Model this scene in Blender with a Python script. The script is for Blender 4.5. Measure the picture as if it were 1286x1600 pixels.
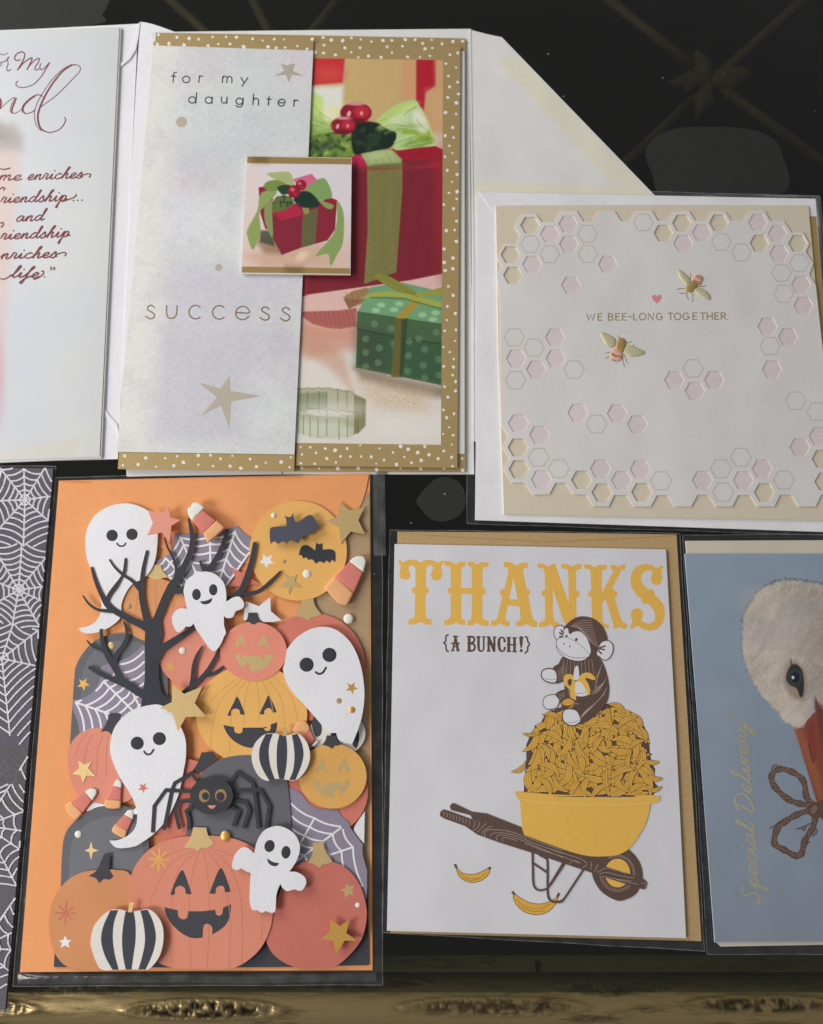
import bpy, bmesh, math, random
import numpy as np
from mathutils import Vector
from mathutils.geometry import tessellate_polygon

for o in list(bpy.data.objects):
    bpy.data.objects.remove(o, do_unlink=True)
SC = bpy.context.scene
COL = SC.collection
random.seed(7)
RNG = np.random.default_rng(11)

# ------------------------------------------------------------------ camera
TILT = math.radians(12.0)          # a phone held above the table, tipped slightly forward
CAM_H = 0.320                      # metres above the glass
FPX, CX, CY = 1200.0, 643.0, 800.0  # focal length and centre, in the units the cards were measured in
cam_data = bpy.data.cameras.new('camera')
cam = bpy.data.objects.new('camera', cam_data)
COL.objects.link(cam)
cam.location = (0.0, 0.0, CAM_H)
cam.rotation_euler = (TILT, 0.0, 0.0)
cam_data.sensor_fit = 'VERTICAL'
cam_data.sensor_height = 36.0
cam_data.lens = 36.0 * FPX / 1600.0
cam_data.clip_start = 0.01
cam_data.clip_end = 20.0
cam_data.dof.use_dof = True
cam_data.dof.focus_distance = 0.318
cam_data.dof.aperture_fstop = 11.0
SC.camera = cam

# ------------------------------------------------------------------ room light
world = bpy.data.worlds.new('World')
SC.world = world
world.use_nodes = True
bg = world.node_tree.nodes['Background']
bg.inputs[0].default_value = (0.98, 0.98, 1.0, 1)
bg.inputs[1].default_value = 0.20


def area_lamp(name, loc, target, sx, sy, watts, color):
    l = bpy.data.lights.new(name, 'AREA')
    l.shape = 'RECTANGLE'
    l.size, l.size_y = sx, sy
    l.energy = watts
    l.color = color
    o = bpy.data.objects.new(name, l)
    COL.objects.link(o)
    o.location = loc
    d = Vector(target) - Vector(loc)
    o.rotation_euler = d.to_track_quat('-Z', 'Y').to_euler()
    return o


area_lamp('window_light', (-0.74, -0.26, 0.56), (0.0, 0.05, 0.0), 0.32, 0.32, 4.6, (1.0, 0.965, 0.925))
area_lamp('added_fill_light', (-0.74, 0.52, 0.40), (0.0, 0.08, 0.0), 0.55, 0.45, 5.5, (1.0, 0.985, 0.965))  # added fill lamp, no window known there; makes the falloff towards the bottom

SC.view_settings.view_transform = 'Standard'
SC.view_settings.look = 'None'
SC.view_settings.exposure = 0.08
SC.view_settings.gamma = 1.0
SC.view_settings.use_curve_mapping = False
SC.cycles.max_bounces = 8
SC.cycles.transparent_max_bounces = 16
SC.cycles.use_denoising = True
SC.cycles.sample_clamp_indirect = 4.0

# ------------------------------------------------------------------ measuring helpers
CT, ST = math.cos(TILT), math.sin(TILT)


def P(u, v, z=0.0):
    """measured point (u, v) -> the point of the table plane at height z (metres)"""
    dx, dy, dz = (u - CX) / FPX, -(v - CY) / FPX, -1.0
    wy, wz = dy * CT - dz * ST, dy * ST + dz * CT
    t = (z - CAM_H) / wz
    return (dx * t, wy * t, z)


def PN(U, V, z):
    dx, dy = (U - CX) / FPX, -(V - CY) / FPX
    wy, wz = dy * CT + ST, dy * ST - CT
    t = (z - CAM_H) / wz
    return np.stack([dx * t, wy * t, np.broadcast_to(z, dx.shape)], -1)


def Z(x0, y0, s):
    """sheet of tracing paper: local tracing units -> measured units"""
    def f(*pts):
        return [(x0 + p[0] / s, y0 + p[1] / s) + tuple(p[2:]) for p in pts]
    f.s = s
    f.o = (x0, y0)
    return f


def spline(pts, closed=True, n=5):
    """Catmull-Rom through pts; a third element on a point makes it a sharp corner"""
    m = len(pts)
    out = []
    cnt = m if closed else m - 1
    for i in range(cnt):
        p1, p2 = pts[i], pts[(i + 1) % m]
        p0 = pts[i - 1] if (closed or i > 0) else p1
        p3 = pts[(i + 2) % m] if (closed or i + 2 < m) else p2
        if len(p1) > 2:
            p0 = p1
        if len(p2) > 2:
            p3 = p2
        for k in range(n):
            t = k / n
            t2, t3 = t * t, t * t * t
            out.append(tuple(0.5 * ((2 * p1[j]) + (-p0[j] + p2[j]) * t + (2 * p0[j] - 5 * p1[j] + 4 * p2[j] - p3[j]) * t2
                                    + (-p0[j] + 3 * p1[j] - 3 * p2[j] + p3[j]) * t3) for j in (0, 1)))
    if not closed:
        out.append(tuple(pts[-1][:2]))
    return out


def ell(cx, cy, rx, ry=None, n=36, rot=0.0, a0=0.0, a1=360.0):
    ry = rx if ry is None else ry
    full = abs(a1 - a0) >= 359.9
    k = n if full else n + 1
    c, s = math.cos(math.radians(rot)), math.sin(math.radians(rot))
    out = []
    for i in range(k):
        a = math.radians(a0 + (a1 - a0) * i / n)
        x, y = rx * math.cos(a), ry * math.sin(a)
        out.append((cx + c * x - s * y, cy + s * x + c * y))
    return out


def star(cx, cy, r, rot=-90, inner=0.42, n=5):
    out = []
    for i in range(2 * n):
        rr = r if i % 2 == 0 else r * inner
        a = math.radians(rot + 180.0 * i / n)
        out.append((cx + rr * math.cos(a), cy + rr * math.sin(a)))
    return out


def inside(pt, poly):
    x, y = pt
    c = False
    j = len(poly) - 1
    for i in range(len(poly)):
        xi, yi = poly[i][:2]
        xj, yj = poly[j][:2]
        if (yi > y) != (yj > y) and x < (xj - xi) * (y - yi) / (yj - yi) + xi:
            c = not c
        j = i
    return c


def lerp(a, b, t):
    return (a[0] + (b[0] - a[0]) * t, a[1] + (b[1] - a[1]) * t)


# ------------------------------------------------------------------ materials
def lin1(c):
    c = c / 255.0
    return c / 12.92 if c <= 0.04045 else ((c + 0.055) / 1.055) ** 2.4


def lin(rgb, k=1.0):
    return tuple(min(0.9, lin1(c) * k) for c in rgb)


_M = {}


def material(name, base, rough=0.8, metal=0.0, grain=0.0, grain_scale=900.0, bump=0.0, bump_scale=1800.0, spec=0.3, coat=0.0, stretch=None, warp=0.0):
    key = (name, tuple(base), rough, metal, grain, bump)
    if key in _M:
        return _M[key]
    m = bpy.data.materials.new(name)
    m.use_nodes = True
    nt = m.node_tree
    b = nt.nodes['Principled BSDF']
    b.inputs['Roughness'].default_value = rough
    b.inputs['Metallic'].default_value = metal
    b.inputs['Specular IOR Level'].default_value = spec
    if coat:
        b.inputs['Coat Weight'].default_value = coat
        b.inputs['Coat Roughness'].default_value = 0.1
    b.inputs['Base Color'].default_value = (*base, 1)
    tc = nt.nodes.new('ShaderNodeTexCoord')
    src = tc.outputs['Object']
    if stretch:
        mp = nt.nodes.new('ShaderNodeMapping')
        mp.inputs['Scale'].default_value = stretch
        nt.links.new(src, mp.inputs['Vector'])
        src = mp.outputs['Vector']
    if grain:
        n1 = nt.nodes.new('ShaderNodeTexNoise')
        n1.inputs['Scale'].default_value = grain_scale
        n1.inputs['Detail'].default_value = 6
        n1.inputs['Roughness'].default_value = 0.65
        nt.links.new(src, n1.inputs['Vector'])
        r = nt.nodes.new('ShaderNodeMapRange')
        r.inputs['From Min'].default_value = 0.25
        r.inputs['From Max'].default_value = 0.75
        r.inputs['To Min'].default_value = 1.0 - grain
        r.inputs['To Max'].default_value = 1.0 + grain
        nt.links.new(n1.outputs['Fac'], r.inputs['Value'])
        mx = nt.nodes.new('ShaderNodeVectorMath')
        mx.operation = 'SCALE'
        mx.inputs[0].default_value = base
        nt.links.new(r.outputs['Result'], mx.inputs['Scale'])
        nt.links.new(mx.outputs['Vector'], b.inputs['Base Color'])
    if bump:
        n2 = nt.nodes.new('ShaderNodeTexNoise')
        n2.inputs['Scale'].default_value = bump_scale
        n2.inputs['Detail'].default_value = 4
        nt.links.new(src, n2.inputs['Vector'])
        bp = nt.nodes.new('ShaderNodeBump')
        bp.inputs['Strength'].default_value = bump
        bp.inputs['Distance'].default_value = 0.0002
        nt.links.new(n2.outputs['Fac'], bp.inputs['Height'])
        nt.links.new(bp.outputs['Normal'], b.inputs['Normal'])
        if warp:          # the sheet itself is never quite flat
            n3 = nt.nodes.new('ShaderNodeTexNoise')
            n3.inputs['Scale'].default_value = 16
            n3.inputs['Detail'].default_value = 2
            nt.links.new(src, n3.inputs['Vector'])
            b3 = nt.nodes.new('ShaderNodeBump')
            b3.inputs['Strength'].default_value = warp
            b3.inputs['Distance'].default_value = 0.008
            nt.links.new(n3.outputs['Fac'], b3.inputs['Height'])
            nt.links.new(b3.outputs['Normal'], bp.inputs['Normal'])
    _M[key] = m
    return m


def paper(name, rgb, k=1.25, rough=0.82, grain=0.035, bump=0.25, gs=700.0, bs=1500.0):
    return material(name, lin(rgb, k), rough, 0.0, grain, gs, bump, bs, 0.25, warp=0.35)


def foil(name, rgb, k=1.5, rough=0.38, grain=0.05, metal=0.6):
    return material(name, lin(rgb, k), rough, metal, grain, 500.0, 0.15, 900.0, 0.5)


def print_material(name, rough=0.45, bump=0.0, spec=0.35):
    m = bpy.data.materials.new(name)
    m.use_nodes = True
    nt = m.node_tree
    b = nt.nodes['Principled BSDF']
    b.inputs['Roughness'].default_value = rough
    b.inputs['Specular IOR Level'].default_value = spec
    a = nt.nodes.new('ShaderNodeVertexColor')
    a.layer_name = 'ink'
    nt.links.new(a.outputs['Color'], b.inputs['Base Color'])
    if bump:
        tc = nt.nodes.new('ShaderNodeTexCoord')
        n2 = nt.nodes.new('ShaderNodeTexNoise')
        n2.inputs['Scale'].default_value = 1200
        n2.inputs['Detail'].default_value = 5
        nt.links.new(tc.outputs['Object'], n2.inputs['Vector'])
        bp = nt.nodes.new('ShaderNodeBump')
        bp.inputs['Strength'].default_value = bump
        bp.inputs['Distance'].default_value = 0.0002
        nt.links.new(n2.outputs['Fac'], bp.inputs['Height'])
        nt.links.new(bp.outputs['Normal'], b.inputs['Normal'])
    return m


# ------------------------------------------------------------------ object helpers
def tag(o, label=None, cat=None, group=None, kind=None):
    if label:
        o['label'] = label
    if cat:
        o['category'] = cat
    if group:
        o['group'] = group
    if kind:
        o['kind'] = kind
    return o


def empty(name, u, v, label, cat, group=None):
    o = bpy.data.objects.new(name, None)
    o.empty_display_size = 0.01
    COL.objects.link(o)
    o.location = P(u, v, 0.0)
    bpy.context.view_layer.update()
    return tag(o, label, cat, group)


def link_mesh(name, verts, faces, mats, parent=None, fm=None, smooth=None):
    me = bpy.data.meshes.new(name)
    off = parent_origin(parent)
    me.from_pydata([(v[0] - off[0], v[1] - off[1], v[2] - off[2]) for v in verts], [], faces)
    for m in mats:
        me.materials.append(m)
    if fm is not None:
        me.polygons.foreach_set('material_index', fm)
    if smooth is not None:
        me.polygons.foreach_set('use_smooth', smooth)
    me.update()
    o = bpy.data.objects.new(name, me)
    COL.objects.link(o)
    if parent is not None:
        o.parent = parent
    return o


def parent_origin(parent):
    x = y = z = 0.0
    while parent is not None:
        x += parent.location[0]
        y += parent.location[1]
        z += parent.location[2]
        parent = parent.parent
    return (x, y, z)


MM = 0.001


class Mesh:
    """collects flat shapes and slabs given in measured units; one build() = one object"""

    def __init__(self, z_mm=0.0, step=0.0015):
        self.v, self.f, self.fm, self.mats, self.sm = [], [], [], [], []
        self.z = z_mm
        self.step = step

    def mi(self, m):
        if m not in self.mats:
            self.mats.append(m)
        return self.mats.index(m)

    def slab(self, pts, mat, z=None, th=0.0, holes=(), edge=None, bottom=False, dome=0.0, dz=None):
        """flat top at z mm (outline pts), sides th mm deep; dome = bevel width in mm that rounds the rim"""
        if z is None:
            z = self.z
            self.z += self.step
        i = self.mi(mat)
        ie = self.mi(edge) if edge else i
        loops = [[tuple(p[:2]) for p in pts]] + [[tuple(p[:2]) for p in h] for h in holes]
        zf = (lambda u, v: z) if dz is None else (lambda u, v: z + dz(u, v))
        loops3 = [[Vector((p[0], -p[1], 0.0)) for p in lp] for lp in loops]
        try:
            tris = tessellate_polygon(loops3)
        except Exception:
            tris = []
        base = len(self.v)
        flat = [p for lp in loops for p in lp]
        for (u, v) in flat:
            self.v.append(P(u, v, zf(u, v) * MM))
        for t in tris:
            a, b, c = (flat[k] for k in t)
            ar = (b[0] - a[0]) * (c[1] - a[1]) - (c[0] - a[0]) * (b[1] - a[1])
            if abs(ar) < 1e-9:
                continue
            t = t if ar < 0 else (t[0], t[2], t[1])
            self.f.append(tuple(base + k for k in t))
            self.fm.append(i)
            self.sm.append(False)
        if th > 0:
            b2 = len(self.v)
            for k, (u, v) in enumerate(flat):
                x, y, zz = self.v[base + k]
                self.v.append((x, y, zz - th * MM))
            n0 = 0
            for lp in loops:
                n = len(lp)
                area = sum(lp[k][0] * lp[(k + 1) % n][1] - lp[(k + 1) % n][0] * lp[k][1] for k in range(n))
                for k in range(n):
                    a, b = n0 + k, n0 + (k + 1) % n
                    q = (base + a, base + b, b2 + b, b2 + a)
                    hole = lp is not loops[0]
                    if (area > 0) != hole:
                        q = q[::-1]
                    self.f.append(q[::-1])
                    self.fm.append(ie)
                    self.sm.append(False)
                n0 += n
        return self

    def dome(self, pts, mat, z, h, rings=4, inset=None):
        """puffed shape: outline pts at z mm, rising h mm to a rounded top"""
        i = self.mi(mat)
        cx = sum(p[0] for p in pts) / len(pts)
        cy = sum(p[1] for p in pts) / len(pts)
        n = len(pts)
        base = len(self.v)
        for r in range(rings + 1):
            a = r / rings
            sc = math.cos(a * math.pi / 2) if inset is None else 1 - inset * (1 - math.cos(a * math.pi / 2))
            zz = z + h * math.sin(a * math.pi / 2)
            for p in pts:
                x, y, _ = P(cx + (p[0] - cx) * max(sc, 0.02), cy + (p[1] - cy) * max(sc, 0.02), z * MM)
                self.v.append((x, y, zz * MM))
        area = sum(pts[k][0] * pts[(k + 1) % n][1] - pts[(k + 1) % n][0] * pts[k][1] for k in range(n))
        for r in range(rings):
            for k in range(n):
                a, b = base + r * n + k, base + r * n + (k + 1) % n
                q = (a, b, b + n, a + n)
                if area > 0:
                    q = q[::-1]
                self.f.append(q)
                self.fm.append(i)
                self.sm.append(True)
        top = tuple(base + rings * n + k for k in range(n))
        if area > 0:
            top = top[::-1]
        if inset is None or n < 5:
            self.f.append(top)
            self.fm.append(i)
            self.sm.append(True)
        else:
            lp = [Vector((self.v[k][0] * 1e4, self.v[k][1] * 1e4, 0)) for k in (base + rings * n + j for j in range(n))]
            for t in tessellate_polygon([lp]):
                a, b, c = (lp[k] for k in t)
                if (b - a).cross(c - a).z < 0:
                    t = (t[0], t[2], t[1])
                self.f.append(tuple(base + rings * n + k for k in t))
                self.fm.append(i)
                self.sm.append(True)
        return self

    def stroke(self, pts, w, mat, z=None, th=0.0, sm=True, n=5, cap=True, jit=0.0, edge=None):
        """ribbon along pts; w = width, or points carry their own width as third element"""
        if z is None:
            z = self.z
            self.z += self.step
        wid = [(p[2] if len(p) > 2 else w) for p in pts]
        if len(pts) > 2 and sm:
            line = spline([p[:2] for p in pts], False, n)
            ws = []
            for i in range(len(pts) - 1):
                for k in range(n):
                    ws.append(wid[i] + (wid[i + 1] - wid[i]) * k / n)
            ws.append(wid[-1])
        else:
            line, ws = [p[:2] for p in pts], wid
        m = len(line)
        L, R = [], []
        for i in range(m):
            a, b = line[max(i - 1, 0)], line[min(i + 1, m - 1)]
            tx, ty = b[0] - a[0], b[1] - a[1]
            d = math.hypot(tx, ty) or 1.0
            nx, ny = -ty / d, tx / d
            if not sm and 0 < i < m - 1:      # mitre
                p, q, r = line[i - 1], line[i], line[i + 1]
                d1, d2 = math.hypot(q[0] - p[0], q[1] - p[1]) or 1, math.hypot(r[0] - q[0], r[1] - q[1]) or 1
                cosb = ((q[0] - p[0]) * (r[0] - q[0]) + (q[1] - p[1]) * (r[1] - q[1])) / (d1 * d2)
                k = 1.0 / max(0.55, math.sqrt(max(0.0, (1 + cosb) / 2)))
                nx, ny = nx * k, ny * k
            hw = ws[i] / 2 * (1 + (random.uniform(-jit, jit) if jit else 0))
            L.append((line[i][0] + nx * hw, line[i][1] + ny * hw))
            R.append((line[i][0] - nx * hw, line[i][1] - ny * hw))
        out = list(L)
        if cap:
            out += self._cap(line[-1], line[-2], ws[-1])
        out += R[::-1]
        if cap:
            out += self._cap(line[0], line[1], ws[0])
        # quads for robustness
        i = self.mi(mat)
        base = len(self.v)
        for k in range(m):
            zk = (z + 0.0035 * k / m) * MM
            self.v.append(P(*L[k], zk))
            self.v.append(P(*R[k], zk))
        for k in range(m - 1):
            a = base + 2 * k
            self.f.append((a, a + 2, a + 3, a + 1))
            self.fm.append(i)
            self.sm.append(False)
        if cap:
            for (c, o, wv, l, r) in ((line[-1], line[-2], ws[-1], base + 2 * (m - 1), base + 2 * (m - 1) + 1), (line[0], line[1], ws[0], base + 1, base)):
                cp = self._cap(c, o, wv)
                b2 = len(self.v)
                for p in cp:
                    self.v.append(P(*p, z * MM))
                self.f.append(tuple([l] + [b2 + k for k in range(len(cp))] + [r]))
                self.fm.append(i)
                self.sm.append(False)
        if th > 0:
            nb = len(out)
            b3 = len(self.v)
            for p in out:
                self.v.append(P(*p, z * MM))
            for p in out:
                x, y, zz = P(*p, z * MM)
                self.v.append((x, y, zz - th * MM))
            for k in range(nb):
                a, b = b3 + k, b3 + (k + 1) % nb
                self.f.append((a, b, b + nb, a + nb))
                self.fm.append(self.mi(edge) if edge else i)
                self.sm.append(False)
        return self

    def _cap(self, c, o, w):
        a = math.atan2(c[1] - o[1], c[0] - o[0])
        return [(c[0] + w / 2 * math.cos(a + t), c[1] + w / 2 * math.sin(a + t)) for t in (math.pi / 2 * 0.6, math.pi / 6, -math.pi / 6, -math.pi / 2 * 0.6)]

    def build(self, name, parent=None):
        return link_mesh(name, self.v, self.f, self.mats, parent, self.fm, self.sm)


def slab(name, pts, mat, z, th, parent=None, holes=(), edge=None, dz=None, pad=None):
    m = Mesh()
    m.slab(pts, mat, z, th, holes, edge, dz=dz)
    if pad:
        cx = sum(p[0] for p in pts) / len(pts)
        cy = sum(p[1] for p in pts) / len(pts)
        m.slab([(cx + (p[0] - cx) * 0.5, cy + (p[1] - cy) * 0.5) for p in pts], mat, z - th - 0.001, pad)
    return m.build(name, parent)


# ------------------------------------------------------------------ printed pictures (ink as vertex colour on a fine grid)
class Canvas:
    def __init__(self, corners, nx, ny):
        tl, tr, br, bl = corners
        s = np.linspace(0, 1, nx)[None, :]
        t = np.linspace(0, 1, ny)[:, None]
        self.X = (tl[0] * (1 - s) + tr[0] * s) * (1 - t) + (bl[0] * (1 - s) + br[0] * s) * t
        self.Y = (tl[1] * (1 - s) + tr[1] * s) * (1 - t) + (bl[1] * (1 - s) + br[1] * s) * t
        self.S, self.T = np.broadcast_to(s, self.X.shape), np.broadcast_to(t, self.X.shape)
        self.rgb = np.zeros(self.X.shape + (3,))
        self.nx, self.ny = nx, ny

    def sd(self, pts):
        p = np.array([q[:2] for q in pts], float)
        x0, y0 = p.min(0) - 30
        x1, y1 = p.max(0) + 30
        sel = (self.X >= x0) & (self.X <= x1) & (self.Y >= y0) & (self.Y <= y1)
        out = np.full(self.X.shape, 1e3)
        if not sel.any():
            return out
        X, Y = self.X[sel], self.Y[sel]
        d2 = np.full(X.shape, 1e9)
        ins = np.zeros(X.shape, bool)
        m = len(p)
        for i in range(m):
            a, b = p[i - 1], p[i]
            ex, ey = b - a
            wx, wy = X - a[0], Y - a[1]
            h = np.clip((wx * ex + wy * ey) / (ex * ex + ey * ey + 1e-12), 0, 1)
            d2 = np.minimum(d2, (wx - ex * h) ** 2 + (wy - ey * h) ** 2)
            cond = (a[1] > Y) != (b[1] > Y)
            with np.errstate(divide='ignore', invalid='ignore'):
                xi = (b[0] - a[0]) * (Y - a[1]) / (b[1] - a[1] if b[1] != a[1] else 1e-12) + a[0]
            ins ^= cond & (X < xi)
        d = np.sqrt(d2)
        out[sel] = np.where(ins, -d, d)
        return out

    def mix(self, a, color):
        c = np.asarray(color, float)
        self.rgb = self.rgb * (1 - a[..., None]) + c * a[..., None]

    sharp = 1.0

    def poly(self, pts, color, feather=1.0, alpha=1.0):
        feather = feather * self.sharp if feather < 10 else feather
        a = np.clip(0.5 - self.sd(pts) / max(feather, 1e-3), 0, 1)
        a = a * a * (3 - 2 * a) * alpha
        self.mix(a, color)
        return a

    def ellipse(self, cx, cy, rx, ry, color, feather=1.0, alpha=1.0, rot=0.0):
        c, s = math.cos(math.radians(rot)), math.sin(math.radians(rot))
        dx, dy = self.X - cx, self.Y - cy
        u, v = (dx * c + dy * s) / rx, (-dx * s + dy * c) / ry
        d = (np.sqrt(u * u + v * v) - 1) * min(rx, ry)
        a = np.clip(0.5 - d / max(feather, 1e-3), 0, 1)
        a = a * a * (3 - 2 * a) * alpha
        self.mix(a, color)
        return a

    def line(self, pts, w, color, feather=0.8, alpha=1.0):
        d2 = np.full(self.X.shape, 1e9)
        for (a, b) in zip(pts[:-1], pts[1:]):
            ex, ey = b[0] - a[0], b[1] - a[1]
            wx, wy = self.X - a[0], self.Y - a[1]
            h = np.clip((wx * ex + wy * ey) / (ex * ex + ey * ey + 1e-12), 0, 1)
            d2 = np.minimum(d2, (wx - ex * h) ** 2 + (wy - ey * h) ** 2)
        a = np.clip(0.5 - (np.sqrt(d2) - w / 2) / max(feather, 1e-3), 0, 1) * alpha
        self.mix(a, color)

    def noise(self, scale, seed=0, sx=1.0, sy=1.0, rot=0.0):
        r = np.random.default_rng(seed)
        c, s = math.cos(rot), math.sin(rot)
        gx = (self.X * c + self.Y * s) / scale / sx + 1000.3
        gy = (-self.X * s + self.Y * c) / scale / sy + 1000.7
        T = r.random((257, 257))
        ix, iy = np.floor(gx).astype(int), np.floor(gy).astype(int)
        fx, fy = gx - ix, gy - iy
        fx, fy = fx * fx * (3 - 2 * fx), fy * fy * (3 - 2 * fy)
        g = lambda i, j: T[i % 257, j % 257]
        return (g(ix, iy) * (1 - fx) * (1 - fy) + g(ix + 1, iy) * fx * (1 - fy) + g(ix, iy + 1) * (1 - fx) * fy + g(ix + 1, iy + 1) * fx * fy)

    def fbm(self, scale, seed=0, **k):
        return (self.noise(scale, seed, **k) + 0.5 * self.noise(scale / 2, seed + 1, **k) + 0.25 * self.noise(scale / 4, seed + 2, **k)) / 1.75

    def build(self, name, mat, z, parent, k=1.25, dz=None, th=0.0, edge=None):
        c = np.clip(self.rgb, 0, 255) / 255.0
        c = np.where(c <= 0.04045, c / 12.92, ((c + 0.055) / 1.055) ** 2.4) * k
        c = np.clip(c, 0, 0.9)
        zz = np.full(self.X.shape, z * MM) if dz is None else (z + dz(self)) * MM
        xyz = PN(self.X, self.Y, zz)
        off = np.array(parent_origin(parent))
        co = (xyz - off).reshape(-1, 3)
        nx, ny = self.nx, self.ny
        idx = np.arange(nx * ny).reshape(ny, nx)
        q = np.stack([idx[:-1, :-1], idx[1:, :-1], idx[1:, 1:], idx[:-1, 1:]], -1).reshape(-1, 4)
        me = bpy.data.meshes.new(name)
        me.vertices.add(len(co))
        me.vertices.foreach_set('co', co.astype(np.float32).ravel())
        me.loops.add(q.size)
        me.loops.foreach_set('vertex_index', q.astype(np.int32).ravel())
        me.polygons.add(len(q))
        me.polygons.foreach_set('loop_start', np.arange(0, q.size, 4, dtype=np.int32))
        me.polygons.foreach_set('loop_total', np.full(len(q), 4, dtype=np.int32))
        me.polygons.foreach_set('use_smooth', np.ones(len(q), bool))
        at = me.color_attributes.new('ink', 'FLOAT_COLOR', 'POINT')
        at.data.foreach_set('color', np.concatenate([c.reshape(-1, 3), np.ones((len(co), 1))], 1).astype(np.float32).ravel())
        me.materials.append(mat)
        me.update(calc_edges=True)
        o = bpy.data.objects.new(name, me)
        COL.objects.link(o)
        o.parent = parent
        return o


def web_strands(hub, tips, radii, sag=0.86, n=6):
    """spider web: radial lines to tips and sagging rings; radii are fractions of each radial"""
    out = [[hub, t] for t in tips]
    for r in radii:
        for a, b in zip(tips[:-1], tips[1:]):
            p, q = lerp(hub, a, r), lerp(hub, b, r)
            c = lerp(hub, lerp(p, q, 0.5), sag)
            out.append([lerp(lerp(p, c, t / n), lerp(c, q, t / n), t / n) for t in range(n + 1)])
    return out


def clip_runs(line, keep, step=1.5):
    """split a polyline into the runs whose points satisfy keep()"""
    fine = []
    for a, b in zip(line[:-1], line[1:]):
        k = max(1, int(math.hypot(b[0] - a[0], b[1] - a[1]) / step))
        fine += [lerp(a, b, t / k) for t in range(k)]
    fine.append(line[-1])
    runs, cur = [], []
    for p in fine:
        if keep(p):
            cur.append(p)
        else:
            if len(cur) > 2:
                runs.append(cur)
            cur = []
    if len(cur) > 2:
        runs.append(cur)
    return runs


def thin(line, m=4):
    return line[::m] + ([line[-1]] if (len(line) - 1) % m else [])

# ================================================================== the table
floor_mat = material('dark_floor', (0.010, 0.010, 0.008), 0.9, 0, 0.3, 6.0)
fl = link_mesh('floor', [(-2, -2, -0.46), (2, -2, -0.46), (2, 2, -0.46), (-2, 2, -0.46)], [(0, 1, 2, 3)], [floor_mat])
tag(fl, 'dark floor far below the glass table', 'floor', kind='structure')


def glass_material():
    m = bpy.data.materials.new('tinted_glass')
    m.use_nodes = True
    nt = m.node_tree
    nt.nodes.remove(nt.nodes['Principled BSDF'])
    out = nt.nodes['Material Output']
    tr = nt.nodes.new('ShaderNodeBsdfTransparent')
    tr.inputs[0].default_value = (0.60, 0.63, 0.57, 1)
    gl = nt.nodes.new('ShaderNodeBsdfGlossy')
    gl.inputs['Roughness'].default_value = 0.02
    gl.inputs[0].default_value = (0.95, 1.0, 0.97, 1)
    fr = nt.nodes.new('ShaderNodeFresnel')
    fr.inputs[0].default_value = 1.5
    mx = nt.nodes.new('ShaderNodeMixShader')
    ge = nt.nodes.new('ShaderNodeNewGeometry')
    sb = nt.nodes.new('ShaderNodeMath')
    sb.operation = 'SUBTRACT'
    sb.inputs[0].default_value = 1.0
    nt.links.new(ge.outputs['Backfacing'], sb.inputs[1])
    ml = nt.nodes.new('ShaderNodeMath')
    ml.operation = 'MULTIPLY'
    nt.links.new(sb.outputs[0], ml.inputs[0])
    nt.links.new(fr.outputs[0], ml.inputs[1])
    # a thin diffuse haze, added to lift the black of the glass
    df = nt.nodes.new('ShaderNodeBsdfDiffuse')
    df.inputs[0].default_value = (0.75, 0.72, 0.62, 1)
    tc = nt.nodes.new('ShaderNodeTexCoord')
    ns = nt.nodes.new('ShaderNodeTexNoise')
    ns.inputs['Scale'].default_value = 22
    ns.inputs['Detail'].default_value = 7
    nt.links.new(tc.outputs['Object'], ns.inputs['Vector'])
    mr = nt.nodes.new('ShaderNodeMapRange')
    mr.inputs['From Min'].default_value = 0.3
    mr.inputs['From Max'].default_value = 0.7
    mr.inputs['To Min'].default_value = 0.001
    mr.inputs['To Max'].default_value = 0.0030
    nt.links.new(ns.outputs['Fac'], mr.inputs['Value'])
    m1 = nt.nodes.new('ShaderNodeMixShader')
    nt.links.new(mr.outputs['Result'], m1.inputs[0])
    nt.links.new(tr.outputs[0], m1.inputs[1])
    nt.links.new(df.outputs[0], m1.inputs[2])
    nt.links.new(ml.outputs[0], mx.inputs[0])
    nt.links.new(m1.outputs[0], mx.inputs[1])
    nt.links.new(gl.outputs[0], mx.inputs[2])
    nt.links.new(mx.outputs[0], out.inputs['Surface'])
    return m


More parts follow.
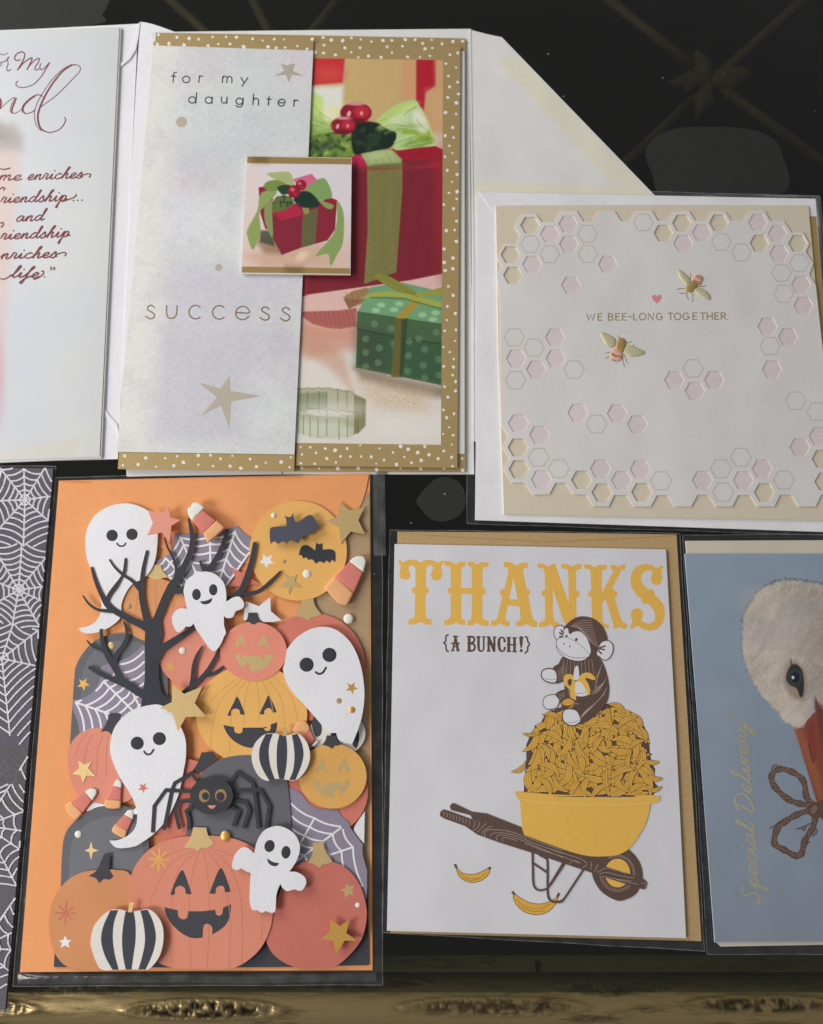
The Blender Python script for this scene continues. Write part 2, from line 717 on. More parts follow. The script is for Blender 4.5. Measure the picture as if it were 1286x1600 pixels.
def brass_material(name, base, rough, patina, scale, stretch=None, bump=0.5):
    """antiqued brass: gilded metal with dark worn-in patches"""
    m = bpy.data.materials.new(name)
    m.use_nodes = True
    nt = m.node_tree
    b = nt.nodes['Principled BSDF']
    tc = nt.nodes.new('ShaderNodeTexCoord')
    mp = nt.nodes.new('ShaderNodeMapping')
    mp.inputs['Scale'].default_value = stretch or (1, 1, 1)
    nt.links.new(tc.outputs['Object'], mp.inputs['Vector'])
    n = nt.nodes.new('ShaderNodeTexNoise')
    n.inputs['Scale'].default_value = scale
    n.inputs['Detail'].default_value = 9
    n.inputs['Roughness'].default_value = 0.72
    nt.links.new(mp.outputs['Vector'], n.inputs['Vector'])
    cr = nt.nodes.new('ShaderNodeValToRGB')
    cr.color_ramp.elements[0].position = patina
    cr.color_ramp.elements[0].color = (base[0] * 0.08, base[1] * 0.08, base[2] * 0.09, 1)
    cr.color_ramp.elements[1].position = patina + 0.16
    cr.color_ramp.elements[1].color = (*base, 1)
    nt.links.new(n.outputs['Fac'], cr.inputs['Fac'])
    nt.links.new(cr.outputs['Color'], b.inputs['Base Color'])
    b.inputs['Metallic'].default_value = 0.75
    b.inputs['Roughness'].default_value = rough
    n2 = nt.nodes.new('ShaderNodeTexNoise')
    n2.inputs['Scale'].default_value = scale * 5
    n2.inputs['Detail'].default_value = 5
    nt.links.new(mp.outputs['Vector'], n2.inputs['Vector'])
    bp = nt.nodes.new('ShaderNodeBump')
    bp.inputs['Strength'].default_value = bump
    bp.inputs['Distance'].default_value = 0.0006
    nt.links.new(n2.outputs['Fac'], bp.inputs['Height'])
    nt.links.new(bp.outputs['Normal'], b.inputs['Normal'])
    return m


glass = glass_material()
rail_brass = brass_material('antique_brass', (0.44, 0.325, 0.15), 0.36, 0.30, 160.0, (0.16, 1, 1), 0.3)
ledge_brass = brass_material('dull_brass', (0.34, 0.27, 0.15), 0.6, 0.26, 60.0, (0.15, 1, 1), 0.3)
rod_bronze = material('rod_bronze', (0.15, 0.105, 0.06), 0.6, 0.2, 0.15, 60.0)

table = empty('glass_table', 643, 1590, 'dark glass coffee table with a knotted antique brass bamboo rail', 'table')

y_edge = P(643, 1553, 0.0)[1]
m = Mesh()


def box(m, x0, x1, y0, y1, z0, z1, mat, bevel=0.0):
    i = m.mi(mat)
    b = len(m.v)
    if bevel:
        prof = [(y0 + bevel, z1), (y0 + bevel * 0.3, z1 - bevel * 0.3), (y0, z1 - bevel), (y0, z0 + bevel), (y0 + bevel, z0), (y1, z0), (y1, z1)]
    else:
        prof = [(y0, z1), (y0, z0), (y1, z0), (y1, z1)]
    n = len(prof)
    for x in (x0, x1):
        for (y, z) in prof:
            m.v.append((x, y, z))
    for k in range(n):
        a, c = b + k, b + (k + 1) % n
        m.f.append((a, c, c + n, a + n))
        m.fm.append(i)
        m.sm.append(False)
    m.f.append(tuple(b + k for k in range(n))[::-1])
    m.f.append(tuple(b + n + k for k in range(n)))
    m.fm += [i, i]
    m.sm += [False, False]


box(m, -0.45, 0.45, y_edge, 0.62, -0.008, 0.0, glass, 0.0012)
m.build('glass_top', table)

# rail: a cast bamboo stem with raised rough knots
nx_, na_ = 1700, 64
xs = np.linspace(-0.30, 0.30, nx_)
an = np.linspace(math.radians(-20), math.radians(200), na_)
R0 = 0.0105
yc, zc = P(643, 1572, -0.0085)[1] - 0.001, -0.0087 - R0
XX, AA = np.meshgrid(xs, an, indexing='ij')
disp = np.zeros_like(XX)
wear = np.zeros_like(XX)


def vnoise(x, y, seed):
    r = np.random.default_rng(seed)
    T = r.random((128, 128))
    ix, iy = np.floor(x).astype(int), np.floor(y).astype(int)
    fx, fy = x - ix, y - iy
    fx, fy = fx * fx * (3 - 2 * fx), fy * fy * (3 - 2 * fy)
    g = lambda i, j: T[i % 128, j % 128]
    return g(ix, iy) * (1 - fx) * (1 - fy) + g(ix + 1, iy) * fx * (1 - fy) + g(ix, iy + 1) * (1 - fx) * fy + g(ix + 1, iy + 1) * fx * fy


rough_n = 0.7 * vnoise(XX * 420, AA * 6, 3) + 0.6 * vnoise(XX * 950, AA * 11, 4)
disp += 0.00022 * vnoise(XX * 120, AA * 6, 5)
for (u0, v0, hw, ha, amp) in ((318, 1577, 0.031, 0.36, 1.0), (770, 1572, 0.036, 0.32, 0.8), (1190, 1569, 0.030, 0.30, 0.9), (-60, 1575, 0.03, 0.3, 0.8), (110, 1545, 0.03, 0.22, 0.6), (560, 1540, 0.028, 0.22, 0.6), (960, 1545, 0.026, 0.2, 0.6)):
    p = P(u0, v0, zc + R0 * 0.9)
    a0 = math.acos(max(-1, min(1, (p[1] - yc) / R0)))      # angle about the stem; 90 deg = top
    e = ((XX - p[0]) / hw) ** 2 + ((AA - a0) / ha) ** 2
    w = np.clip(1 - e, 0, 1)
    rim = np.exp(-((e - 0.95) / 0.16) ** 2)
    wear = np.maximum(wear, amp * np.clip(w * 1.6, 0, 1) * np.clip((1.05 - rough_n) * 1.7, 0, 1) + 0.5 * amp * np.exp(-((e - 1.12) / 0.12) ** 2) * vnoise(XX * 300, AA * 5, 8))
    disp += amp * (0.0005 * rim + w ** 0.5 * (0.0011 * rough_n - 0.0006))
RR = R0 + disp
vx = np.stack([XX, yc + RR * np.cos(AA), zc + RR * np.sin(AA)], -1).reshape(-1, 3)
idx = np.arange(nx_ * na_).reshape(nx_, na_)
q = np.stack([idx[:-1, :-1], idx[:-1, 1:], idx[1:, 1:], idx[1:, :-1]], -1).reshape(-1, 4)
rail = link_mesh('bamboo_rail', vx.tolist(), q.tolist(), [rail_brass], table, [0] * len(q), [True] * len(q))
at = rail.data.color_attributes.new('wear', 'FLOAT_COLOR', 'POINT')
wf = np.clip(wear, 0, 1).ravel()
at.data.foreach_set('color', np.stack([wf, wf, wf, np.ones_like(wf)], 1).astype(np.float32).ravel())
nt = rail_brass.node_tree
av = nt.nodes.new('ShaderNodeVertexColor')
av.layer_name = 'wear'
mxn = nt.nodes.new('ShaderNodeMix')
mxn.data_type = 'RGBA'
old = nt.nodes['Principled BSDF'].inputs['Base Color'].links[0].from_socket
nt.links.new(av.outputs['Color'], mxn.inputs['Factor'])
nt.links.new(old, mxn.inputs[6])
mxn.inputs[7].default_value = (0.03, 0.024, 0.012, 1)
nt.links.new(mxn.outputs[2], nt.nodes['Principled BSDF'].inputs['Base Color'])

# ledge strip that carries the glass, seen through it
m = Mesh()
ya, yb = P(643, 1519, -0.010)[1], P(643, 1493, -0.010)[1]
box(m, -0.45, 0.45, ya, yb, -0.016, -0.0102, ledge_brass)
m.build('ledge', table)
m = Mesh()
xk = P(840, 1505, -0.0100)[0]
box(m, xk - 0.0009, xk + 0.0009, ya + 0.0002, yb - 0.002, -0.0101, -0.0098, material('black_clip', (0.01, 0.012, 0.01), 0.6))
m.build('clip', table)


# lattice of bronze rods under the glass
def rod(name, a, b, r, za, zb):
    p, q_ = Vector(P(*a, za)), Vector(P(*b, zb))
    d = (q_ - p).normalized()
    e1 = d.cross(Vector((0, 0, 1))).normalized()
    e2 = d.cross(e1)
    vs, fs = [], []
    n = 12
    for c in (p, q_):
        for k in range(n):
            t = 2 * math.pi * k / n
            vs.append(tuple(c + e1 * (r * math.cos(t)) + e2 * (r * math.sin(t))))
    for k in range(n):
        fs.append((k, (k + 1) % n, n + (k + 1) % n, n + k))
    fs += [tuple(range(n))[::-1], tuple(range(n, 2 * n))]
    return link_mesh(name, vs, fs, [rod_bronze], table, None, [True] * len(fs))


ZD = -0.30
for a, b in (((925, -20), (1108, 124)), ((1275, -20), (1116, 124)), ((1116, 131), (1330, 285)), ((1106, 133), (960, 270)),
             ((238, -25), (420, 140)), ((380, -30), (520, 250)), ((552, -30), (440, 110))):
    rod('lattice_rod', a, b, 0.0042, ZD, ZD)


def petal(u, v, ang, ln, w):
    pts = []
    for t in np.linspace(0, 1, 15):
        pts.append((t * ln, w * math.sin(math.pi * t ** 0.75) * (1 + 0.18 * math.sin(t * 16))))
    pts = pts + [(x, -y) for x, y in pts[::-1][1:-1]]
    c, s = math.cos(math.radians(ang)), math.sin(math.radians(ang))
    mm = Mesh()
    mm.dome([(u + x * c - y * s, v + x * s + y * c) for x, y in pts], rod_bronze, ZD * 1000 + 3, 8.0, 4)
    mm.build('leaf_ornament', table)


for ang, ln, w in ((-115, 52, 13), (178, 62, 15), (-12, 68, 17), (108, 62, 14)):
    petal(1107, 128, ang, ln, w)

# flat grey patches standing for painted-out reflections in the glass
retouch_mat = material('retouch_grey', lin((52, 53, 52), 1.1), 0.7, 0, 0.06, 300.0, spec=0.1)
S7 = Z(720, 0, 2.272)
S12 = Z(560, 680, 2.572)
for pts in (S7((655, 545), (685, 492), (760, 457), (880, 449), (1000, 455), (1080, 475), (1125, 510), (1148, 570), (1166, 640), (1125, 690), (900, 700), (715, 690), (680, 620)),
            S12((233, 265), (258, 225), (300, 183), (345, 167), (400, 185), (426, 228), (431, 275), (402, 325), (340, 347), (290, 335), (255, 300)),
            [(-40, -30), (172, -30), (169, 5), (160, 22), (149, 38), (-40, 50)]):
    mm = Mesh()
    mm.slab(spline(pts, True, 5), retouch_mat, 0.012)
    tag(mm.build('retouch_patch', table), 'flat grey patch for a painted-out reflection on the black glass')

# specks of dust on the glass
dust_mat = material('dust', (0.55, 0.55, 0.5), 0.9)
mm = Mesh()
for _ in range(60):
    u, v = random.uniform(-20, 1300), random.uniform(-10, 1545)
    r = random.choice((0.5, 0.6, 0.6, 0.8, 0.9, 1.3)) * random.uniform(0.6, 1.1)
    mm.slab(ell(u, v, r * random.uniform(0.7, 1.5), r, 6), dust_mat, 0.03)
tag(mm.build('dust', table), kind='stuff')

# ================================================================== lettering
CURSIVE = {
    'a': (1.0, [[(.75, .85), (.4, 1), (.08, .5), (.15, .08), (.45, .1), (.75, .85), (.68, .3), (.78, .02), (1, .2)]]),
    'c': (.8, [[(.7, .82), (.5, 1), (.15, .7), (.08, .3), (.3, 0), (.6, .08), (.85, .3)]]),
    'd': (1.05, [[(.72, .85), (.4, 1), (.08, .5), (.15, .08), (.45, .1), (.75, .85), (.98, 2.1), (.84, 2.0), (.72, .8), (.7, .2), (.82, .02), (1.05, .25)]]),
    'e': (.8, [[(0, .2), (.45, .5), (.6, .85), (.4, 1), (.12, .6), (.15, .1), (.45, 0), (.8, .25)]]),
    'f': (.75, [[(0, .2), (.5, 1.4), (.7, 2), (.55, 2.1), (.4, 1.4), (.2, -.6), (.05, -1.1), (-.1, -.9), (.3, -.1), (.75, .3)]]),
    'h': (.95, [[(0, .2), (.45, 1.5), (.6, 2.1), (.42, 2), (.25, 1), (.12, 0)], [(.14, .3), (.4, .9), (.6, .95), (.58, .5), (.55, .1), (.68, 0), (.95, .25)]]),
    'i': (.6, [[(0, .25), (.25, .95), (.2, .2), (.32, 0), (.6, .25)], [(.34, 1.5), (.37, 1.56)]]),
    'l': (.65, [[(0, .2), (.4, 1.2), (.6, 2.1), (.42, 2.1), (.22, .8), (.2, .15), (.35, 0), (.65, .25)]]),
    'm': (1.3, [[(0, .3), (.2, .95), (.12, 0)], [(.15, .4), (.42, .95), (.56, .85), (.48, 0)], [(.5, .4), (.8, .95), (.95, .85), (.9, .15), (1.02, 0), (1.3, .25)]]),
    'n': (.95, [[(0, .3), (.2, .95), (.12, 0)], [(.15, .4), (.45, .95), (.6, .85), (.54, .15), (.68, 0), (.95, .25)]]),
    'p': (.95, [[(0, .3), (.28, 1.05), (.2, .2), (.1, -1.15), (.0, -1.0), (.2, -.1), (.4, .9), (.7, .9), (.68, .3), (.45, 0), (.25, .12)], [(.5, .05), (.95, .3)]]),
    'r': (.75, [[(0, .2), (.15, .95), (.25, 1.1), (.5, .88), (.4, .3), (.48, 0), (.75, .25)]]),
    's': (.7, [[(0, .2), (.4, 1.1), (.5, .6), (.55, .2), (.3, -.05), (.02, .12)], [(.4, .02), (.7, .25)]]),
    'v': (.8, [[(0, .3), (.2, .95), (.28, .08), (.6, .95), (.8, .8)]]),
    'y': (.85, [[(0, .3), (.2, .95), (.2, .2), (.4, .05), (.65, .95), (.3, -.9), (.05, -1), (.2, -.4), (.85, .25)]]),
    'S': (1.1, [[(1.0, 1.75), (.8, 2.1), (.4, 1.8), (.5, 1.2), (.75, .6), (.5, 0), (.05, 0), (.1, .4)]]),
    'D': (1.45, [[(.45, 1.95), (.3, 1), (.1, 0), (.7, .05), (1.25, .8), (1.15, 1.7), (.6, 2.15), (.05, 1.8), (.1, 1.5)]]),
    '!': (.6, [[(.6, 1.9), (.3, .6)], [(.2, .05), (.22, .12)]]),
    ' ': (.7, []),
}


def cursive(mesh, text, a, b, xh, w, mat, slant=0.45, tail=None):
    total = sum(CURSIVE[c][0] for c in text)
    dx, dy = b[0] - a[0], b[1] - a[1]
    ln = math.hypot(dx, dy)
    ex, ey = dx / ln, dy / ln
    nx, ny = ey, -ex                       # up, across the baseline
    sx = ln / total
    x = 0.0
    for c in text:
        wd, strokes = CURSIVE[c]
        for s in strokes:
            pts = []
            for (gx, gy) in s:
                X = (x + gx) * sx + gy * xh * slant
                Y = gy * xh
                pts.append((a[0] + ex * X + nx * Y, a[1] + ey * X + ny * Y))
            n = len(pts)
            pts = [(p[0], p[1], w * (0.75 + 0.55 * abs(math.sin(i * 1.7 + x)))) for i, p in enumerate(pts)]
            mesh.stroke(pts, w, mat, n=5)
        x += wd


# ================================================================== left: friendship card and its envelope
env_white = paper('white_envelope_paper', (212, 212, 222), 1.30, grain=0.03, bump=0.55, gs=250, bs=130.0)
env_white_b = paper('warm_white_envelope_paper', (208, 208, 206), 1.30, grain=0.03, bump=0.55, gs=220, bs=110.0)
KF = 1.08

fe = empty('white_envelope', 100, 400, 'white envelope with creased corners under the friendship card, left of the daughter card', 'envelope')
rip = lambda u, v: 0.10 * math.sin(u * 0.11 + v * 0.013) + 0.06 * math.sin(v * 0.07)
slab('body', [(-330, 60), (-100, 51), (60, 45), (216, 37), (210, 160), (203, 320), (196, 480), (188, 640), (184, 717), (60, 720), (-330, 733)], env_white, 0.7, 0.7, fe)
slab('side_flap', spline([(219, 34, 1), (232, 36), (252, 42), (276, 51, 1), (272, 200), (262, 420), (236, 600), (204, 706, 1), (190, 716, 1), (187, 700), (192, 560), (203, 320), (211, 160), (216, 80)], True, 4), env_white, 1.0, 0.35, fe)
m = Mesh()
m.slab([(219, 34), (216, 60), (212, 78), (203, 92), (189, 104), (188, 100), (200, 88), (208, 74), (213, 55), (216, 37)], env_white, 1.25, 0.3)
m.build('fold', fe)
m = Mesh()
m.slab([(160, 634), (172, 650), (183, 662), (187, 680), (187, 690), (181, 668), (160, 645)], env_white, 1.05, 0.3)
m.build('fold', fe)

fc = empty('greeting_card', 90, 380, 'pale blue friendship card with dark red script, cut off by the left edge', 'card')
white_edge = paper('card_edge_white', (215, 215, 212), 1.2)
slab('page', [(-330, 62), (189, 43), (158, 716), (-330, 736)], white_edge, 1.7, 1.0, fc)
cv = Canvas([(-330, 59), (186.5, 42.5), (155.5, 713.5), (-330, 732)], 200, 240)
X, Y = cv.X, cv.Y
cv.rgb[:] = (206, 209, 213)
hz = cv.fbm(150, 4)[..., None]
cv.rgb += (hz - 0.5) * np.array([14, 10, -4]) * 1.8
edge = 186.5 - (Y - 42.5) * (31 / 671)
bord = np.clip((X - (edge - 30)) / 22, 0, 1)
cv.mix(bord * 0.55, (206, 209, 203))
cv.mix(np.clip((70 - Y) / 30, 0, 1) * 0.6, (210, 211, 205))
cv.poly([(-330, 720), (0, 706), (70, 693), (128, 683), (120, 713), (-330, 733)], (212, 208, 198), 9, 0.75)
cv.poly([(-330, 170), (-20, 188), (22, 198), (36, 214), (34, 236), (-330, 250)], (168, 160, 155), 22, 0.7)
fur = cv.fbm(14, 9)
cv.mix(np.clip((40 - X) / 40, 0, 1) * np.clip(1 - np.abs(Y - 212) / 36, 0, 1) * fur * 0.9, (150, 140, 135))
cv.poly([(-330, 236), (30, 236), (26, 300), (18, 380), (10, 480), (2, 600), (-330, 690)], (216, 190, 180), 26, 0.75)
cv.ellipse(-4, 590, 10, 70, (205, 160, 170), 16, 0.6)
cv.build('front', print_material('card_print', 0.4, 0.05), 2.0, fc, KF)
red_ink = material('red_ink', lin((122, 38, 42), 1.1), 0.5)
FL = Z(0, 70, 6.768)
m = Mesh(2.03)
for s, w in (([(-40, 112), (0, 97), (40, 106), (80, 86)], 1.0), ([(-25, 190), (8, 185), (12, 212), (-15, 238)], 1.1), ([(12, 188), (60, 168), (98, 128), (78, 150), (86, 200), (70, 248), (84, 277), (113, 260)], 1.2),
             ([(213, 158), (172, 166), (155, 132), (185, 90), (235, 76), (262, 102), (240, 172), (184, 268)], 1.5), ([(196, 255), (258, 182), (334, 137), (330, 172), (286, 262)], 1.5),
             ([(300, 232), (368, 162), (415, 145), (402, 190), (370, 240), (380, 266), (412, 254)], 1.3), ([(432, 198), (420, 240), (440, 263), (482, 235), (526, 184), (482, 262), (430, 342), (350, 420), (250, 451), (185, 440), (168, 406), (190, 382)], 1.2),
             ([(-10, 690), (60, 620), (140, 560), (172, 568)], 0.9), ([(450, 545), (410, 528), (350, 545), (280, 600), (240, 650), (235, 700), (270, 728), (330, 715), (366, 690)], 1.2),
             ([(425, 660), (600, 530), (760, 370), (842, 280), (842, 228), (790, 207)], 1.0), ([(520, 930), (610, 905), (670, 850), (693, 790), (680, 765)], 1.3), ([(130, 726), (170, 720), (232, 680)], 0.9),
             ([(760, 207), (660, 262), (540, 382), (430, 545), (375, 665), (364, 762), (385, 852), (432, 907)], 0.9), ([(158, 560), (118, 640), (106, 700), (130, 726)], 0.8), ([(258, 640), (246, 690), (270, 728)], 0.8)):
    m.stroke(FL(*s), w * 1.2, red_ink)
m.stroke([p + (w,) for p, w in zip(FL((790, 209), (740, 226), (650, 292), (540, 432), (455, 582), (404, 720), (405, 820), (440, 895), (520, 929)), (1.4, 1.8, 2.2, 2.5, 2.6, 2.8, 2.9, 2.6, 1.2))], 2, red_ink)
m.stroke([p + (w,) for p, w in zip(FL((172, 565), (148, 620), (124, 690), (138, 724)), (1.6, 2.6, 2.6, 1.2))], 2, red_ink)
m.stroke([p + (w,) for p, w in zip(FL((380, 535), (300, 592), (246, 655), (244, 702)), (1.2, 2.0, 2.4, 1.4))], 2, red_ink)
m.stroke([p + (w,) for p, w in zip(FL((-30, 540), (4, 580), (8, 630), (-14, 690)), (2, 3, 3, 2))], 2, red_ink)
FE = Z(0, 240, 7.27)
for txt, a, b in (('me', (-3, 281.5), (33, 281.5)), ('enriches', (42, 281), (128, 278)), ('riendship', (0, 317), (104, 313.5)), ('and', (24, 346), (68, 344)), ('riendship', (0, 374), (108, 369.5)), ('nriches', (0, 404.5), (88, 402)), ('life', (16, 433), (60, 434))):
    cursive(m, txt, a, b, 8.3, 1.62, red_ink, 0.42)
for s in ([(905, 255), (960, 235), (1010, 228), (1028, 240), (1012, 268)], [(700, 545), (760, 525), (830, 500), (862, 475), (860, 460)], [(0, 400), (30, 380), (50, 392), (38, 414)], [(0, 790), (30, 780), (36, 805), (10, 835)],
          [(630, 1150), (680, 1130), (735, 1122), (748, 1140), (735, 1160)], [(0, 1420), (40, 1425), (90, 1405), (125, 1375)], [(380, 1430), (440, 1405), (488, 1365), (492, 1335), (470, 1335)], [(0, 170), (50, 178), (112, 162)],
          [(570, 1288), (585, 1300), (572, 1318)], [(606, 1288), (620, 1300), (607, 1318)]):
    m.stroke(FE(*s), 1.5, red_ink)
for (x, y) in FE((832, 533), (880, 530), (930, 528), (502, 1398)):
    m.slab(ell(x, y, 1.1, n=10), red_ink)
m.build('script_lettering', fc)

# ================================================================== daughter card and its open envelope
de = empty('white_envelope', 500, 400, 'open white envelope under the daughter card, gummed pointed flap to the right', 'envelope')
slab('body', [(238, 50), (500, 47), (733, 45), (736, 400), (741, 741), (430, 741), (198, 744), (197, 734), (200, 600)], env_white_b, 0.55, 0.5, de)
slab('flap', spline([(735, 47, 1), (737, 47), (760, 53), (784, 58, 1), (1019, 301, 1), (1088, 380), (1075, 420), (780, 668), (745, 690, 1), (738, 690, 1), (737, 400)], True, 3), env_white_b, 0.75, 0.3, de)
gum = paper('gum_strip', (214, 210, 192), 1.28, 0.4)
m = Mesh()
m.slab([(773, 90), (814, 91), (1014, 300), (1040, 330), (1000, 330), (958, 290)], gum, 0.765)
m.slab([(742, 283), (958, 290), (1000, 330), (742, 330)], gum, 0.762)
m.build('gum_strip', de)
m = Mesh()
m.slab([(733, 45), (736, 45), (737, 130), (741, 400), (741, 690), (738, 690), (738, 400), (734, 130)], env_white_b, 0.95, 0.3)
m.build('fold', de)
m = Mesh()
m.slab([(197, 733), (440, 736), (440, 741), (300, 742.5), (199, 744.5)], env_white_b, 1.0, 0.4)
m.build('fold', de)

dc = empty('greeting_card', 450, 400, 'tall daughter card with red gift photo, misty vellum wrap and gold polka dot border', 'card')
gold_pap = foil('dotted_gold_paper', (170, 146, 100), 1.3, 0.45, 0.03, 0.3)
gold_dk = gold_pap
cream_dot = paper('cream_dots', (230, 226, 210), 1.25)
inner_white = paper('inner_page', (206, 206, 200), 1.25)


def polka(name, z, poly, parent, spacing=15.0, avoid=None, seed=1, r=(1.7, 3.1)):
    rr = random.Random(seed)
    xs_ = [p[0] for p in poly]
    ys_ = [p[1] for p in poly]
    pts, m = [], Mesh(z, 0.0)
    for _ in range(6000):
        p = (rr.uniform(min(xs_), max(xs_)), rr.uniform(min(ys_), max(ys_)))
        if not inside(p, poly) or (avoid and inside(p, avoid)):
            continue
        if any((p[0] - q[0]) ** 2 + (p[1] - q[1]) ** 2 < (spacing * rr.uniform(0.78, 1.25)) ** 2 for q in pts):
            continue
        pts.append(p)
        a = rr.uniform(*r)
        e = [(x + rr.uniform(-.35, .35), y + rr.uniform(-.35, .35)) for x, y in ell(p[0], p[1], a, a * rr.uniform(0.8, 1.05), 9, rr.uniform(0, 90))]
        e = [q for q in e]
        if all(inside(q, poly) for q in e) or True:
            m.slab(e, cream_dot)
    return m.build(name, parent)


back_poly = [(242, 51), (480, 55), (727, 60), (727.5, 400), (727, 737), (459, 736), (184, 732.5), (212, 400)]
back = slab('back_panel', back_poly, gold_dk, 1.5, 0.9, dc)
slab('inner_page', [(500, 68), (726, 80), (726, 709), (500, 709)], inner_white, 1.8, 0.25, dc)
polka('polka_dots', 1.506, [(495, 58), (724, 63), (722, 70), (495, 66)], back, 16, seed=4)
polka('polka_dots', 1.506, [(462, 729), (714, 732), (724, 712), (724, 735), (462, 734)], back, 22, seed=9)
front_poly = [(489, 66), (719.5, 72), (717, 400), (714.5, 731), (462, 727.5), (475, 400)]
photo_q = [(487, 91), (692.5, 94), (689, 695), (462, 692)]
fp = slab('front_panel', front_poly, gold_pap, 2.6, 0.5, dc)
polka('polka_dots', 2.606, [(492, 68), (717, 74), (712, 729), (465, 725), (464, 694), (691, 697), (694.5, 92), (490, 89)], fp, 13.2, seed=2)

# --- the printed gift photograph
cv = Canvas(photo_q, 240, 640)
cv.sharp = 0.62
P1, P2, D2 = Z(470, 80, 5.358), Z(450, 400, 4.946), Z(440, 40, 4.0)
cv.rgb[:] = (196, 168, 118)
X, Y = cv.X, cv.Y
cv.mix(np.clip((X - 640) / 50, 0, 1), (206, 150, 108))
cv.poly(P1((380, 40), (840, 40), (820, 620), (380, 620)), (198, 170, 116), 14)
cv.poly(P1((845, 40), (970, 40), (960, 520), (845, 520)), (208, 156, 112), 16)
cv.poly(P1((60, 20), (372, 20), (350, 262), (60, 290)), (198, 50, 54), 8)
cv.ellipse(*P1((230, 190))[0], 22, 12, (212, 80, 72), 20, 0.7)
cv.poly(P1((60, 300), (355, 290), (350, 520), (60, 560)), (222, 222, 212), 12)
cv.poly(P1((968, 40), (1130, 40), (1130, 290), (1045, 350), (1030, 500), (965, 450)), (178, 30, 48), 7)
cv.poly(P1((1060, 330), (1250, 290), (1250, 720), (1120, 700)), (206, 166, 122), 22, 0.9)
cv.poly(P1((1120, 60), (1250, 60), (1250, 300), (1130, 290)), (204, 160, 118), 12, 0.8)
cv.poly(P1((1090, 690), (1250, 680), (1250, 850), (1090, 840)), (214, 206, 186), 16, 0.8)
# table cloth, pale with rosy shadows
cv.poly([(440, 470), (700, 420), (700, 720), (440, 720)], (218, 212, 204), 6)
cv.poly([(440, 455), (560, 445), (700, 420), (700, 470), (470, 505), (440, 510)], (216, 176, 168), 16, 0.9)
cv.poly([(440, 500), (560, 500), (560, 545), (480, 560), (440, 525)], (206, 150, 134), 22, 0.85)
cv.poly([(455, 505), (500, 520), (540, 560), (550, 610), (520, 580), (470, 545)], (196, 150, 124), 20, 0.6)
# red box
cv.poly(P1((420, 860), (560, 830), (1130, 795), (1250, 855), (1250, 1500), (420, 1500)), (156, 30, 46), 3)
cv.poly([(465, 250), (700, 250), (700, 426), (640, 438), (462, 463)], (124, 36, 48), 4)
cv.poly(P1((1060, 860), (1250, 850), (1250, 1800), (1200, 1800), (1190, 1200)), (150, 34, 48), 24, 0.6)
cv.poly(P1((760, 830), (1130, 800), (1250, 855), (1180, 880), (860, 875)), (158, 24, 46), 5)
cv.poly(P1((425, 865), (520, 870), (552, 960), (425, 985)), (196, 34, 86), 6, 0.9)
cv.poly([(462, 424), (480, 424), (480, 462), (462, 466)], (166, 44, 62), 6, 0.6)
# ribbon down the box
cv.poly(P1((490, 830), (560, 830), (760, 830), (850, 910), (850, 1150), (800, 1850), (530, 1950), (560, 1500), (555, 960)), (122, 118, 68), 2.5)
cv.poly(P1((490, 830), (760, 820), (845, 905), (835, 935), (560, 960)), (156, 172, 114), 5)
for k in range(4):
    a = P1((560 + k * 60, 840))[0]
    cv.line([a, (a[0] + 8, a[1] + 16)], 3, (186, 198, 146), 5, 0.6)
# bow
cv.poly(P1((60, 380), (190, 520), (300, 590), (260, 680), (60, 760)), (164, 192, 112), 7)
cv.poly(P1((60, 330), (180, 380), (170, 560), (60, 470)), (186, 214, 112), 12, 0.8)
cv.poly(P1((180, 480), (320, 450), (330, 560), (220, 580)), (226, 224, 168), 12, 0.9)
cv.poly(P1((60, 640), (190, 600), (260, 660), (150, 700), (60, 700)), (104, 140, 66), 12, 0.7)
cv.poly(spline(P1((620, 600), (720, 500), (840, 430), (960, 412), (1010, 490), (1060, 600), (1112, 720), (1110, 790), (980, 805), (800, 830), (770, 780), (700, 660)), True, 4), (178, 204, 138), 4)
cv.poly(P1((620, 600), (800, 450), (960, 415), (940, 480), (700, 640)), (184, 206, 112), 8, 0.8)
cv.poly(P1((930, 500), (1000, 480), (1060, 620), (960, 640)), (222, 218, 196), 16, 0.9)
cv.poly(P1((740, 560), (920, 520), (930, 640), (760, 650)), (192, 212, 166), 16, 0.8)
cv.poly(P1((860, 660), (1080, 670), (1100, 770), (950, 745), (990, 700), (840, 690)), (142, 172, 52), 7, 0.9)
cv.poly(P1((840, 800), (980, 690), (900, 740), (1110, 760), (1000, 810)), (120, 150, 66), 9, 0.7)
cv.line(P1((640, 600), (760, 540), (920, 500), (960, 470)), 1.2, (152, 186, 80), 2, 0.7)
cv.line(P1((1010, 480), (1100, 680), (1112, 780)), 1.5, (200, 216, 110), 2, 0.8)
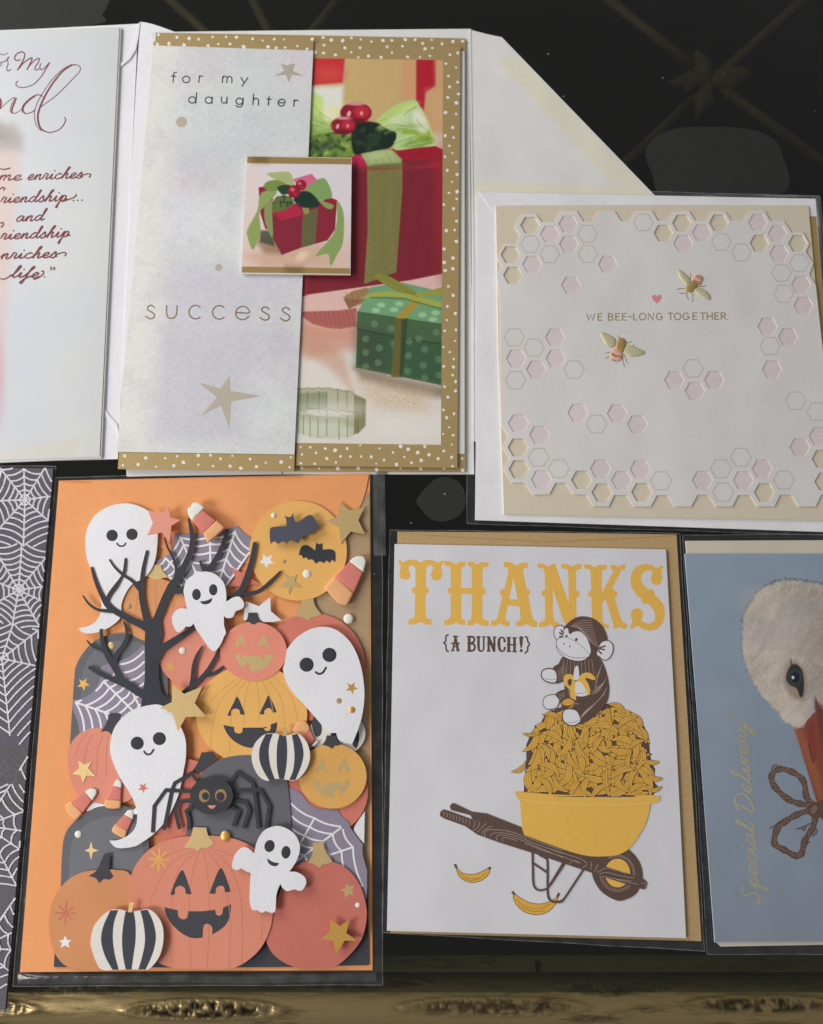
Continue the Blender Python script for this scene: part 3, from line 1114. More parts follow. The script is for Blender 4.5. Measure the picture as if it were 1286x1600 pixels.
# sprouts and dark leaf
cv.poly(spline(P1((62, 730), (160, 690), (300, 680), (410, 690), (440, 780), (425, 890), (62, 890)), True, 4), (116, 138, 62), 3)
fn = cv.fbm(7, 21)
mask = np.clip(0.5 - cv.sd(P1((66, 700), (300, 680), (410, 690), (440, 780), (425, 885), (66, 885))) / 4, 0, 1)
cv.mix(mask * np.clip((fn - 0.5) * 5, 0, 1), (52, 84, 40))
cv.mix(mask * np.clip((0.38 - fn) * 6, 0, 1) * 0.7, (178, 188, 92))
cv.poly(P1((85, 830), (250, 710), (300, 760), (150, 860)), (44, 66, 50), 12, 0.7)
cv.poly(spline(P1((430, 620), (520, 590), (640, 600), (720, 650), (800, 690), (760, 800), (640, 830), (540, 850), (440, 850)), True, 4), (24, 40, 30), 5)
fn2 = cv.fbm(10, 5)
mask = np.clip(0.5 - cv.sd(P1((430, 620), (640, 600), (800, 690), (640, 830), (440, 850))) / 5, 0, 1)
cv.mix(mask * np.clip((fn2 - 0.52) * 5, 0, 1) * 0.6, (50, 76, 46))
# berries
for (cx, cy, rx, ry) in ((462, 515, 132, 88), (356, 622, 106, 72)):
    c = P1((cx, cy))[0]
    rx, ry = rx / 5.358, ry / 5.358
    cv.ellipse(c[0], c[1], rx, ry, (140, 22, 44), 2)
    cv.ellipse(c[0] + rx * 0.35, c[1] - ry * 0.1, rx * 0.5, ry * 0.6, (196, 48, 62), 7, 0.8)
    cv.ellipse(c[0], c[1] - ry * 0.85, rx * 0.6, ry * 0.16, (226, 176, 180), 3, 0.8)
    cv.ellipse(c[0] - rx * 0.45, c[1] + ry * 0.1, rx * 0.12, ry * 0.3, (244, 200, 200), 2, 0.8, 20)
    cv.ellipse(c[0] + rx * 0.35, c[1] + ry * 0.05, rx * 0.1, ry * 0.2, (240, 180, 180), 2, 0.8)
    cv.ellipse(c[0], c[1] + ry * 0.8, rx * 0.7, ry * 0.25, (90, 14, 30), 5, 0.7)
# curled paper ribbon, rosy
cv.poly(P2((425, 320), (500, 270), (600, 245), (690, 265), (640, 340), (470, 410)), (158, 122, 84), 2)
cv.poly(P2((430, 330), (590, 340), (470, 408)), (134, 94, 66), 2, 0.8)
cv.poly(P2((110, 430), (250, 425), (400, 420), (530, 400), (530, 545), (400, 565), (300, 555), (190, 525), (110, 470)), (172, 98, 92), 4)
for k in range(11):
    u = 130 + k * 36
    cv.line(P2((u, 430), (u + 25, 500 + 5 * min(k, 8))), 0.9, (130, 66, 58), 1.2, 0.7)
for k in range(5):
    u = 450 + k * 42
    cv.line(P2((u, 282 - k * 3), (u + 12, 370 - 8 * k)), 0.8, (112, 76, 52), 1.2, 0.7)
cv.poly(P2((110, 560), (400, 580), (530, 560), (530, 640), (320, 640), (110, 600)), (206, 144, 124), 16, 0.7)
# green box
cv.poly(P2((640, 240), (880, 205), (1260, 290), (1260, 540), (540, 425)), (112, 158, 116), 3)
cv.poly(P2((535, 425), (1260, 535), (1260, 700), (530, 565)), (72, 100, 68), 2)
cv.poly(P2((535, 560), (1260, 690), (1260, 1015), (525, 862)), (60, 92, 64), 2)
cv.poly(P2((535, 560), (760, 600), (740, 900), (525, 862)), (62, 76, 56), 30, 0.7)
cv.line(P2((535, 565), (850, 630), (1260, 690)), 1.4, (40, 62, 44), 2)
for (u, v) in ((668, 525), (800, 560), (1010, 640), (1145, 590), (600, 640), (705, 710), (935, 660), (1055, 720), (600, 745), (695, 825), (930, 770), (1045, 845), (925, 890), (1165, 800), (1170, 920), (820, 680), (1055, 945), (600, 855)):
    c = P2((u, v))[0]
    cv.ellipse(c[0], c[1], 5.6, 5.6, (110, 142, 104), 2.5, 0.55)
for (u, v) in ((720, 378), (820, 415), (680, 420), (860, 370), (1040, 455), (1120, 490), (1140, 440)):
    c = P2((u, v))[0]
    cv.ellipse(c[0], c[1], 6.5, 4, (168, 206, 166), 2.5, 0.7)
cv.poly(P2((830, 480), (910, 480), (890, 640), (860, 940), (795, 935), (820, 660)), (104, 96, 50), 1.5)
cv.poly(P2((880, 480), (925, 480), (905, 760), (880, 940), (862, 940)), (44, 66, 44), 6, 0.7)
cv.poly(P2((960, 340), (1040, 340), (905, 485), (832, 480)), (166, 142, 58), 1.5)
cv.poly(P2((660, 160), (700, 132), (800, 165), (960, 255), (1010, 300), (930, 320), (760, 230)), (132, 134, 62), 1.5)
cv.poly(P2((560, 330), (640, 285), (780, 270), (960, 300), (1200, 360), (1260, 400), (1100, 385), (900, 320), (760, 310)), (160, 168, 74), 1.5)
cv.poly(P2((960, 330), (1000, 290), (1260, 225), (1260, 300), (1060, 310)), (150, 152, 66), 1.5)
cv.line(P2((640, 320), (900, 330), (1190, 410)), 1.2, (70, 90, 52), 2)
cv.line(P2((965, 335), (1020, 290)), 2.5, (176, 150, 64), 1.5)
for k in range(22):
    a = P2((700 + k * 14, 140 + k * 8))[0]
    cv.line([a, (a[0] + 0.8, a[1] + 1.6)], 0.6, (86, 88, 40), 0.8, 0.6)
# shadow and sparkle by the box
cv.poly(P2((525, 865), (1260, 1020), (1260, 1110), (900, 1050), (560, 960)), (122, 104, 84), 18, 0.75)
cv.poly(P2((540, 950), (1100, 1050), (1050, 1230), (640, 1160)), (208, 178, 146), 40, 0.55)
sp = RNG.random(cv.X.shape)
sm_ = np.clip(0.5 - cv.sd(P2((560, 950), (1100, 1040), (1080, 1230), (700, 1200))) / 30, 0, 1)
cv.mix(sm_ * (sp > 0.82) * 0.5, (244, 226, 200))
cv.mix(sm_ * (sp < 0.2) * 0.35, (150, 124, 96))
# crimped paper ring
cv.poly(P2((72, 1020), (300, 1015), (460, 1040), (560, 1080), (600, 1110), (600, 1310), (540, 1370), (470, 1400), (250, 1410), (72, 1370)), (170, 172, 142), 3, 0.9)
cv.poly(P2((90, 1270), (400, 1280), (500, 1340), (480, 1420), (90, 1400)), (204, 208, 190), 14, 0.8)
cv.poly(P2((95, 1060), (300, 1050), (300, 1190), (95, 1200)), (136, 142, 112), 4, 0.8)
cv.poly(P2((310, 1020), (510, 1040), (510, 1195), (400, 1180), (310, 1165)), (178, 176, 150), 3, 0.8)
cv.poly(P2((150, 1190), (300, 1180), (420, 1195), (500, 1210), (500, 1225), (380, 1250), (250, 1240), (150, 1215)), (206, 202, 188), 4, 0.9)
cv.poly(P2((515, 1075), (605, 1110), (600, 1310), (545, 1370), (515, 1370)), (122, 120, 78), 3, 0.8)
for u, v0, v1 in ((95, 1060, 1210), (150, 1045, 1190), (240, 1045, 1210), (300, 1050, 1240), (385, 1030, 1180), (455, 1040, 1190), (515, 1070, 1380), (540, 1200, 1370), (580, 1100, 1330), (120, 1230, 1380), (170, 1240, 1400), (232, 1255, 1400), (300, 1260, 1390), (395, 1260, 1420), (460, 1240, 1400)):
    cv.line(P2((u, v0), (u, v1)), 1.1, (92, 92, 62), 1.2, 0.75)
zig = [P2((72 + 40 * k, 1022 + (8 if k % 2 else -6) + max(0, k - 6) * 7))[0] for k in range(12)]
cv.line(zig, 0.9, (120, 118, 88), 1.2, 0.7)
zig = [P2((150 + 45 * k, 1172 + (10 if k % 2 else -4) + k * 4))[0] for k in range(9)]
cv.line(zig, 0.9, (92, 80, 60), 1.2, 0.8)
zig = [P2((72 + 45 * k, 1228 + (10 if k % 2 else -4) + k * 3 - max(0, k - 6) * 10))[0] for k in range(10)]
cv.line(zig, 0.8, (120, 120, 92), 1.2, 0.7)
for (u, v, a, b, c, al, ro) in ((820, 560, 16, 7, (206, 222, 170), 0.8, -25), (1000, 600, 10, 18, (228, 228, 206), 0.8, -25), (900, 470, 16, 5, (200, 218, 140), 0.7, -25), (700, 620, 12, 5, (200, 216, 150), 0.6, -35), (880, 640, 24, 5, (132, 162, 78), 0.55, -8), (1060, 740, 9, 5, (110, 140, 50), 0.6, 0),
                                (140, 470, 9, 14, (196, 218, 130), 0.7, 20), (240, 540, 10, 8, (232, 230, 190), 0.8, 0), (180, 640, 13, 5, (190, 212, 130), 0.6, -10), (650, 870, 20, 5, (182, 196, 140), 0.7, -6), (700, 960, 26, 4, (104, 104, 58), 0.5, -4)):
    c0 = P1((u, v))[0]
    cv.ellipse(c0[0], c0[1], a, b, c, 8, al, ro)
cv.poly([(690, 250), (640, 262), (560, 262), (480, 262), (480, 270), (690, 262)], (176, 40, 60), 8, 0.5)
cv.ellipse(690, 330, 12, 90, (160, 40, 54), 16, 0.5)
cv.ellipse(520, 640, 60, 12, (226, 224, 218), 20, 0.5)
cv.ellipse(640, 665, 60, 22, (224, 222, 216), 20, 0.6)
# cloth weave, ribbon grain, bow creases
wv = np.sin((cv.X * 0.9 + cv.Y * 0.5) * 1.9) * 0.5 + np.sin((cv.X * 0.4 - cv.Y * 1.1) * 2.1) * 0.5
lowm = np.clip((cv.Y - 560) / 40, 0, 1) * np.clip((700 - cv.Y) / 20, 0, 1)
cv.rgb += (wv * lowm * (cv.fbm(30, 77) - 0.2))[..., None] * 9
rbm = np.clip(0.5 - cv.sd(P1((555, 960), (850, 930), (800, 1850), (530, 1950))) / 3, 0, 1)
cv.rgb += (rbm * (cv.noise(1.6, 55, sx=3, sy=0.6) - 0.5))[..., None] * 7
cv.rgb += (rbm * (cv.fbm(24, 56, sx=0.5, sy=3) - 0.5))[..., None] * 16
bxm = np.clip(0.5 - cv.sd([(480, 270), (690, 250), (690, 420), (470, 455)]) / 3, 0, 1) * (1 - rbm)
cv.rgb += (bxm * (cv.fbm(26, 57, sx=0.4, sy=2.5) - 0.5))[..., None] * np.array([12, 3, 4])
for a_, b_, c_ in (((640, 640), (760, 600), (900, 620)), ((700, 690), (820, 640), (960, 650)), ((860, 520), (900, 480), (960, 450)), ((960, 560), (1010, 620), (1060, 660)), ((780, 760), (880, 720), (960, 700)), ((900, 790), (1000, 770), (1090, 750)), ((90, 430), (150, 500), (240, 560)), ((80, 540), (160, 580), (240, 610)), ((90, 600), (170, 620), (230, 650))):
    l_ = P1(a_, b_, c_)
    cv.line(spline(l_, False, 5), 1.0, (226, 234, 190), 2.2, 0.55)
    cv.line([(x + 1.6, y + 2.2) for x, y in spline(l_, False, 5)], 1.0, (108, 140, 66), 2.6, 0.5)
cv.rgb += (RNG.random(cv.X.shape)[..., None] - 0.5) * 8
cv.build('gift_photo', print_material('photo_print', 0.42, 0.04), 2.62, fp, 1.2)

# --- folded left panel with bands, and the vellum over it
lp = slab('folded_panel', [(241, 51), (490, 59), (481, 250), (472, 430), (459.5, 736.5), (184, 732.5), (212, 400)], gold_pap, 3.3, 0.5, dc)
polka('polka_dots', 3.306, [(244, 53), (488, 61), (487, 77), (243, 69)], lp, 15.5, seed=12)
polka('polka_dots', 3.306, [(188, 709), (457, 713), (456, 733), (187, 729)], lp, 17.5, seed=14)
m = Mesh()
m.slab([(236, 50), (244, 52), (243, 66), (238, 62)], white_edge, 3.45, 0.2)
m.build('worn_corner', lp)
cv = Canvas([(239.5, 71), (489.5, 79), (460, 710), (182.5, 706)], 200, 460)
X, Y, S, T = cv.X, cv.Y, cv.S, cv.T
cv.rgb[:] = (204, 206, 205)
n1, n2 = cv.fbm(70, 31), cv.fbm(45, 35)
cv.mix(np.clip((n1 - 0.45) * 3, 0, 1) * 0.5, (192, 198, 201))
cv.poly([(262, 420), (470, 418), (440, 560), (392, 690), (232, 690)], (196, 195, 202), 40, 0.8)
cv.poly([(258, 470), (398, 470), (393, 640), (372, 684), (238, 684)], (188, 186, 197), 30, 0.5)
for (u, v, a, b, c, al) in ((300, 280, 44, 34, (205, 190, 198), 0.7), (290, 105, 44, 26, (211, 198, 207), 0.65), (470, 95, 24, 44, (213, 195, 205), 0.65), (405, 228, 20, 14, (206, 188, 203), 0.6), (335, 240, 80, 34, (186, 192, 198), 0.5), (440, 330, 30, 70, (208, 211, 214), 0.6),
                           (360, 190, 110, 50, (194, 203, 204), 0.6), (310, 345, 80, 40, (209, 211, 215), 0.8), (320, 440, 55, 25, (190, 188, 203), 0.55), (440, 545, 22, 24, (192, 180, 198), 0.6), (425, 590, 26, 12, (211, 194, 204), 0.6), (425, 640, 40, 50, (206, 211, 211), 0.7),
                           (410, 450, 50, 18, (200, 190, 205), 0.5), (345, 500, 60, 16, (207, 207, 216), 0.4), (265, 330, 20, 70, (206, 198, 208), 0.5)):
    cv.ellipse(u, v, a, b, c, 60, al)
cv.mix(np.clip((0.24 - S) / 0.16, 0, 1) * 0.95, (213, 212, 206))
gm = cv.rgb.mean(-1, keepdims=True)
cv.rgb = gm + (cv.rgb - gm) * 0.8
cv.mix(np.clip((cv.fbm(34, 91) - 0.5) * 4, 0, 1) * 0.3, (186, 188, 192))
cv.rgb += (cv.noise(1.6, 7, sx=1.0, sy=3.0, rot=0.8)[..., None] - 0.5) * 10
cv.rgb += (cv.noise(1.5, 8, sx=3.0, sy=1.0, rot=0.4)[..., None] - 0.5) * 7
cv.rgb += (RNG.random(X.shape)[..., None] - 0.5) * 6
vel = cv.build('vellum_wrap', print_material('vellum', 0.5, 0.0), 3.5, dc, 1.24, dz=lambda c: 0.03 * np.sin(np.clip(c.S, 0, 1) * 3.1))
ink_grey = material('charcoal_ink', lin((52, 54, 58), 1.1), 0.5)
ink_gold = foil('bronze_ink', (150, 128, 96), 1.5, 0.28, 0.25)
ink_star = material('taupe_ink', lin((180, 171, 156), 1.2), 0.55, 0.2)
SM = Z(200, 90, 4.287)


def arc(cx, cy, rx, ry, a0, a1, n=14):
    return ell(cx, cy, rx, ry, n, 0, a0, a1) if abs(a1 - a0) < 359 else ell(cx, cy, rx, ry, n) + [ell(cx, cy, rx, ry, n)[0]]


m = Mesh(3.545)
W = 1.75
for s in ([(326, 98), (312, 100), (306, 114), (302, 165)], [(290, 124), (320, 125)], arc(390, 146, 24, 22, 0, 360), [(474, 166), (478, 122)], [(477, 136), (486, 124), (502, 125)],
          [(632, 167), (636, 123)], [(635, 140), (645, 126), (658, 127), (664, 140), (662, 168)], [(664, 140), (674, 127), (688, 128), (696, 140), (695, 170)], [(756, 133), (779, 172)], [(804, 133), (763, 192)],
          arc(430, 283, 23, 21, 0, 360), [(460, 234), (454, 305)], arc(540, 285, 23, 21, 0, 360), [(565, 264), (562, 307)], [(627, 263), (626, 290), (634, 303), (648, 304), (660, 296), (664, 264)], [(664, 264), (662, 307)],
          arc(746, 292, 23, 21, 0, 360), [(772, 270), (769, 310), (758, 328), (738, 330), (724, 320)], [(842, 244), (836, 316)], [(838, 290), (848, 275), (864, 274), (875, 286), (873, 318)], [(945, 262), (940, 319)], [(930, 277), (958, 279)],
          [(1005, 300), (1051, 303), (1046, 286), (1030, 278), (1012, 286), (1005, 302), (1014, 320), (1032, 324), (1048, 314)], [(1110, 326), (1113, 282)], [(1112, 298), (1122, 285), (1139, 288)]):
    m.stroke(SM(*s), W, ink_grey, n=3)
m.build('lettering', vel)
SU = Z(210, 460, 4.763)
m = Mesh(3.545)
for s in ([(149, 97), (128, 81), (102, 90), (99, 112), (122, 128), (148, 146), (146, 170), (118, 182), (82, 162)], [(240, 84), (240, 140), (252, 172), (278, 178), (304, 166), (314, 140), (318, 84)],
          arc(455, 132, 48, 50, -45, -315, 18), arc(632, 134, 50, 50, -45, -315, 18), [(755, 134), (852, 138), (846, 108), (820, 90), (790, 92), (764, 110), (754, 140), (766, 172), (800, 188), (830, 182), (850, 164)],
          [(1000, 110), (978, 93), (952, 102), (950, 122), (974, 138), (1000, 156), (998, 180), (970, 192), (934, 172)], [(1154, 114), (1132, 97), (1106, 106), (1104, 126), (1128, 142), (1154, 160), (1150, 186), (1122, 197), (1086, 176)]):
    m.stroke(SU(*s), 2.1, ink_gold, n=3)
tag(m.build('lettering', vel), 'spaced bronze word across the vellum')
for nm_, pts_ in (('printed_star', SU((470, 652), (640, 700), (712, 603), (714, 718), (945, 756), (720, 798), (708, 998), (643, 828), (500, 902), (612, 765))),
                  ('printed_star', SM((1025, 38), (1062, 52), (1118, 38), (1105, 90), (1180, 122), (1095, 115), (1077, 168), (1058, 115), (980, 122), (1045, 88))),
                  ('printed_dot', ell(283.5, 190.5, 8.4)), ('printed_dot', ell(342, 418, 5.8))):
    m = Mesh(3.54)
    m.slab(pts_, ink_star)
    m.build(nm_, vel)

# --- square gift tag on top
tg = slab('square_tag', [(386, 243.5), (549.5, 247), (547.5, 429), (376.5, 427)], white_edge, 5.0, 0.9, dc)
cv = Canvas([(386.6, 244.2), (549, 247.6), (547, 428), (377.6, 426)], 190, 200)
cv.sharp = 0.6
TG = Z(370, 230, 6.768)
X, Y, S, T = cv.X, cv.Y, cv.S, cv.T
cv.rgb[:] = (214, 206, 212)
cv.mix(np.clip((T - 0.45) / 0.4, 0, 1) * 0.9, (212, 180, 166))
cv.mix(np.clip((0.25 - S) / 0.25, 0, 1) * 0.6, (222, 200, 184))
cv.poly(TG((90, 1150), (400, 1080), (900, 1000), (1000, 1250), (300, 1260)), (198, 162, 134), 18, 0.6)
cv.poly(TG((200, 1000), (440, 930), (480, 1130), (300, 1120)), (150, 112, 88), 12, 0.8)
cv.poly(TG((245, 880), (380, 880), (400, 1050), (240, 1000)), (66, 72, 58), 9, 0.85)
cv.poly(TG((230, 425), (300, 415), (380, 500), (390, 900), (300, 860), (250, 700)), (140, 30, 52), 3)
cv.poly(TG((372, 690), (600, 590), (700, 640), (705, 720), (690, 1060), (475, 1140), (380, 960)), (130, 36, 54), 2)
cv.poly(TG((590, 600), (1060, 560), (1040, 870), (960, 985), (690, 1062), (705, 690)), (134, 36, 54), 2)
cv.poly(TG((375, 690), (600, 590), (700, 680), (690, 720), (480, 775)), (172, 38, 66), 3)
cv.poly(TG((590, 340), (790, 280), (900, 400), (700, 480)), (204, 104, 134), 3)
cv.poly(TG((870, 600), (960, 520), (1060, 560), (1050, 620), (900, 650)), (150, 28, 50), 3)
cv.poly(TG((700, 690), (860, 640), (830, 1020), (680, 1060)), (98, 96, 62), 2)
cv.poly(TG((690, 640), (760, 640), (770, 700), (715, 712)), (142, 142, 74), 3)
g1, g2, g3 = (140, 158, 92), (116, 140, 70), (164, 176, 118)
cv.poly(spline(TG((260, 480), (430, 470), (300, 620), (240, 700), (250, 900), (170, 1085), (115, 950), (110, 880), (160, 780), (220, 660)), True, 4), g1, 3)
cv.poly(spline(TG((300, 620), (380, 560), (375, 700), (380, 960), (310, 830), (290, 720)), True, 4), (132, 146, 90), 3)
cv.poly(spline(TG((318, 280), (450, 262), (560, 265), (600, 360), (600, 420), (480, 400), (400, 340)), True, 4), g3, 3)
cv.poly(spline(TG((285, 410), (330, 360), (440, 350), (540, 410), (470, 450), (340, 465)), True, 4), g2, 3)
cv.poly(spline(TG((720, 450), (800, 380), (930, 330), (1010, 520), (900, 560), (1020, 610), (1000, 655), (940, 640), (860, 570), (780, 550)), True, 4), (126, 156, 92), 3)
cv.poly(spline(TG((1060, 570), (1120, 660), (1135, 800), (1120, 1020), (1060, 1140), (990, 1255), (965, 1130), (830, 1150), (950, 1010), (1030, 900), (1060, 760)), True, 4), (134, 156, 92), 3)
cv.poly(spline(TG((430, 420), (560, 400), (560, 480), (480, 500)), True, 4), (34, 62, 44), 4)
cv.poly(spline(TG((380, 590), (430, 520), (560, 520), (600, 590), (520, 660), (385, 680)), True, 4), (96, 110, 56), 3)
mk = np.clip(0.5 - cv.sd(TG((380, 590), (430, 510), (570, 510), (600, 590), (520, 640), (400, 640))) / 4, 0, 1)
cv.mix(mk * np.clip((cv.fbm(5, 3) - 0.42) * 6, 0, 1), (34, 60, 42))
cv.poly(spline(TG((600, 560), (660, 470), (780, 480), (880, 600), (800, 640), (690, 630)), True, 4), (26, 50, 40), 4)
for (u, v, r) in ((605, 468, 68), (680, 400, 56)):
    c = TG((u, v))[0]
    r /= 6.768
    cv.ellipse(c[0], c[1], r, r, (140, 24, 44), 1.5)
    cv.ellipse(c[0] - r * 0.25, c[1] - r * 0.3, r * 0.35, r * 0.3, (226, 120, 130), 3, 0.8)
    cv.ellipse(c[0] + r * 0.2, c[1] + r * 0.4, r * 0.3, r * 0.3, (190, 50, 66), 4, 0.6)
cv.ellipse(*TG((690, 1150))[0], 10, 6, (236, 206, 176), 8, 0.8, -30)
cv.poly(TG((90, 85), (1230, 110), (1230, 184), (90, 168)), (150, 124, 76), 1.2)
cv.poly(TG((170, 85), (330, 90), (330, 165), (170, 160)), (96, 74, 36), 16, 0.6)
cv.poly(TG((40, 1262), (1210, 1280), (1210, 1360), (40, 1340)), (152, 126, 78), 1.2)
cv.poly(TG((520, 1260), (700, 1270), (700, 1340), (520, 1340)), (104, 80, 40), 16, 0.6)
cv.build('tag_print', print_material('tag_print', 0.4, 0.03), 5.01, tg, 1.2)

# ================================================================== halloween card, its orange envelope and clear sleeve
KH = 1.22
hA, hB, hC, hD = Z(80, 770, 6.956), Z(220, 770, 6.956), Z(370, 770, 5.845), Z(80, 980, 6.956)
hE, hF, hG, hH = Z(220, 980, 6.956), Z(390, 960, 6.43), Z(70, 1190, 6.43), Z(220, 1160, 6.43)
hI, hJ, hK, hL = Z(380, 1110, 6.124), Z(60, 1330, 6.124), Z(230, 1280, 6.4), Z(370, 1280, 5.845)


def hp(name, rgb, **k):
    return paper(name, tuple(c + (232 - c) * 0.09 for c in rgb), KH, **k)


orange = hp('orange_envelope_paper', (226, 144, 86), gs=300)
kraft_in = hp('kraft_liner', (162, 134, 98), gs=400)
ghostw = hp('ghost_white_card', (218, 218, 228), bump=0.6)
charcoal = hp('charcoal_card', (50, 51, 58), bump=0.4)
tomb = hp('tombstone_grey', (86, 86, 92), bump=0.4)
tomb2 = hp('tombstone_face_grey', (98, 99, 105), bump=0.4)
coral = hp('coral_card', (210, 128, 106), bump=0.4)
coral2 = hp('brick_coral_card', (200, 108, 90), bump=0.4)
rust = hp('rust_coral_card', (186, 98, 84), bump=0.4)
amber = hp('amber_card', (222, 166, 86), bump=0.4)
amber2 = hp('honey_card', (212, 156, 78), bump=0.4)
tan_o = hp('tan_orange_card', (206, 138, 86), bump=0.4)
plum = hp('plum_grey_card', (128, 120, 138), bump=0.4)
webw = hp('web_white_ink', (222, 220, 230))
khaki = foil('khaki_foil', (196, 170, 120), 1.35, 0.5)
goldf = foil('gold_foil', (206, 160, 84), 1.4, 0.42)
cornred, cornor, cornw = hp('candy_red', (204, 112, 100)), hp('candy_orange', (226, 160, 108)), hp('candy_white', (222, 220, 210))
stripew = hp('stripe_cream', (216, 210, 202), bump=0.4)
ribline = hp('rib_ink', (190, 106, 84))
ribline2 = hp('amber_rib_ink', (198, 144, 70))
black_ink = hp('black_ink', (40, 42, 48))
pinkink = hp('pink_ink', (224, 130, 112))

he = empty('orange_envelope', 330, 1130, 'orange envelope with kraft lining behind the pop-up halloween card', 'envelope')
slab('body', [(92, 751), (330, 745.5), (578, 740), (580, 1100), (582, 1516), (300, 1517), (31, 1519), (60, 1150)], orange, 0.9, 0.8, he)
slab('lining', spline([(577.5, 768, 1), (571, 772, 1), (566, 785), (556, 800), (530, 840), (500, 890), (473, 935), (464, 966, 1), (464, 1500, 1), (577, 1508, 1)], True, 3), kraft_in, 1.0, 0.1, he)
slab('flap', [(94, 752), (140, 752.5), (158, 768), (178, 790), (210, 820), (240, 850), (300, 880), (420, 880), (500, 880), (540, 835), (558, 800), (567, 782), (572, 765), (576, 742), (330, 747)], orange, 1.32, 0.25, he)

hc = empty('pop_up_card', 330, 1130, 'layered halloween pop-up card of ghosts, pumpkins and a bare black tree', 'card')


def piece(name, pts, mat, z, th=0.35, smooth=True, parent=None, pad=0.0, holes=(), n=5):
    if smooth:
        pts = spline(pts, True, n)
    return slab(name, pts, mat, z, th, parent or hc, holes=holes, pad=pad)


def sub(name, pts, mat, z, parent, smooth=True, th=0.0):
    return slab(name, spline(pts, True, 4) if smooth else pts, mat, z, th, parent)


def dot(u, v, r, mat, z, h=0.35, parent=None, ry=None, name='bead'):
    m = Mesh()
    m.dome(ell(u, v, r, ry or r, 20), mat, z, h, 4)
    return m.build(name, parent or hc)


def ribs(lines, mat, z, parent, w=1.1):
    m = Mesh(z)
    for l in lines:
        m.stroke(l, w, mat, n=4)
    return m.build('ribs', parent)


def web_on(parent, poly, hub, tips, radii, z, w=3.0, sag=0.88):
    m = Mesh(z, 0.001)
    for s in web_strands(hub, tips, radii, sag):
        for run in clip_runs(s, lambda p: inside(p, poly)):
            m.stroke(thin(run, 3), w, webw, n=2)
    return m.build('web_lines', parent)


# ---------- back layer
piece('base_panel', [(88, 1440), (84, 1511), (330, 1512), (450, 1511), (576, 1508), (575, 1390), (330, 1380)], charcoal, 1.45, 0.3, False)
p = piece('web_panel', hB((150, 757, 1), (240, 700), (330, 640), (365, 440, 1), (510, 440), (700, 440), (900, 400), (1045, 358, 1), (1110, 430), (1190, 480, 1), (1185, 640), (1060, 850), (930, 1020, 1), (700, 1100, 1), (380, 1020, 1), (340, 930), (270, 890), (215, 800, 1)), plum, 1.75)
poly = hB((180, 770), (345, 650), (395, 460), (1045, 390), (1180, 500), (1180, 650), (930, 1010), (600, 1100), (380, 1000), (220, 820))
web_on(p, poly, hB((761, 1240))[0], hB((150, 800), (260, 700), (428, 480), (752, 470), (1025, 420), (1200, 620)), (0.99, 0.89, 0.77, 0.64, 0.5, 0.36), 1.76, 3.0, 0.93)
tp = piece('tombstone', [(109, 1170, 1), (112, 1120), (116, 1060), (119, 1040), (130, 1020), (145, 1004), (163, 994), (182, 990), (206, 991), (235, 1000), (255, 1020), (262, 1060), (262, 1170, 1)], tomb, 1.85)
sub('face', [(124, 1168, 1), (127, 1070), (131, 1045), (143, 1022), (160, 1008), (185, 1001), (215, 1004), (240, 1018), (250, 1050), (250, 1168, 1)], tomb2, 1.856, tp)
pk = piece('pumpkin', ell(240, 953, 52, 50, 40), tan_o, 1.95, smooth=False)
piece('stem', [(238, 882, 1), (251, 882, 1), (254, 892), (262, 901), (255, 903), (248, 905.5), (240, 905), (232, 901.5), (229, 899), (235, 893)], khaki, 2.05, 0.1, parent=pk)
ribs([[(225, 905), (215, 930), (212, 960)], [(243, 906), (243, 930), (244, 960)], [(255, 905), (266, 925), (272, 950)]], hp('tan_rib', (184, 120, 74)), 1.956, pk, 1.2)
dot(*hA((845, 1235))[0], 4.0, kraft_in, 1.95, 0.3, pk)
pk = piece('pumpkin', ell(303, 1008, 60, 68, 40), coral, 2.05, smooth=False)
dot(*hE((455, 255))[0], 5.4, cornw, 2.05, 0.45, pk)
sub('star', star(*hE((320, 428))[0], 9.5, -70), goldf, 2.06, pk, False)
pk = piece('pumpkin', ell(488, 1042, 83, 84, 44), coral2, 1.9, smooth=False)
piece('stem', hC((590, 985, 1), (700, 965, 1), (715, 1030), (775, 1112, 1), (720, 1132), (690, 1135), (650, 1165), (600, 1137), (525, 1130, 1), (570, 1070)), khaki, 2.0, 0.1, parent=pk)
dot(*hC((1020, 1150))[0], 7.8, cornw, 1.9, 0.6, pk)
piece('star', star(379, 906, 27, -60), coral2, 1.85, 0.3, False)
moon = piece('moon', ell(466, 860.5, 76, 78, 56), amber, 2.1, smooth=False)
for (u, v, r) in ((337, 207, 24), (640, 740, 38)):
    dot(*hC((u, v))[0], r / 5.845, cornw, 2.1, 0.5, moon)
dot(*hC((432, 627))[0], 3.4, kraft_in, 2.1, 0.2, moon)
sub('star', hC((240, 555), (270, 590), (325, 570), (305, 615), (335, 645), (285, 650), (272, 690), (250, 645), (205, 640), (238, 605)), webw, 2.108, moon, False)
piece('star', hC((435, 740), (485, 770), (545, 750), (530, 810), (590, 860), (505, 860), (475, 925), (455, 860), (385, 850), (450, 805)), khaki, 2.3, 0.2, False, moon)
piece('bat', hC((565, 572, 1), (585, 500), (620, 478), (665, 490), (715, 530, 1), (725, 455, 1), (750, 470), (780, 460, 1), (782, 520, 1), (850, 515), (890, 530), (900, 570), (897, 632, 1), (870, 612), (845, 640, 1), (820, 618), (792, 642, 1), (760, 625), (720, 646, 1), (690, 608), (652, 612, 1), (632, 588), (606, 600, 1), (590, 568)), black_ink, 2.25, 0.15, parent=moon, n=3)
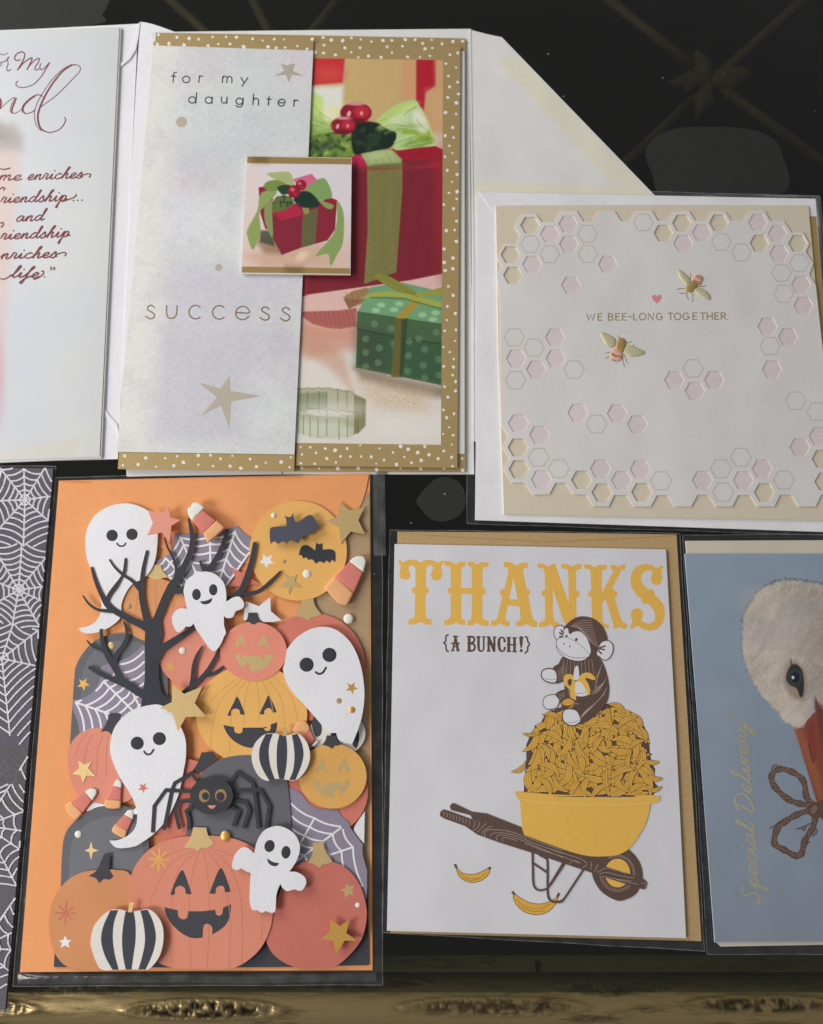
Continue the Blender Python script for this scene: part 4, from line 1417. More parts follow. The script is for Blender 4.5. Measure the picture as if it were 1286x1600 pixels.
piece('bat', hC((302, 335, 1), (325, 312), (455, 305, 1), (450, 240), (435, 208, 1), (475, 222), (500, 212), (512, 188, 1), (525, 240), (550, 275), (600, 240), (650, 205), (685, 205), (715, 240), (740, 290), (757, 320, 1), (720, 330), (705, 362, 1), (672, 365), (645, 402, 1), (610, 392), (585, 412), (575, 440), (558, 462, 1), (520, 438), (490, 428), (455, 467, 1), (425, 442), (375, 467, 1), (340, 442), (310, 467, 1), (300, 400)), hp('bat_slate', (62, 64, 76)), 4.6, 0.3, pad=2.0, n=3)
piece('star', hC((935, 82), (1035, 160), (1165, 130), (1110, 250), (1170, 375), (1040, 355), (950, 465), (930, 315), (820, 250), (930, 215)), khaki, 2.5, 0.3, False)

# ---------- left middle
p = piece('web_panel', hD((235, 790, 1), (330, 775), (440, 715), (520, 600), (540, 430, 1), (600, 402), (720, 372), (860, 315), (1000, 190, 1), (1060, 250, 1), (1060, 860, 1), (750, 1000), (600, 1090), (310, 1160, 1), (290, 1040), (232, 870)), plum, 2.25)
poly = hD((262, 805), (350, 790), (460, 730), (545, 600), (575, 440), (740, 390), (880, 340), (1010, 240), (1030, 860), (750, 1000), (600, 1090), (350, 1140), (320, 1030), (280, 880))
web_on(p, poly, hD((1070, 1091))[0], hD((350, 1200), (268, 818), (570, 590), (735, 405), (1025, 240)), (1.0, 0.87, 0.74, 0.61, 0.48, 0.35), 2.26, 3.0, 0.9)
sub('star', star(*hD((350, 617))[0], 10.5, -62), goldf, 1.87, tp, False)
dot(*hD((652, 200))[0], 5.8, khaki, 1.86, 0.3, tp)
pk = piece('pumpkin', [(108, 1168), (118, 1152), (130, 1143), (150, 1137), (172, 1140), (192, 1150), (208, 1180), (212, 1220), (205, 1248), (180, 1256), (150, 1257), (127, 1248), (114, 1228), (107, 1205), (106, 1185)], coral, 2.4)
piece('stem', hD((635, 935, 1), (740, 935, 1), (748, 990), (700, 1090), (655, 1168, 1), (605, 1130), (535, 1135, 1), (590, 1060)), charcoal, 2.55, 0.15, parent=pk)
ribs([hD((400, 1150), (320, 1240), (260, 1400)), hD((460, 1160), (400, 1270), (360, 1440), (350, 1600)), hD((560, 1180), (510, 1320), (490, 1600)), hD((620, 1190), (600, 1400), (600, 1620))], ribline, 2.41, pk)
piece('star', hG((335, -15), (405, 30), (475, 0), (435, 65), (515, 150), (420, 140), (385, 215), (360, 140), (275, 125), (345, 70)), khaki, 2.6, 0.15, False, pk)
tp = piece('tombstone', hG((160, 1265, 1), (172, 950), (195, 760), (260, 640), (400, 520), (600, 445), (720, 432), (900, 480), (1010, 580), (1050, 880, 1), (1060, 1265, 1)), tomb, 2.5)
sub('face', hG((240, 1200, 1), (255, 900), (300, 760), (400, 640), (560, 570), (740, 548), (880, 600), (960, 700), (990, 880, 1), (990, 1200, 1)), tomb2, 2.508, tp)
dot(*hG((337, 730))[0], 5.6, cornw, 2.5, 0.5, tp)
sub('sparkle', hG((465, 800), (482, 872), (542, 893), (482, 912), (465, 992), (448, 912), (400, 893), (448, 872)), khaki, 2.53, tp, False)
piece('ghost_tail', hG((420, 500), (480, 420), (560, 425), (610, 440), (520, 460)), ghostw, 2.42, 0.2)

# ---------- tree
def tree_piece():
    m = Mesh()
    z = [2.95]
    bark = hp('tree_black_card', (42, 44, 52), bump=0.4)

    def br(f, *pts):
        s = f.s if f else 1.0
        q_ = []
        for (x, y, w) in pts:
            a = f((x, y))[0] if f else (x, y)
            q_.append((a[0], a[1], w / s * 0.9))
        z[0] += 0.004
        m.stroke(q_, 5, bark, z[0], th=0.4, n=4, edge=kraft_in)
    br(None, (242, 1102, 56), (238, 1085, 34), (237, 1060, 24), (237, 1035, 23), (238, 1010, 26), (240, 990, 30), (243, 975, 20))
    br(hB, (110, 1480, 130), (180, 1360, 95), (262, 1160, 92), (340, 1010, 100), (420, 900, 85), (490, 760, 75), (545, 620, 65), (560, 500, 58), (550, 400, 52), (522, 288, 28))
    br(hB, (330, 1060, 90), (430, 1060, 80), (520, 1010, 70), (640, 930, 65), (730, 840, 62), (820, 710, 56), (890, 570, 52), (942, 408, 44))
    br(hB, (700, 870, 46), (675, 820, 44), (648, 748, 34))
    br(hB, (378, 920, 40), (385, 820, 38), (350, 700, 32), (290, 590, 24), (260, 488, 14))
    br(hB, (900, 1200, 50), (960, 1160, 60), (1060, 1080, 62))
    br(hC, (-20, 950, 60), (40, 890, 58), (100, 740, 52), (140, 600, 48), (165, 465, 44))
    br(hC, (-30, 935, 44), (80, 930, 44), (200, 900, 40), (310, 810, 38), (398, 720, 22))
    br(hE, (150, 320, 150), (220, 240, 100), (310, 180, 85), (420, 110, 76), (520, 45, 62), (600, -20, 50))
    br(hA, (1100, 1500, 130), (1000, 1440, 95), (900, 1395, 85), (700, 1288, 74), (610, 1210, 82), (545, 1100, 54), (485, 960, 46), (442, 815, 30))
    br(hA, (605, 1180, 50), (640, 1100, 56), (700, 1020, 56), (760, 925, 30), (795, 850, 38), (808, 720, 30))
    br(hA, (635, 728, 20), (690, 808, 28), (780, 890, 36), (880, 955, 40), (960, 1045, 60))
    br(hA, (1075, 1500, 90), (1040, 1400, 72), (1000, 1250, 62), (978, 1110, 60), (985, 980, 54), (1000, 830, 46), (1042, 638, 34))
    br(hA, (345, 1120, 16), (415, 1212, 28), (515, 1272, 34), (650, 1285, 50))
    br(hD, (1080, 760, 130), (940, 700, 95), (830, 635, 80), (700, 578, 66), (560, 515, 58), (422, 438, 46))
    br(hD, (900, 650, 80), (770, 570, 80), (690, 430, 84), (605, 300, 60), (560, 180, 48), (540, 30, 34))
    br(hD, (680, 420, 70), (700, 310, 52), (775, 210, 46), (822, 110, 44), (820, 20, 40), (790, -60, 20))
    br(hD, (560, 250, 34), (480, 222, 30), (425, 185, 26), (390, 145, 14))
    br(hE, (300, 800, 70), (420, 760, 80), (500, 690, 70), (620, 590, 58), (720, 480, 50), (800, 350, 44), (850, 235, 28))
    br(hE, (540, 690, 60), (562, 560, 52), (575, 420, 46), (610, 310, 40), (668, 205, 14))
    br(hE, (690, 530, 50), (800, 500, 44), (895, 432, 32))
    return m.build('bare_tree', hc)


tree_piece()

# ---------- upper left ghost, small details
gh = piece('ghost', hA((370, 560), (388, 400), (470, 250), (620, 150), (780, 115), (900, 127), (1050, 195), (1125, 300), (1157, 430), (1150, 600), (1120, 760), (1050, 885), (970, 945), (870, 1005), (800, 1110), (762, 1220), (755, 1350), (650, 1450), (520, 1510), (400, 1530), (330, 1510), (300, 1470, 1), (420, 1440), (510, 1365), (545, 1250), (530, 1130), (475, 950), (430, 820), (390, 720)), ghostw, 2.6)
dot(*hA((662, 463))[0], 9.0, black_ink, 2.61, 0.12, gh, name='eye')
dot(*hA((878, 451))[0], 9.0, black_ink, 2.61, 0.12, gh, name='eye')
m = Mesh(2.62)
m.stroke(hA((715, 550), (735, 573), (762, 580), (792, 572), (810, 548)), 2.6, black_ink)
m.build('mouth', gh)
piece('star', hB((298, 152), (322, 270), (432, 295), (330, 360), (315, 540), (230, 430), (72, 462), (130, 330), (78, 188), (215, 230)), hp('salmon_star', (218, 140, 122)), 5.0, 0.35, False, pad=2.0)


def candy(tipw, red, orng, z, h, lift=0.0, tips=True):
    r = empty_part('candy_corn', red)
    for nm, pts, mt in (('white_tip', tipw, cornw), ('middle', red, cornred), ('base', orng, cornor)):
        m = Mesh()
        m.dome(spline(pts, True, 4) if nm != 'middle' else pts, mt, z + (0.02 if nm != 'middle' else 0), h, 4, inset=0.22)
        m.slab(pts, mt, z, lift + 0.3)
        m.build(nm, r)
    return r


def empty_part(name, pts):
    o = bpy.data.objects.new(name, None)
    COL.objects.link(o)
    o.empty_display_size = 0.005
    cx = sum(p[0] for p in pts) / len(pts)
    cy = sum(p[1] for p in pts) / len(pts)
    q_ = P(cx, cy, 0)
    off = parent_origin(hc)
    o.location = (q_[0] - off[0], q_[1] - off[1], q_[2] - off[2])
    o.parent = hc
    return o


candy(hB((508, 190, 1), (520, 165), (545, 148), (560, 118), (595, 104), (650, 120), (695, 165, 1), (668, 192, 1), (560, 302, 1), (522, 245)), hB((668, 192), (825, 300), (680, 442), (560, 302)), hB((825, 300, 1), (898, 362), (892, 400), (745, 530), (715, 520), (680, 442, 1)), 5.2, 0.5, 1.0)
candy(hC((1030, 625, 1), (1080, 585), (1150, 580), (1180, 625), (1155, 725, 1)), hC((1030, 625), (1155, 725), (1065, 915), (900, 760)), hC((900, 760, 1), (1065, 915, 1), (1015, 1012), (980, 1026), (910, 995), (800, 865, 1)), 3.2, 0.5, 1.0)
candy(hG((405, 305, 1), (460, 270), (515, 280), (522, 320), (480, 390, 1)), hG((405, 305), (480, 390), (380, 515), (265, 395)), hG((265, 395, 1), (380, 515, 1), (312, 585), (232, 512), (210, 440)), 2.9, 0.45)
candy(hG((690, 242, 1), (718, 188), (745, 180), (772, 210), (770, 264, 1)), hG((688, 245), (770, 264), (765, 390), (625, 377)), hG((610, 380, 1), (765, 390, 1), (755, 465), (640, 470), (602, 440)), 2.9, 0.45)
candy(hG((800, 530, 1), (845, 487), (882, 487), (893, 520), (885, 580, 1)), hG((800, 530), (885, 580), (830, 692), (710, 632)), hG((705, 630, 1), (830, 692, 1), (805, 762), (760, 755), (676, 700)), 2.9, 0.45)

# ---------- centre
pk = piece('pumpkin', ell(290, 1256, 58, 70, 40), coral2, 2.45, smooth=False)
tp = piece('tombstone', [(290, 1312, 1), (294, 1270), (298, 1245), (307, 1222), (321, 1203), (344, 1187), (368, 1181), (393, 1180), (420, 1184), (444, 1208), (451, 1240), (455, 1295), (452, 1335, 1), (395, 1340, 1), (330, 1335, 1)], tomb, 2.95)
piece('stem', hE((658, 1360, 1), (790, 1355, 1), (815, 1440), (700, 1540), (640, 1580), (555, 1568, 1), (620, 1470)), charcoal, 2.85, 0.15, parent=tp)
yp = piece('jack_o_lantern', ell(393, 1116, 87, 78, 50), amber, 2.75, smooth=False)
ribs([hE((1040, 560), (800, 760), (690, 1000)), hE((1090, 580), (880, 780), (780, 1050), (760, 1340)), hE((1140, 590), (1040, 740), (980, 1000), (965, 1380)), hE((1180, 590), (1130, 800), (1120, 1060)), hF((70, 680), (95, 860), (95, 1080)), hF((130, 680), (200, 820), (240, 1000)), hF((190, 660), (310, 830), (350, 1100)), hF((260, 640), (420, 830), (490, 1090))], ribline2, 2.757, yp)
sub('eye', hE((1045, 757), (1075, 800), (1128, 935), (1120, 950), (1082, 945), (1070, 900), (1030, 885), (985, 905), (978, 960), (950, 962), (948, 940), (1010, 820)), charcoal, 2.765, yp)
sub('eye', hF((190, 815), (225, 870), (268, 970), (262, 985), (228, 980), (215, 950), (185, 942), (150, 965), (145, 1003), (110, 1003), (105, 985), (160, 870)), charcoal, 2.765, yp)
sub('mouth', hE((895, 1062, 1), (1015, 1085, 1), (1020, 1135), (1060, 1155), (1100, 1140), (1108, 1092, 1), (1380, 1090, 1)) + hF((150, 1128, 1), (150, 1160), (180, 1172), (208, 1155), (212, 1105, 1), (276, 1082, 1), (268, 1160), (200, 1260), (60, 1330)) + hE((1150, 1305), (1030, 1250), (940, 1160)), charcoal, 2.765, yp)
sp_ = piece('jack_o_lantern', ell(396, 1017.5, 52, 46, 44), hp('salmon_card', (218, 128, 106), bump=0.4), 3.1, smooth=False)
piece('stem', hC((105, 1095, 1), (185, 1095, 1), (200, 1150), (240, 1182, 1), (200, 1180), (150, 1202), (110, 1180), (72, 1180, 1), (95, 1150)), charcoal, 3.2, 0.1, parent=sp_)
piece('star', hC((80, 990), (200, 1035), (305, 955), (310, 1080), (410, 1165), (330, 1180), (200, 1180), (60, 1160)), ghostw, 2.85, 0.25, False)
sub('eye', hE((1090, 68), (1115, 120), (1150, 205), (1145, 220), (1120, 215), (1110, 180), (1080, 178), (1060, 200), (1050, 215), (1030, 210), (1045, 150)), khaki, 3.115, sp_)
sub('eye', hF((142, 200), (170, 250), (203, 320), (198, 332), (172, 328), (160, 300), (135, 298), (115, 325), (85, 325), (82, 312), (110, 260)), khaki, 3.115, sp_)
sub('mouth', hE((1028, 282, 1), (1085, 295, 1), (1090, 325), (1115, 325), (1125, 300, 1), (1260, 310, 1)) + hF((118, 412, 1), (120, 440), (145, 440), (150, 410, 1), (235, 398, 1), (215, 470), (150, 540), (50, 570)) + hE((1190, 470, 1), (1185, 410), (1155, 395), (1130, 420), (1128, 450, 1), (1060, 400)), khaki, 3.115, sp_)
g2h = piece('ghost', hB((465, 1060), (500, 950), (600, 880), (700, 855), (800, 880), (890, 960), (925, 1060), (928, 1185, 1), (1000, 1140), (1070, 1130), (1120, 1195), (1105, 1255), (1030, 1290), (1000, 1350), (940, 1362), (903, 1338, 1), (905, 1440), (925, 1520)) + hE((905, 100), (860, 200), (800, 260), (740, 220), (640, 80)) + hB((600, 1480), (572, 1418, 1), (540, 1452), (490, 1452, 1), (455, 1490), (400, 1515), (355, 1450), (340, 1350), (390, 1272), (450, 1255), (502, 1262, 1), (478, 1150)), ghostw, 4.3, 0.4, pad=1.0)
m = Mesh(); m.dome(ell(*hB((605, 1105))[0], 6.8, 8.9, 24), black_ink, 4.31, 0.1, 3); m.build('eye', g2h)
m = Mesh(); m.dome(ell(*hB((787, 1054))[0], 6.6, 8.9, 24), black_ink, 4.31, 0.1, 3); m.build('eye', g2h)
sub('mouth', hB((640, 1180, 1), (710, 1172), (780, 1140, 1), (762, 1190), (712, 1212), (668, 1206)), black_ink, 4.315, g2h)
piece('star', hE((345, 622), (470, 725), (672, 642), (585, 825), (708, 970), (490, 975), (402, 1132), (345, 930), (208, 875), (335, 815)), khaki, 5.2, 0.35, False, pad=2.0)
g3h = piece('ghost', hE((140, 840), (250, 862), (345, 930), (410, 1040), (465, 1150), (490, 1260)) + hH((452, 150), (432, 275), (400, 440), (365, 560), (270, 760), (140, 910), (20, 1000)) + hG((900, 852), (770, 870), (700, 855), (648, 795, 1), (730, 790), (820, 752), (900, 680), (930, 560), (910, 440), (850, 310), (760, 170), (690, 20)) + hD((640, 1350), (645, 1230), (685, 1100), (765, 990), (900, 892)), ghostw, 3.5, 0.4, pad=0.5)
for (u, v) in ((935, 1260), (1176, 1211)):
    dot(*hD((u, v))[0], 10.3, black_ink, 3.51, 0.12, g3h, name='eye')
m = Mesh(3.52)
m.stroke(hD((1010, 1350), (1038, 1380), (1080, 1377), (1114, 1330)), 3.1, black_ink)
m.build('mouth', g3h)
sub('star', star(*hG((988, 262))[0], 8.6, -60), coral2, 3.515, g3h, False)

# ---------- right
p = piece('striped_pumpkin', ell(527, 1146, 44, 36, 36), stripew, 2.3, smooth=False)
for s in (hF((655, 1020), (720, 1100), (720, 1200), (665, 1225), (625, 1100)), hF((1095, 1170), (1100, 1260), (1075, 1345), (1030, 1300), (1060, 1230)), hF((820, 1190), (880, 1190), (900, 1290), (830, 1290))):
    sub('stripe', s, charcoal, 2.31, p)
g4h = piece('ghost', hF((375, 350, 1), (470, 235), (600, 152), (730, 125), (850, 147), (960, 222), (1050, 340), (1118, 520), (1150, 720), (1150, 880), (1120, 1060), (1065, 1220), (1030, 1302, 1), (905, 1270), (870, 1190, 1), (790, 1190, 1), (700, 1082), (560, 922), (430, 782), (360, 660), (335, 540, 1), (355, 470)), ghostw, 4.4, 0.4, pad=1.2)
dot(*hF((573, 505))[0], 11.2, black_ink, 4.41, 0.14, g4h, name='eye')
dot(*hF((802, 407))[0], 11.2, black_ink, 4.41, 0.14, g4h, name='eye')
m = Mesh(4.42)
m.stroke(hF((665, 580), (695, 597), (735, 585), (768, 535)), 3.4, black_ink)
m.build('mouth', g4h)
sub('star', star(*hF((1026, 738))[0], 10.5, -62), goldf, 4.416, g4h, False)
dot(*hF((898, 868))[0], 4.4, kraft_in, 4.41, 0.2, g4h)
dot(*hF((1027, 957))[0], 5.2, goldf, 4.41, 0.5, g4h)
pk = piece('pumpkin', ell(509, 1236, 66, 68, 40), coral2, 2.3, smooth=False)
piece('ghost_tail', [(553, 1296), (560, 1282), (570, 1268, 1), (569, 1318, 1), (560, 1308)], ghostw, 2.15, 0.2)
wp = piece('web_panel', hI((430, 735, 1), (540, 780), (640, 900), (740, 945), (820, 940), (905, 950, 1), (940, 1010), (1010, 1070), (1030, 1130), (1145, 1285, 1)) + hL((1150, 320), (1190, 470, 1), (1188, 720, 1), (900, 900, 1), (500, 900, 1), (480, 400, 1)), plum, 2.55)
poly = hI((455, 760), (560, 800), (640, 910), (740, 950), (850, 945), (930, 1100), (1070, 1310), (1090, 1400)) + hL((1150, 560), (1155, 640), (1000, 800), (480, 700), (500, 40))
web_on(wp, poly, hL((445, 460))[0], hL((490, -150), (710, -10), (965, 68), (1062, 255), (1150, 610)), (1.0, 0.83, 0.66, 0.5, 0.34), 2.56, 2.8, 0.93)
candy(hI((640, 345, 1), (715, 285, 1), (722, 300, 1), (680, 345, 1)), hI((520, 260), (640, 190), (690, 270), (640, 335)), hI((470, 190, 1), (520, 120), (590, 100), (640, 180), (560, 250)), 3.0, 0.4)
jp = piece('jack_o_lantern', ell(519.7, 1212.8, 53.2, 50.8, 44), amber2, 3.3, smooth=False)
piece('stem', hI((800, 240, 1), (890, 240, 1), (905, 290), (945, 312, 1), (905, 338), (880, 335), (850, 365), (815, 345), (755, 328, 1), (785, 290)), charcoal, 3.4, 0.1, parent=jp)
sub('eye', hI((755, 460), (780, 510), (803, 590), (795, 600), (772, 595), (765, 570), (735, 565), (722, 590), (695, 600), (690, 588), (720, 520)), khaki, 3.32, jp)
sub('eye', hI((968, 452), (1000, 510), (1022, 580), (1012, 592), (985, 592), (975, 562), (945, 560), (935, 590), (912, 592), (908, 575), (940, 500)), khaki, 3.32, jp)
sub('mouth', hI((655, 665, 1), (725, 675, 1), (730, 715), (760, 725), (780, 690, 1), (935, 685, 1), (940, 710), (960, 710), (970, 670, 1), (1022, 655, 1), (1005, 730), (925, 815, 1), (920, 770), (890, 760), (872, 780), (868, 832, 1), (780, 820), (700, 760)), khaki, 3.32, jp)


def striped(outline, stem, stripes, z, pad):
    p = piece('striped_pumpkin', outline, stripew, z, 0.4, pad=pad)
    sub('stem', stem, khaki, z + 0.02, p, False)
    for s in stripes:
        sub('stripe', s, hp('stripe_black', (48, 51, 60)), z + 0.012, p)
    return p


striped(hI((80, 440), (110, 320), (200, 232), (300, 220), (380, 240), (430, 238), (520, 220), (600, 290), (638, 400), (630, 500), (580, 600), (500, 668), (400, 662), (300, 655), (230, 675), (150, 630), (100, 540)),
        hI((375, 245), (385, 150), (425, 165), (410, 245)),
        (hI((215, 228, 1), (285, 222, 1), (252, 320), (245, 420), (262, 540), (302, 655, 1), (250, 672, 1), (190, 570), (155, 470), (160, 350)), hI((345, 234, 1), (410, 238, 1), (420, 330), (420, 450), (410, 560), (390, 660, 1), (345, 656, 1), (325, 560), (320, 440), (325, 330)), hI((465, 236, 1), (518, 222, 1), (560, 310), (578, 420), (555, 530), (500, 666, 1), (440, 666, 1), (475, 580), (490, 470), (485, 350))), 5.0, 1.6)

# ---------- spider
spm = hp('spider_black', (44, 45, 50), bump=0.5)
khaki_dull = hp('dull_gold_ink', (150, 116, 62))
sb = empty_part('spider', hH((710, 535)))
for l in (((590, 420), (510, 310), (340, 410), (312, 480), (232, 878)), ((540, 495), (250, 480), (135, 640), (118, 905)), ((540, 580), (375, 600), (342, 680), (388, 872)), ((520, 640), (455, 690), (480, 770), (486, 880)),
          ((880, 420), (972, 300), (1120, 400), (1140, 480), (1182, 866)), ((890, 490), (1200, 478), (1290, 640), (1258, 862)), ((880, 575), (1060, 600), (1090, 680), (1030, 862)), ((880, 630), (985, 692), (928, 842))):
    m = Mesh()
    m.stroke([a for a in hH(*l)], 5.6, spm, 3.8, th=0.3, sm=False, cap=False)
    m.build('leg', sb)
bd = slab('body', ell(*hH((711, 535))[0], 33.5, 29.5, 44), spm, 5.0, 0.4, sb, pad=1.6)
for (u, v, a, b, pu, pv, pr) in ((638, 537, 8.4, 10, 650, 540, 5.6), (803, 533, 9, 9.8, 800, 545, 6.6)):
    q_ = slab('eye_ring', ell(*hH((u, v))[0], a, b, 28), khaki_dull, 5.006, 0.0, sb)
    slab('pupil', ell(*hH((pu, pv))[0], pr, pr * 1.1, 24), black_ink, 5.012, 0.0, sb)
sub('mouth', hH((670, 632, 1), (712, 634), (756, 630, 1), (738, 655), (712, 667), (688, 655)), pinkink, 5.01, sb)

# ---------- front row
pk = piece('pumpkin', hJ((210, 352), (300, 262), (430, 200), (600, 178), (740, 180), (880, 225), (960, 500), (860, 900), (600, 1132), (330, 1120), (220, 1062), (140, 940), (105, 780), (105, 620), (140, 470)), hp('clay_orange_card', (196, 128, 82), bump=0.4), 3.3)
piece('stem', hJ((630, 25, 1), (690, 20, 1), (680, 170), (715, 235, 1), (680, 270), (625, 266), (580, 300), (550, 260), (480, 236, 1), (560, 178)), charcoal, 3.42, 0.12, parent=pk)
m = Mesh(3.315)
for a in range(8):
    t = math.radians(a * 45 + 3)
    c = hJ((263, 592))[0]
    m.stroke([(c[0] + 2 * math.cos(t), c[1] + 2 * math.sin(t)), (c[0] + 15.5 * math.cos(t), c[1] + (18 if a in (2, 6) else 15) * math.sin(t))], 2.3, rust, sm=False)
m.build('starburst', pk)
sub('star', hJ((255, 805), (275, 850), (318, 850), (285, 880), (300, 925), (255, 900), (213, 925), (228, 880), (195, 855), (240, 848)), webw, 3.315, pk, False)
pk = piece('pumpkin', hL((262, 1085, 1), (290, 980), (340, 820), (410, 620), (490, 470), (600, 395), (760, 368), (880, 390), (1000, 450), (1100, 560), (1160, 700), (1187, 850), (1170, 1000), (1120, 1130), (1000, 1270), (880, 1350), (700, 1367), (500, 1340), (360, 1260), (290, 1170)), rust, 3.3)
piece('stem', hL((695, 215, 1), (785, 210, 1), (810, 290), (877, 390, 1), (820, 410), (790, 412), (750, 442), (705, 408), (650, 400, 1), (690, 320)), khaki, 3.42, 0.12, parent=pk)
sub('star', hL((1000, 580), (1030, 615), (1070, 605), (1055, 655), (1068, 708), (1030, 680), (985, 720), (985, 665), (945, 645), (990, 630)), khaki, 3.315, pk, False)
dot(*hL((1105, 785))[0], 4.0, cornw, 3.3, 0.35, pk)
piece('star', hL((852, 915), (940, 975), (1032, 918), (1000, 1040), (1100, 1110), (985, 1110), (908, 1228), (880, 1110), (768, 1095), (850, 1030)), goldf, 5.6, 0.3, False, pad=2.0)
bp_ = piece('jack_o_lantern', [(203, 1385), (206, 1365), (215, 1347), (230, 1330), (250, 1317), (275, 1309), (302, 1306.5), (340, 1306.5), (370, 1312), (398, 1326), (418, 1350), (426, 1380), (426, 1430), (418, 1462), (400, 1490), (366, 1512), (320, 1514), (270, 1512), (240, 1500), (215, 1480), (204, 1440)], hp('pumpkin_coral_card', (206, 124, 99), bump=0.4), 3.7, 0.4)
piece('stem', hK((460, 80, 1), (590, 85, 1), (610, 160), (672, 245, 1), (640, 265), (600, 290), (550, 285), (505, 317), (455, 285), (410, 290), (368, 285, 1), (430, 190)), khaki, 3.85, 0.15, parent=bp_)
ribs([hK((480, 310), (250, 430), (110, 640), (20, 850)), hK((500, 320), (330, 480), (250, 760), (240, 1480)), hK((520, 320), (450, 560), (420, 900), (440, 1480)), hK((560, 310), (610, 600), (625, 900), (600, 1490)), hK((600, 310), (720, 480), (790, 720), (830, 1000), (820, 1480)), hK((640, 300), (800, 440), (920, 700), (950, 1000), (950, 1450)), hK((680, 300), (900, 400), (1100, 700), (1150, 1000), (1140, 1200)), hK((380, 295), (180, 370), (60, 470))], ribline, 3.707, bp_, 1.2)
sub('eye', hK((350, 508), (385, 570), (440, 735), (430, 748), (388, 745), (375, 690), (325, 665), (282, 690), (275, 750), (245, 756), (235, 738), (300, 580)), charcoal, 3.715, bp_)
sub('eye', hK((740, 490), (780, 560), (832, 710), (822, 726), (778, 725), (770, 680), (730, 665), (690, 690), (682, 742), (640, 744), (630, 722), (700, 540)), charcoal, 3.715, bp_)
sub('mouth', hK((172, 880, 1), (305, 910, 1), (312, 970), (350, 1000), (395, 988), (412, 920, 1), (550, 920), (680, 905, 1), (690, 950), (720, 965), (750, 945), (758, 885, 1), (838, 850, 1), (830, 960), (775, 1070), (650, 1155, 1), (648, 1080), (600, 1046), (562, 1075), (555, 1185, 1), (440, 1186), (330, 1130), (240, 1040), (190, 950)), charcoal, 3.715, bp_)
m = Mesh(3.72)
c = hK((118, 402))[0]
for a in range(8):
    t = math.radians(a * 45 + 2)
    m.stroke([(c[0], c[1]), (c[0] + 16 * math.cos(t), c[1] + 17 * math.sin(t))], 3.0, goldf, sm=False)
m.build('starburst', bp_)
dot(*hK((782, 172))[0], 8.0, goldf, 3.7, 0.7, bp_, 8.9)
g5h = piece('ghost', hL((160, 310, 1), (182, 210), (240, 112), (340, 65), (430, 75), (530, 140), (576, 250), (550, 370), (480, 480, 1), (550, 485), (620, 530), (632, 590), (590, 652), (525, 640, 1), (460, 656), (420, 630), (397, 590, 1), (362, 690), (352, 830), (320, 855), (267, 838, 1), (225, 853), (185, 830, 1), (140, 826), (118, 750), (120, 600), (128, 490, 1)) + hK((1000, 527), (940, 490, 1), (900, 508), (855, 490), (850, 440), (880, 350), (940, 288), (1000, 285), (1055, 330)), ghostw, 5.6, 0.4, pad=2.0)
m = Mesh(); m.dome(ell(*hL((299, 245))[0], 8.0, 9.6, 24, 15), black_ink, 5.61, 0.1, 3); m.build('eye', g5h)
m = Mesh(); m.dome(ell(*hL((449, 302))[0], 7.2, 10, 24, 5), black_ink, 5.61, 0.1, 3); m.build('eye', g5h)
sub('mouth', hL((275, 355, 1), (325, 388), (390, 402, 1), (362, 428), (320, 424), (288, 398)), black_ink, 5.615, g5h)
striped(hJ((500, 850), (530, 720), (620, 610), (700, 562), (780, 560), (870, 578), (960, 570), (1050, 556), (1130, 610), (1185, 710), (1196, 850), (1160, 1000), (1080, 1110), (1020, 1135), (870, 1130), (720, 1138), (600, 1130), (540, 1030), (505, 920)),
        hJ((870, 490), (912, 490), (895, 585), (857, 582)),
        (hJ((688, 568, 1), (765, 562, 1), (725, 680), (712, 820), (730, 980), (770, 1134, 1), (710, 1136, 1), (640, 1010), (600, 860), (620, 720)), hJ((835, 574, 1), (912, 575, 1), (930, 700), (930, 850), (910, 1000), (892, 1131, 1), (835, 1131, 1), (808, 990), (800, 830), (815, 680)), hJ((975, 569, 1), (1045, 558, 1), (1100, 680), (1125, 830), (1090, 990), (1025, 1133, 1), (955, 1132, 1), (995, 1000), (1020, 850), (1005, 690))), 5.8, 1.8)

# ================================================================== bee card
KB = 1.20
q1, q2, q3, q4 = Z(720, 280, 4.434), Z(1000, 280, 4.497), Z(720, 550, 4.434), Z(1000, 550, 4.497)
bee_white = paper('pearl_white_card', (211, 209, 207), KB, grain=0.02, bump=0.35)
bee_cream = material('champagne_pearl_paper', lin((207, 197, 176), 1.2), 0.55, 0.0, 0.03, 300.0, 0.2, 900.0)
bee_pink = paper('pale_pink_card', (212, 199, 202), KB)
bee_line = paper('embossed_line', (196, 192, 181), 1.17)
bee_gold = foil('bee_gold_foil', (166, 140, 88), 1.4, 0.45, 0.05, 0.35)
bee_goldrim = paper('rose_gold_rim', (222, 204, 186), 1.3)

be = empty('white_envelope', 1010, 560, 'white envelope with gold lining behind the square bee card', 'envelope')
slab('body', [(747, 300), (1000, 305), (1274, 310.5), (1295, 560), (1320, 832), (1000, 821), (742.5, 812.5), (745, 560)], paper('cool_white_envelope', (216, 215, 230), 1.28, bump=0.4, gs=240), 2.2, 0.9, be)
slab('lining', [(1262, 338), (1275, 338), (1296, 560), (1310, 780), (1280, 780), (1268, 520)], bee_gold, 2.3, 0.1, be)
m = Mesh()
m.slab([(748, 300.5), (790, 306), (822, 319), (824, 322), (775, 322), (775, 330), (770, 330)], paper('cool_white_envelope', (216, 215, 230), 1.28, bump=0.4, gs=240), 2.35, 0.15)
m.build('corner_flap', be)

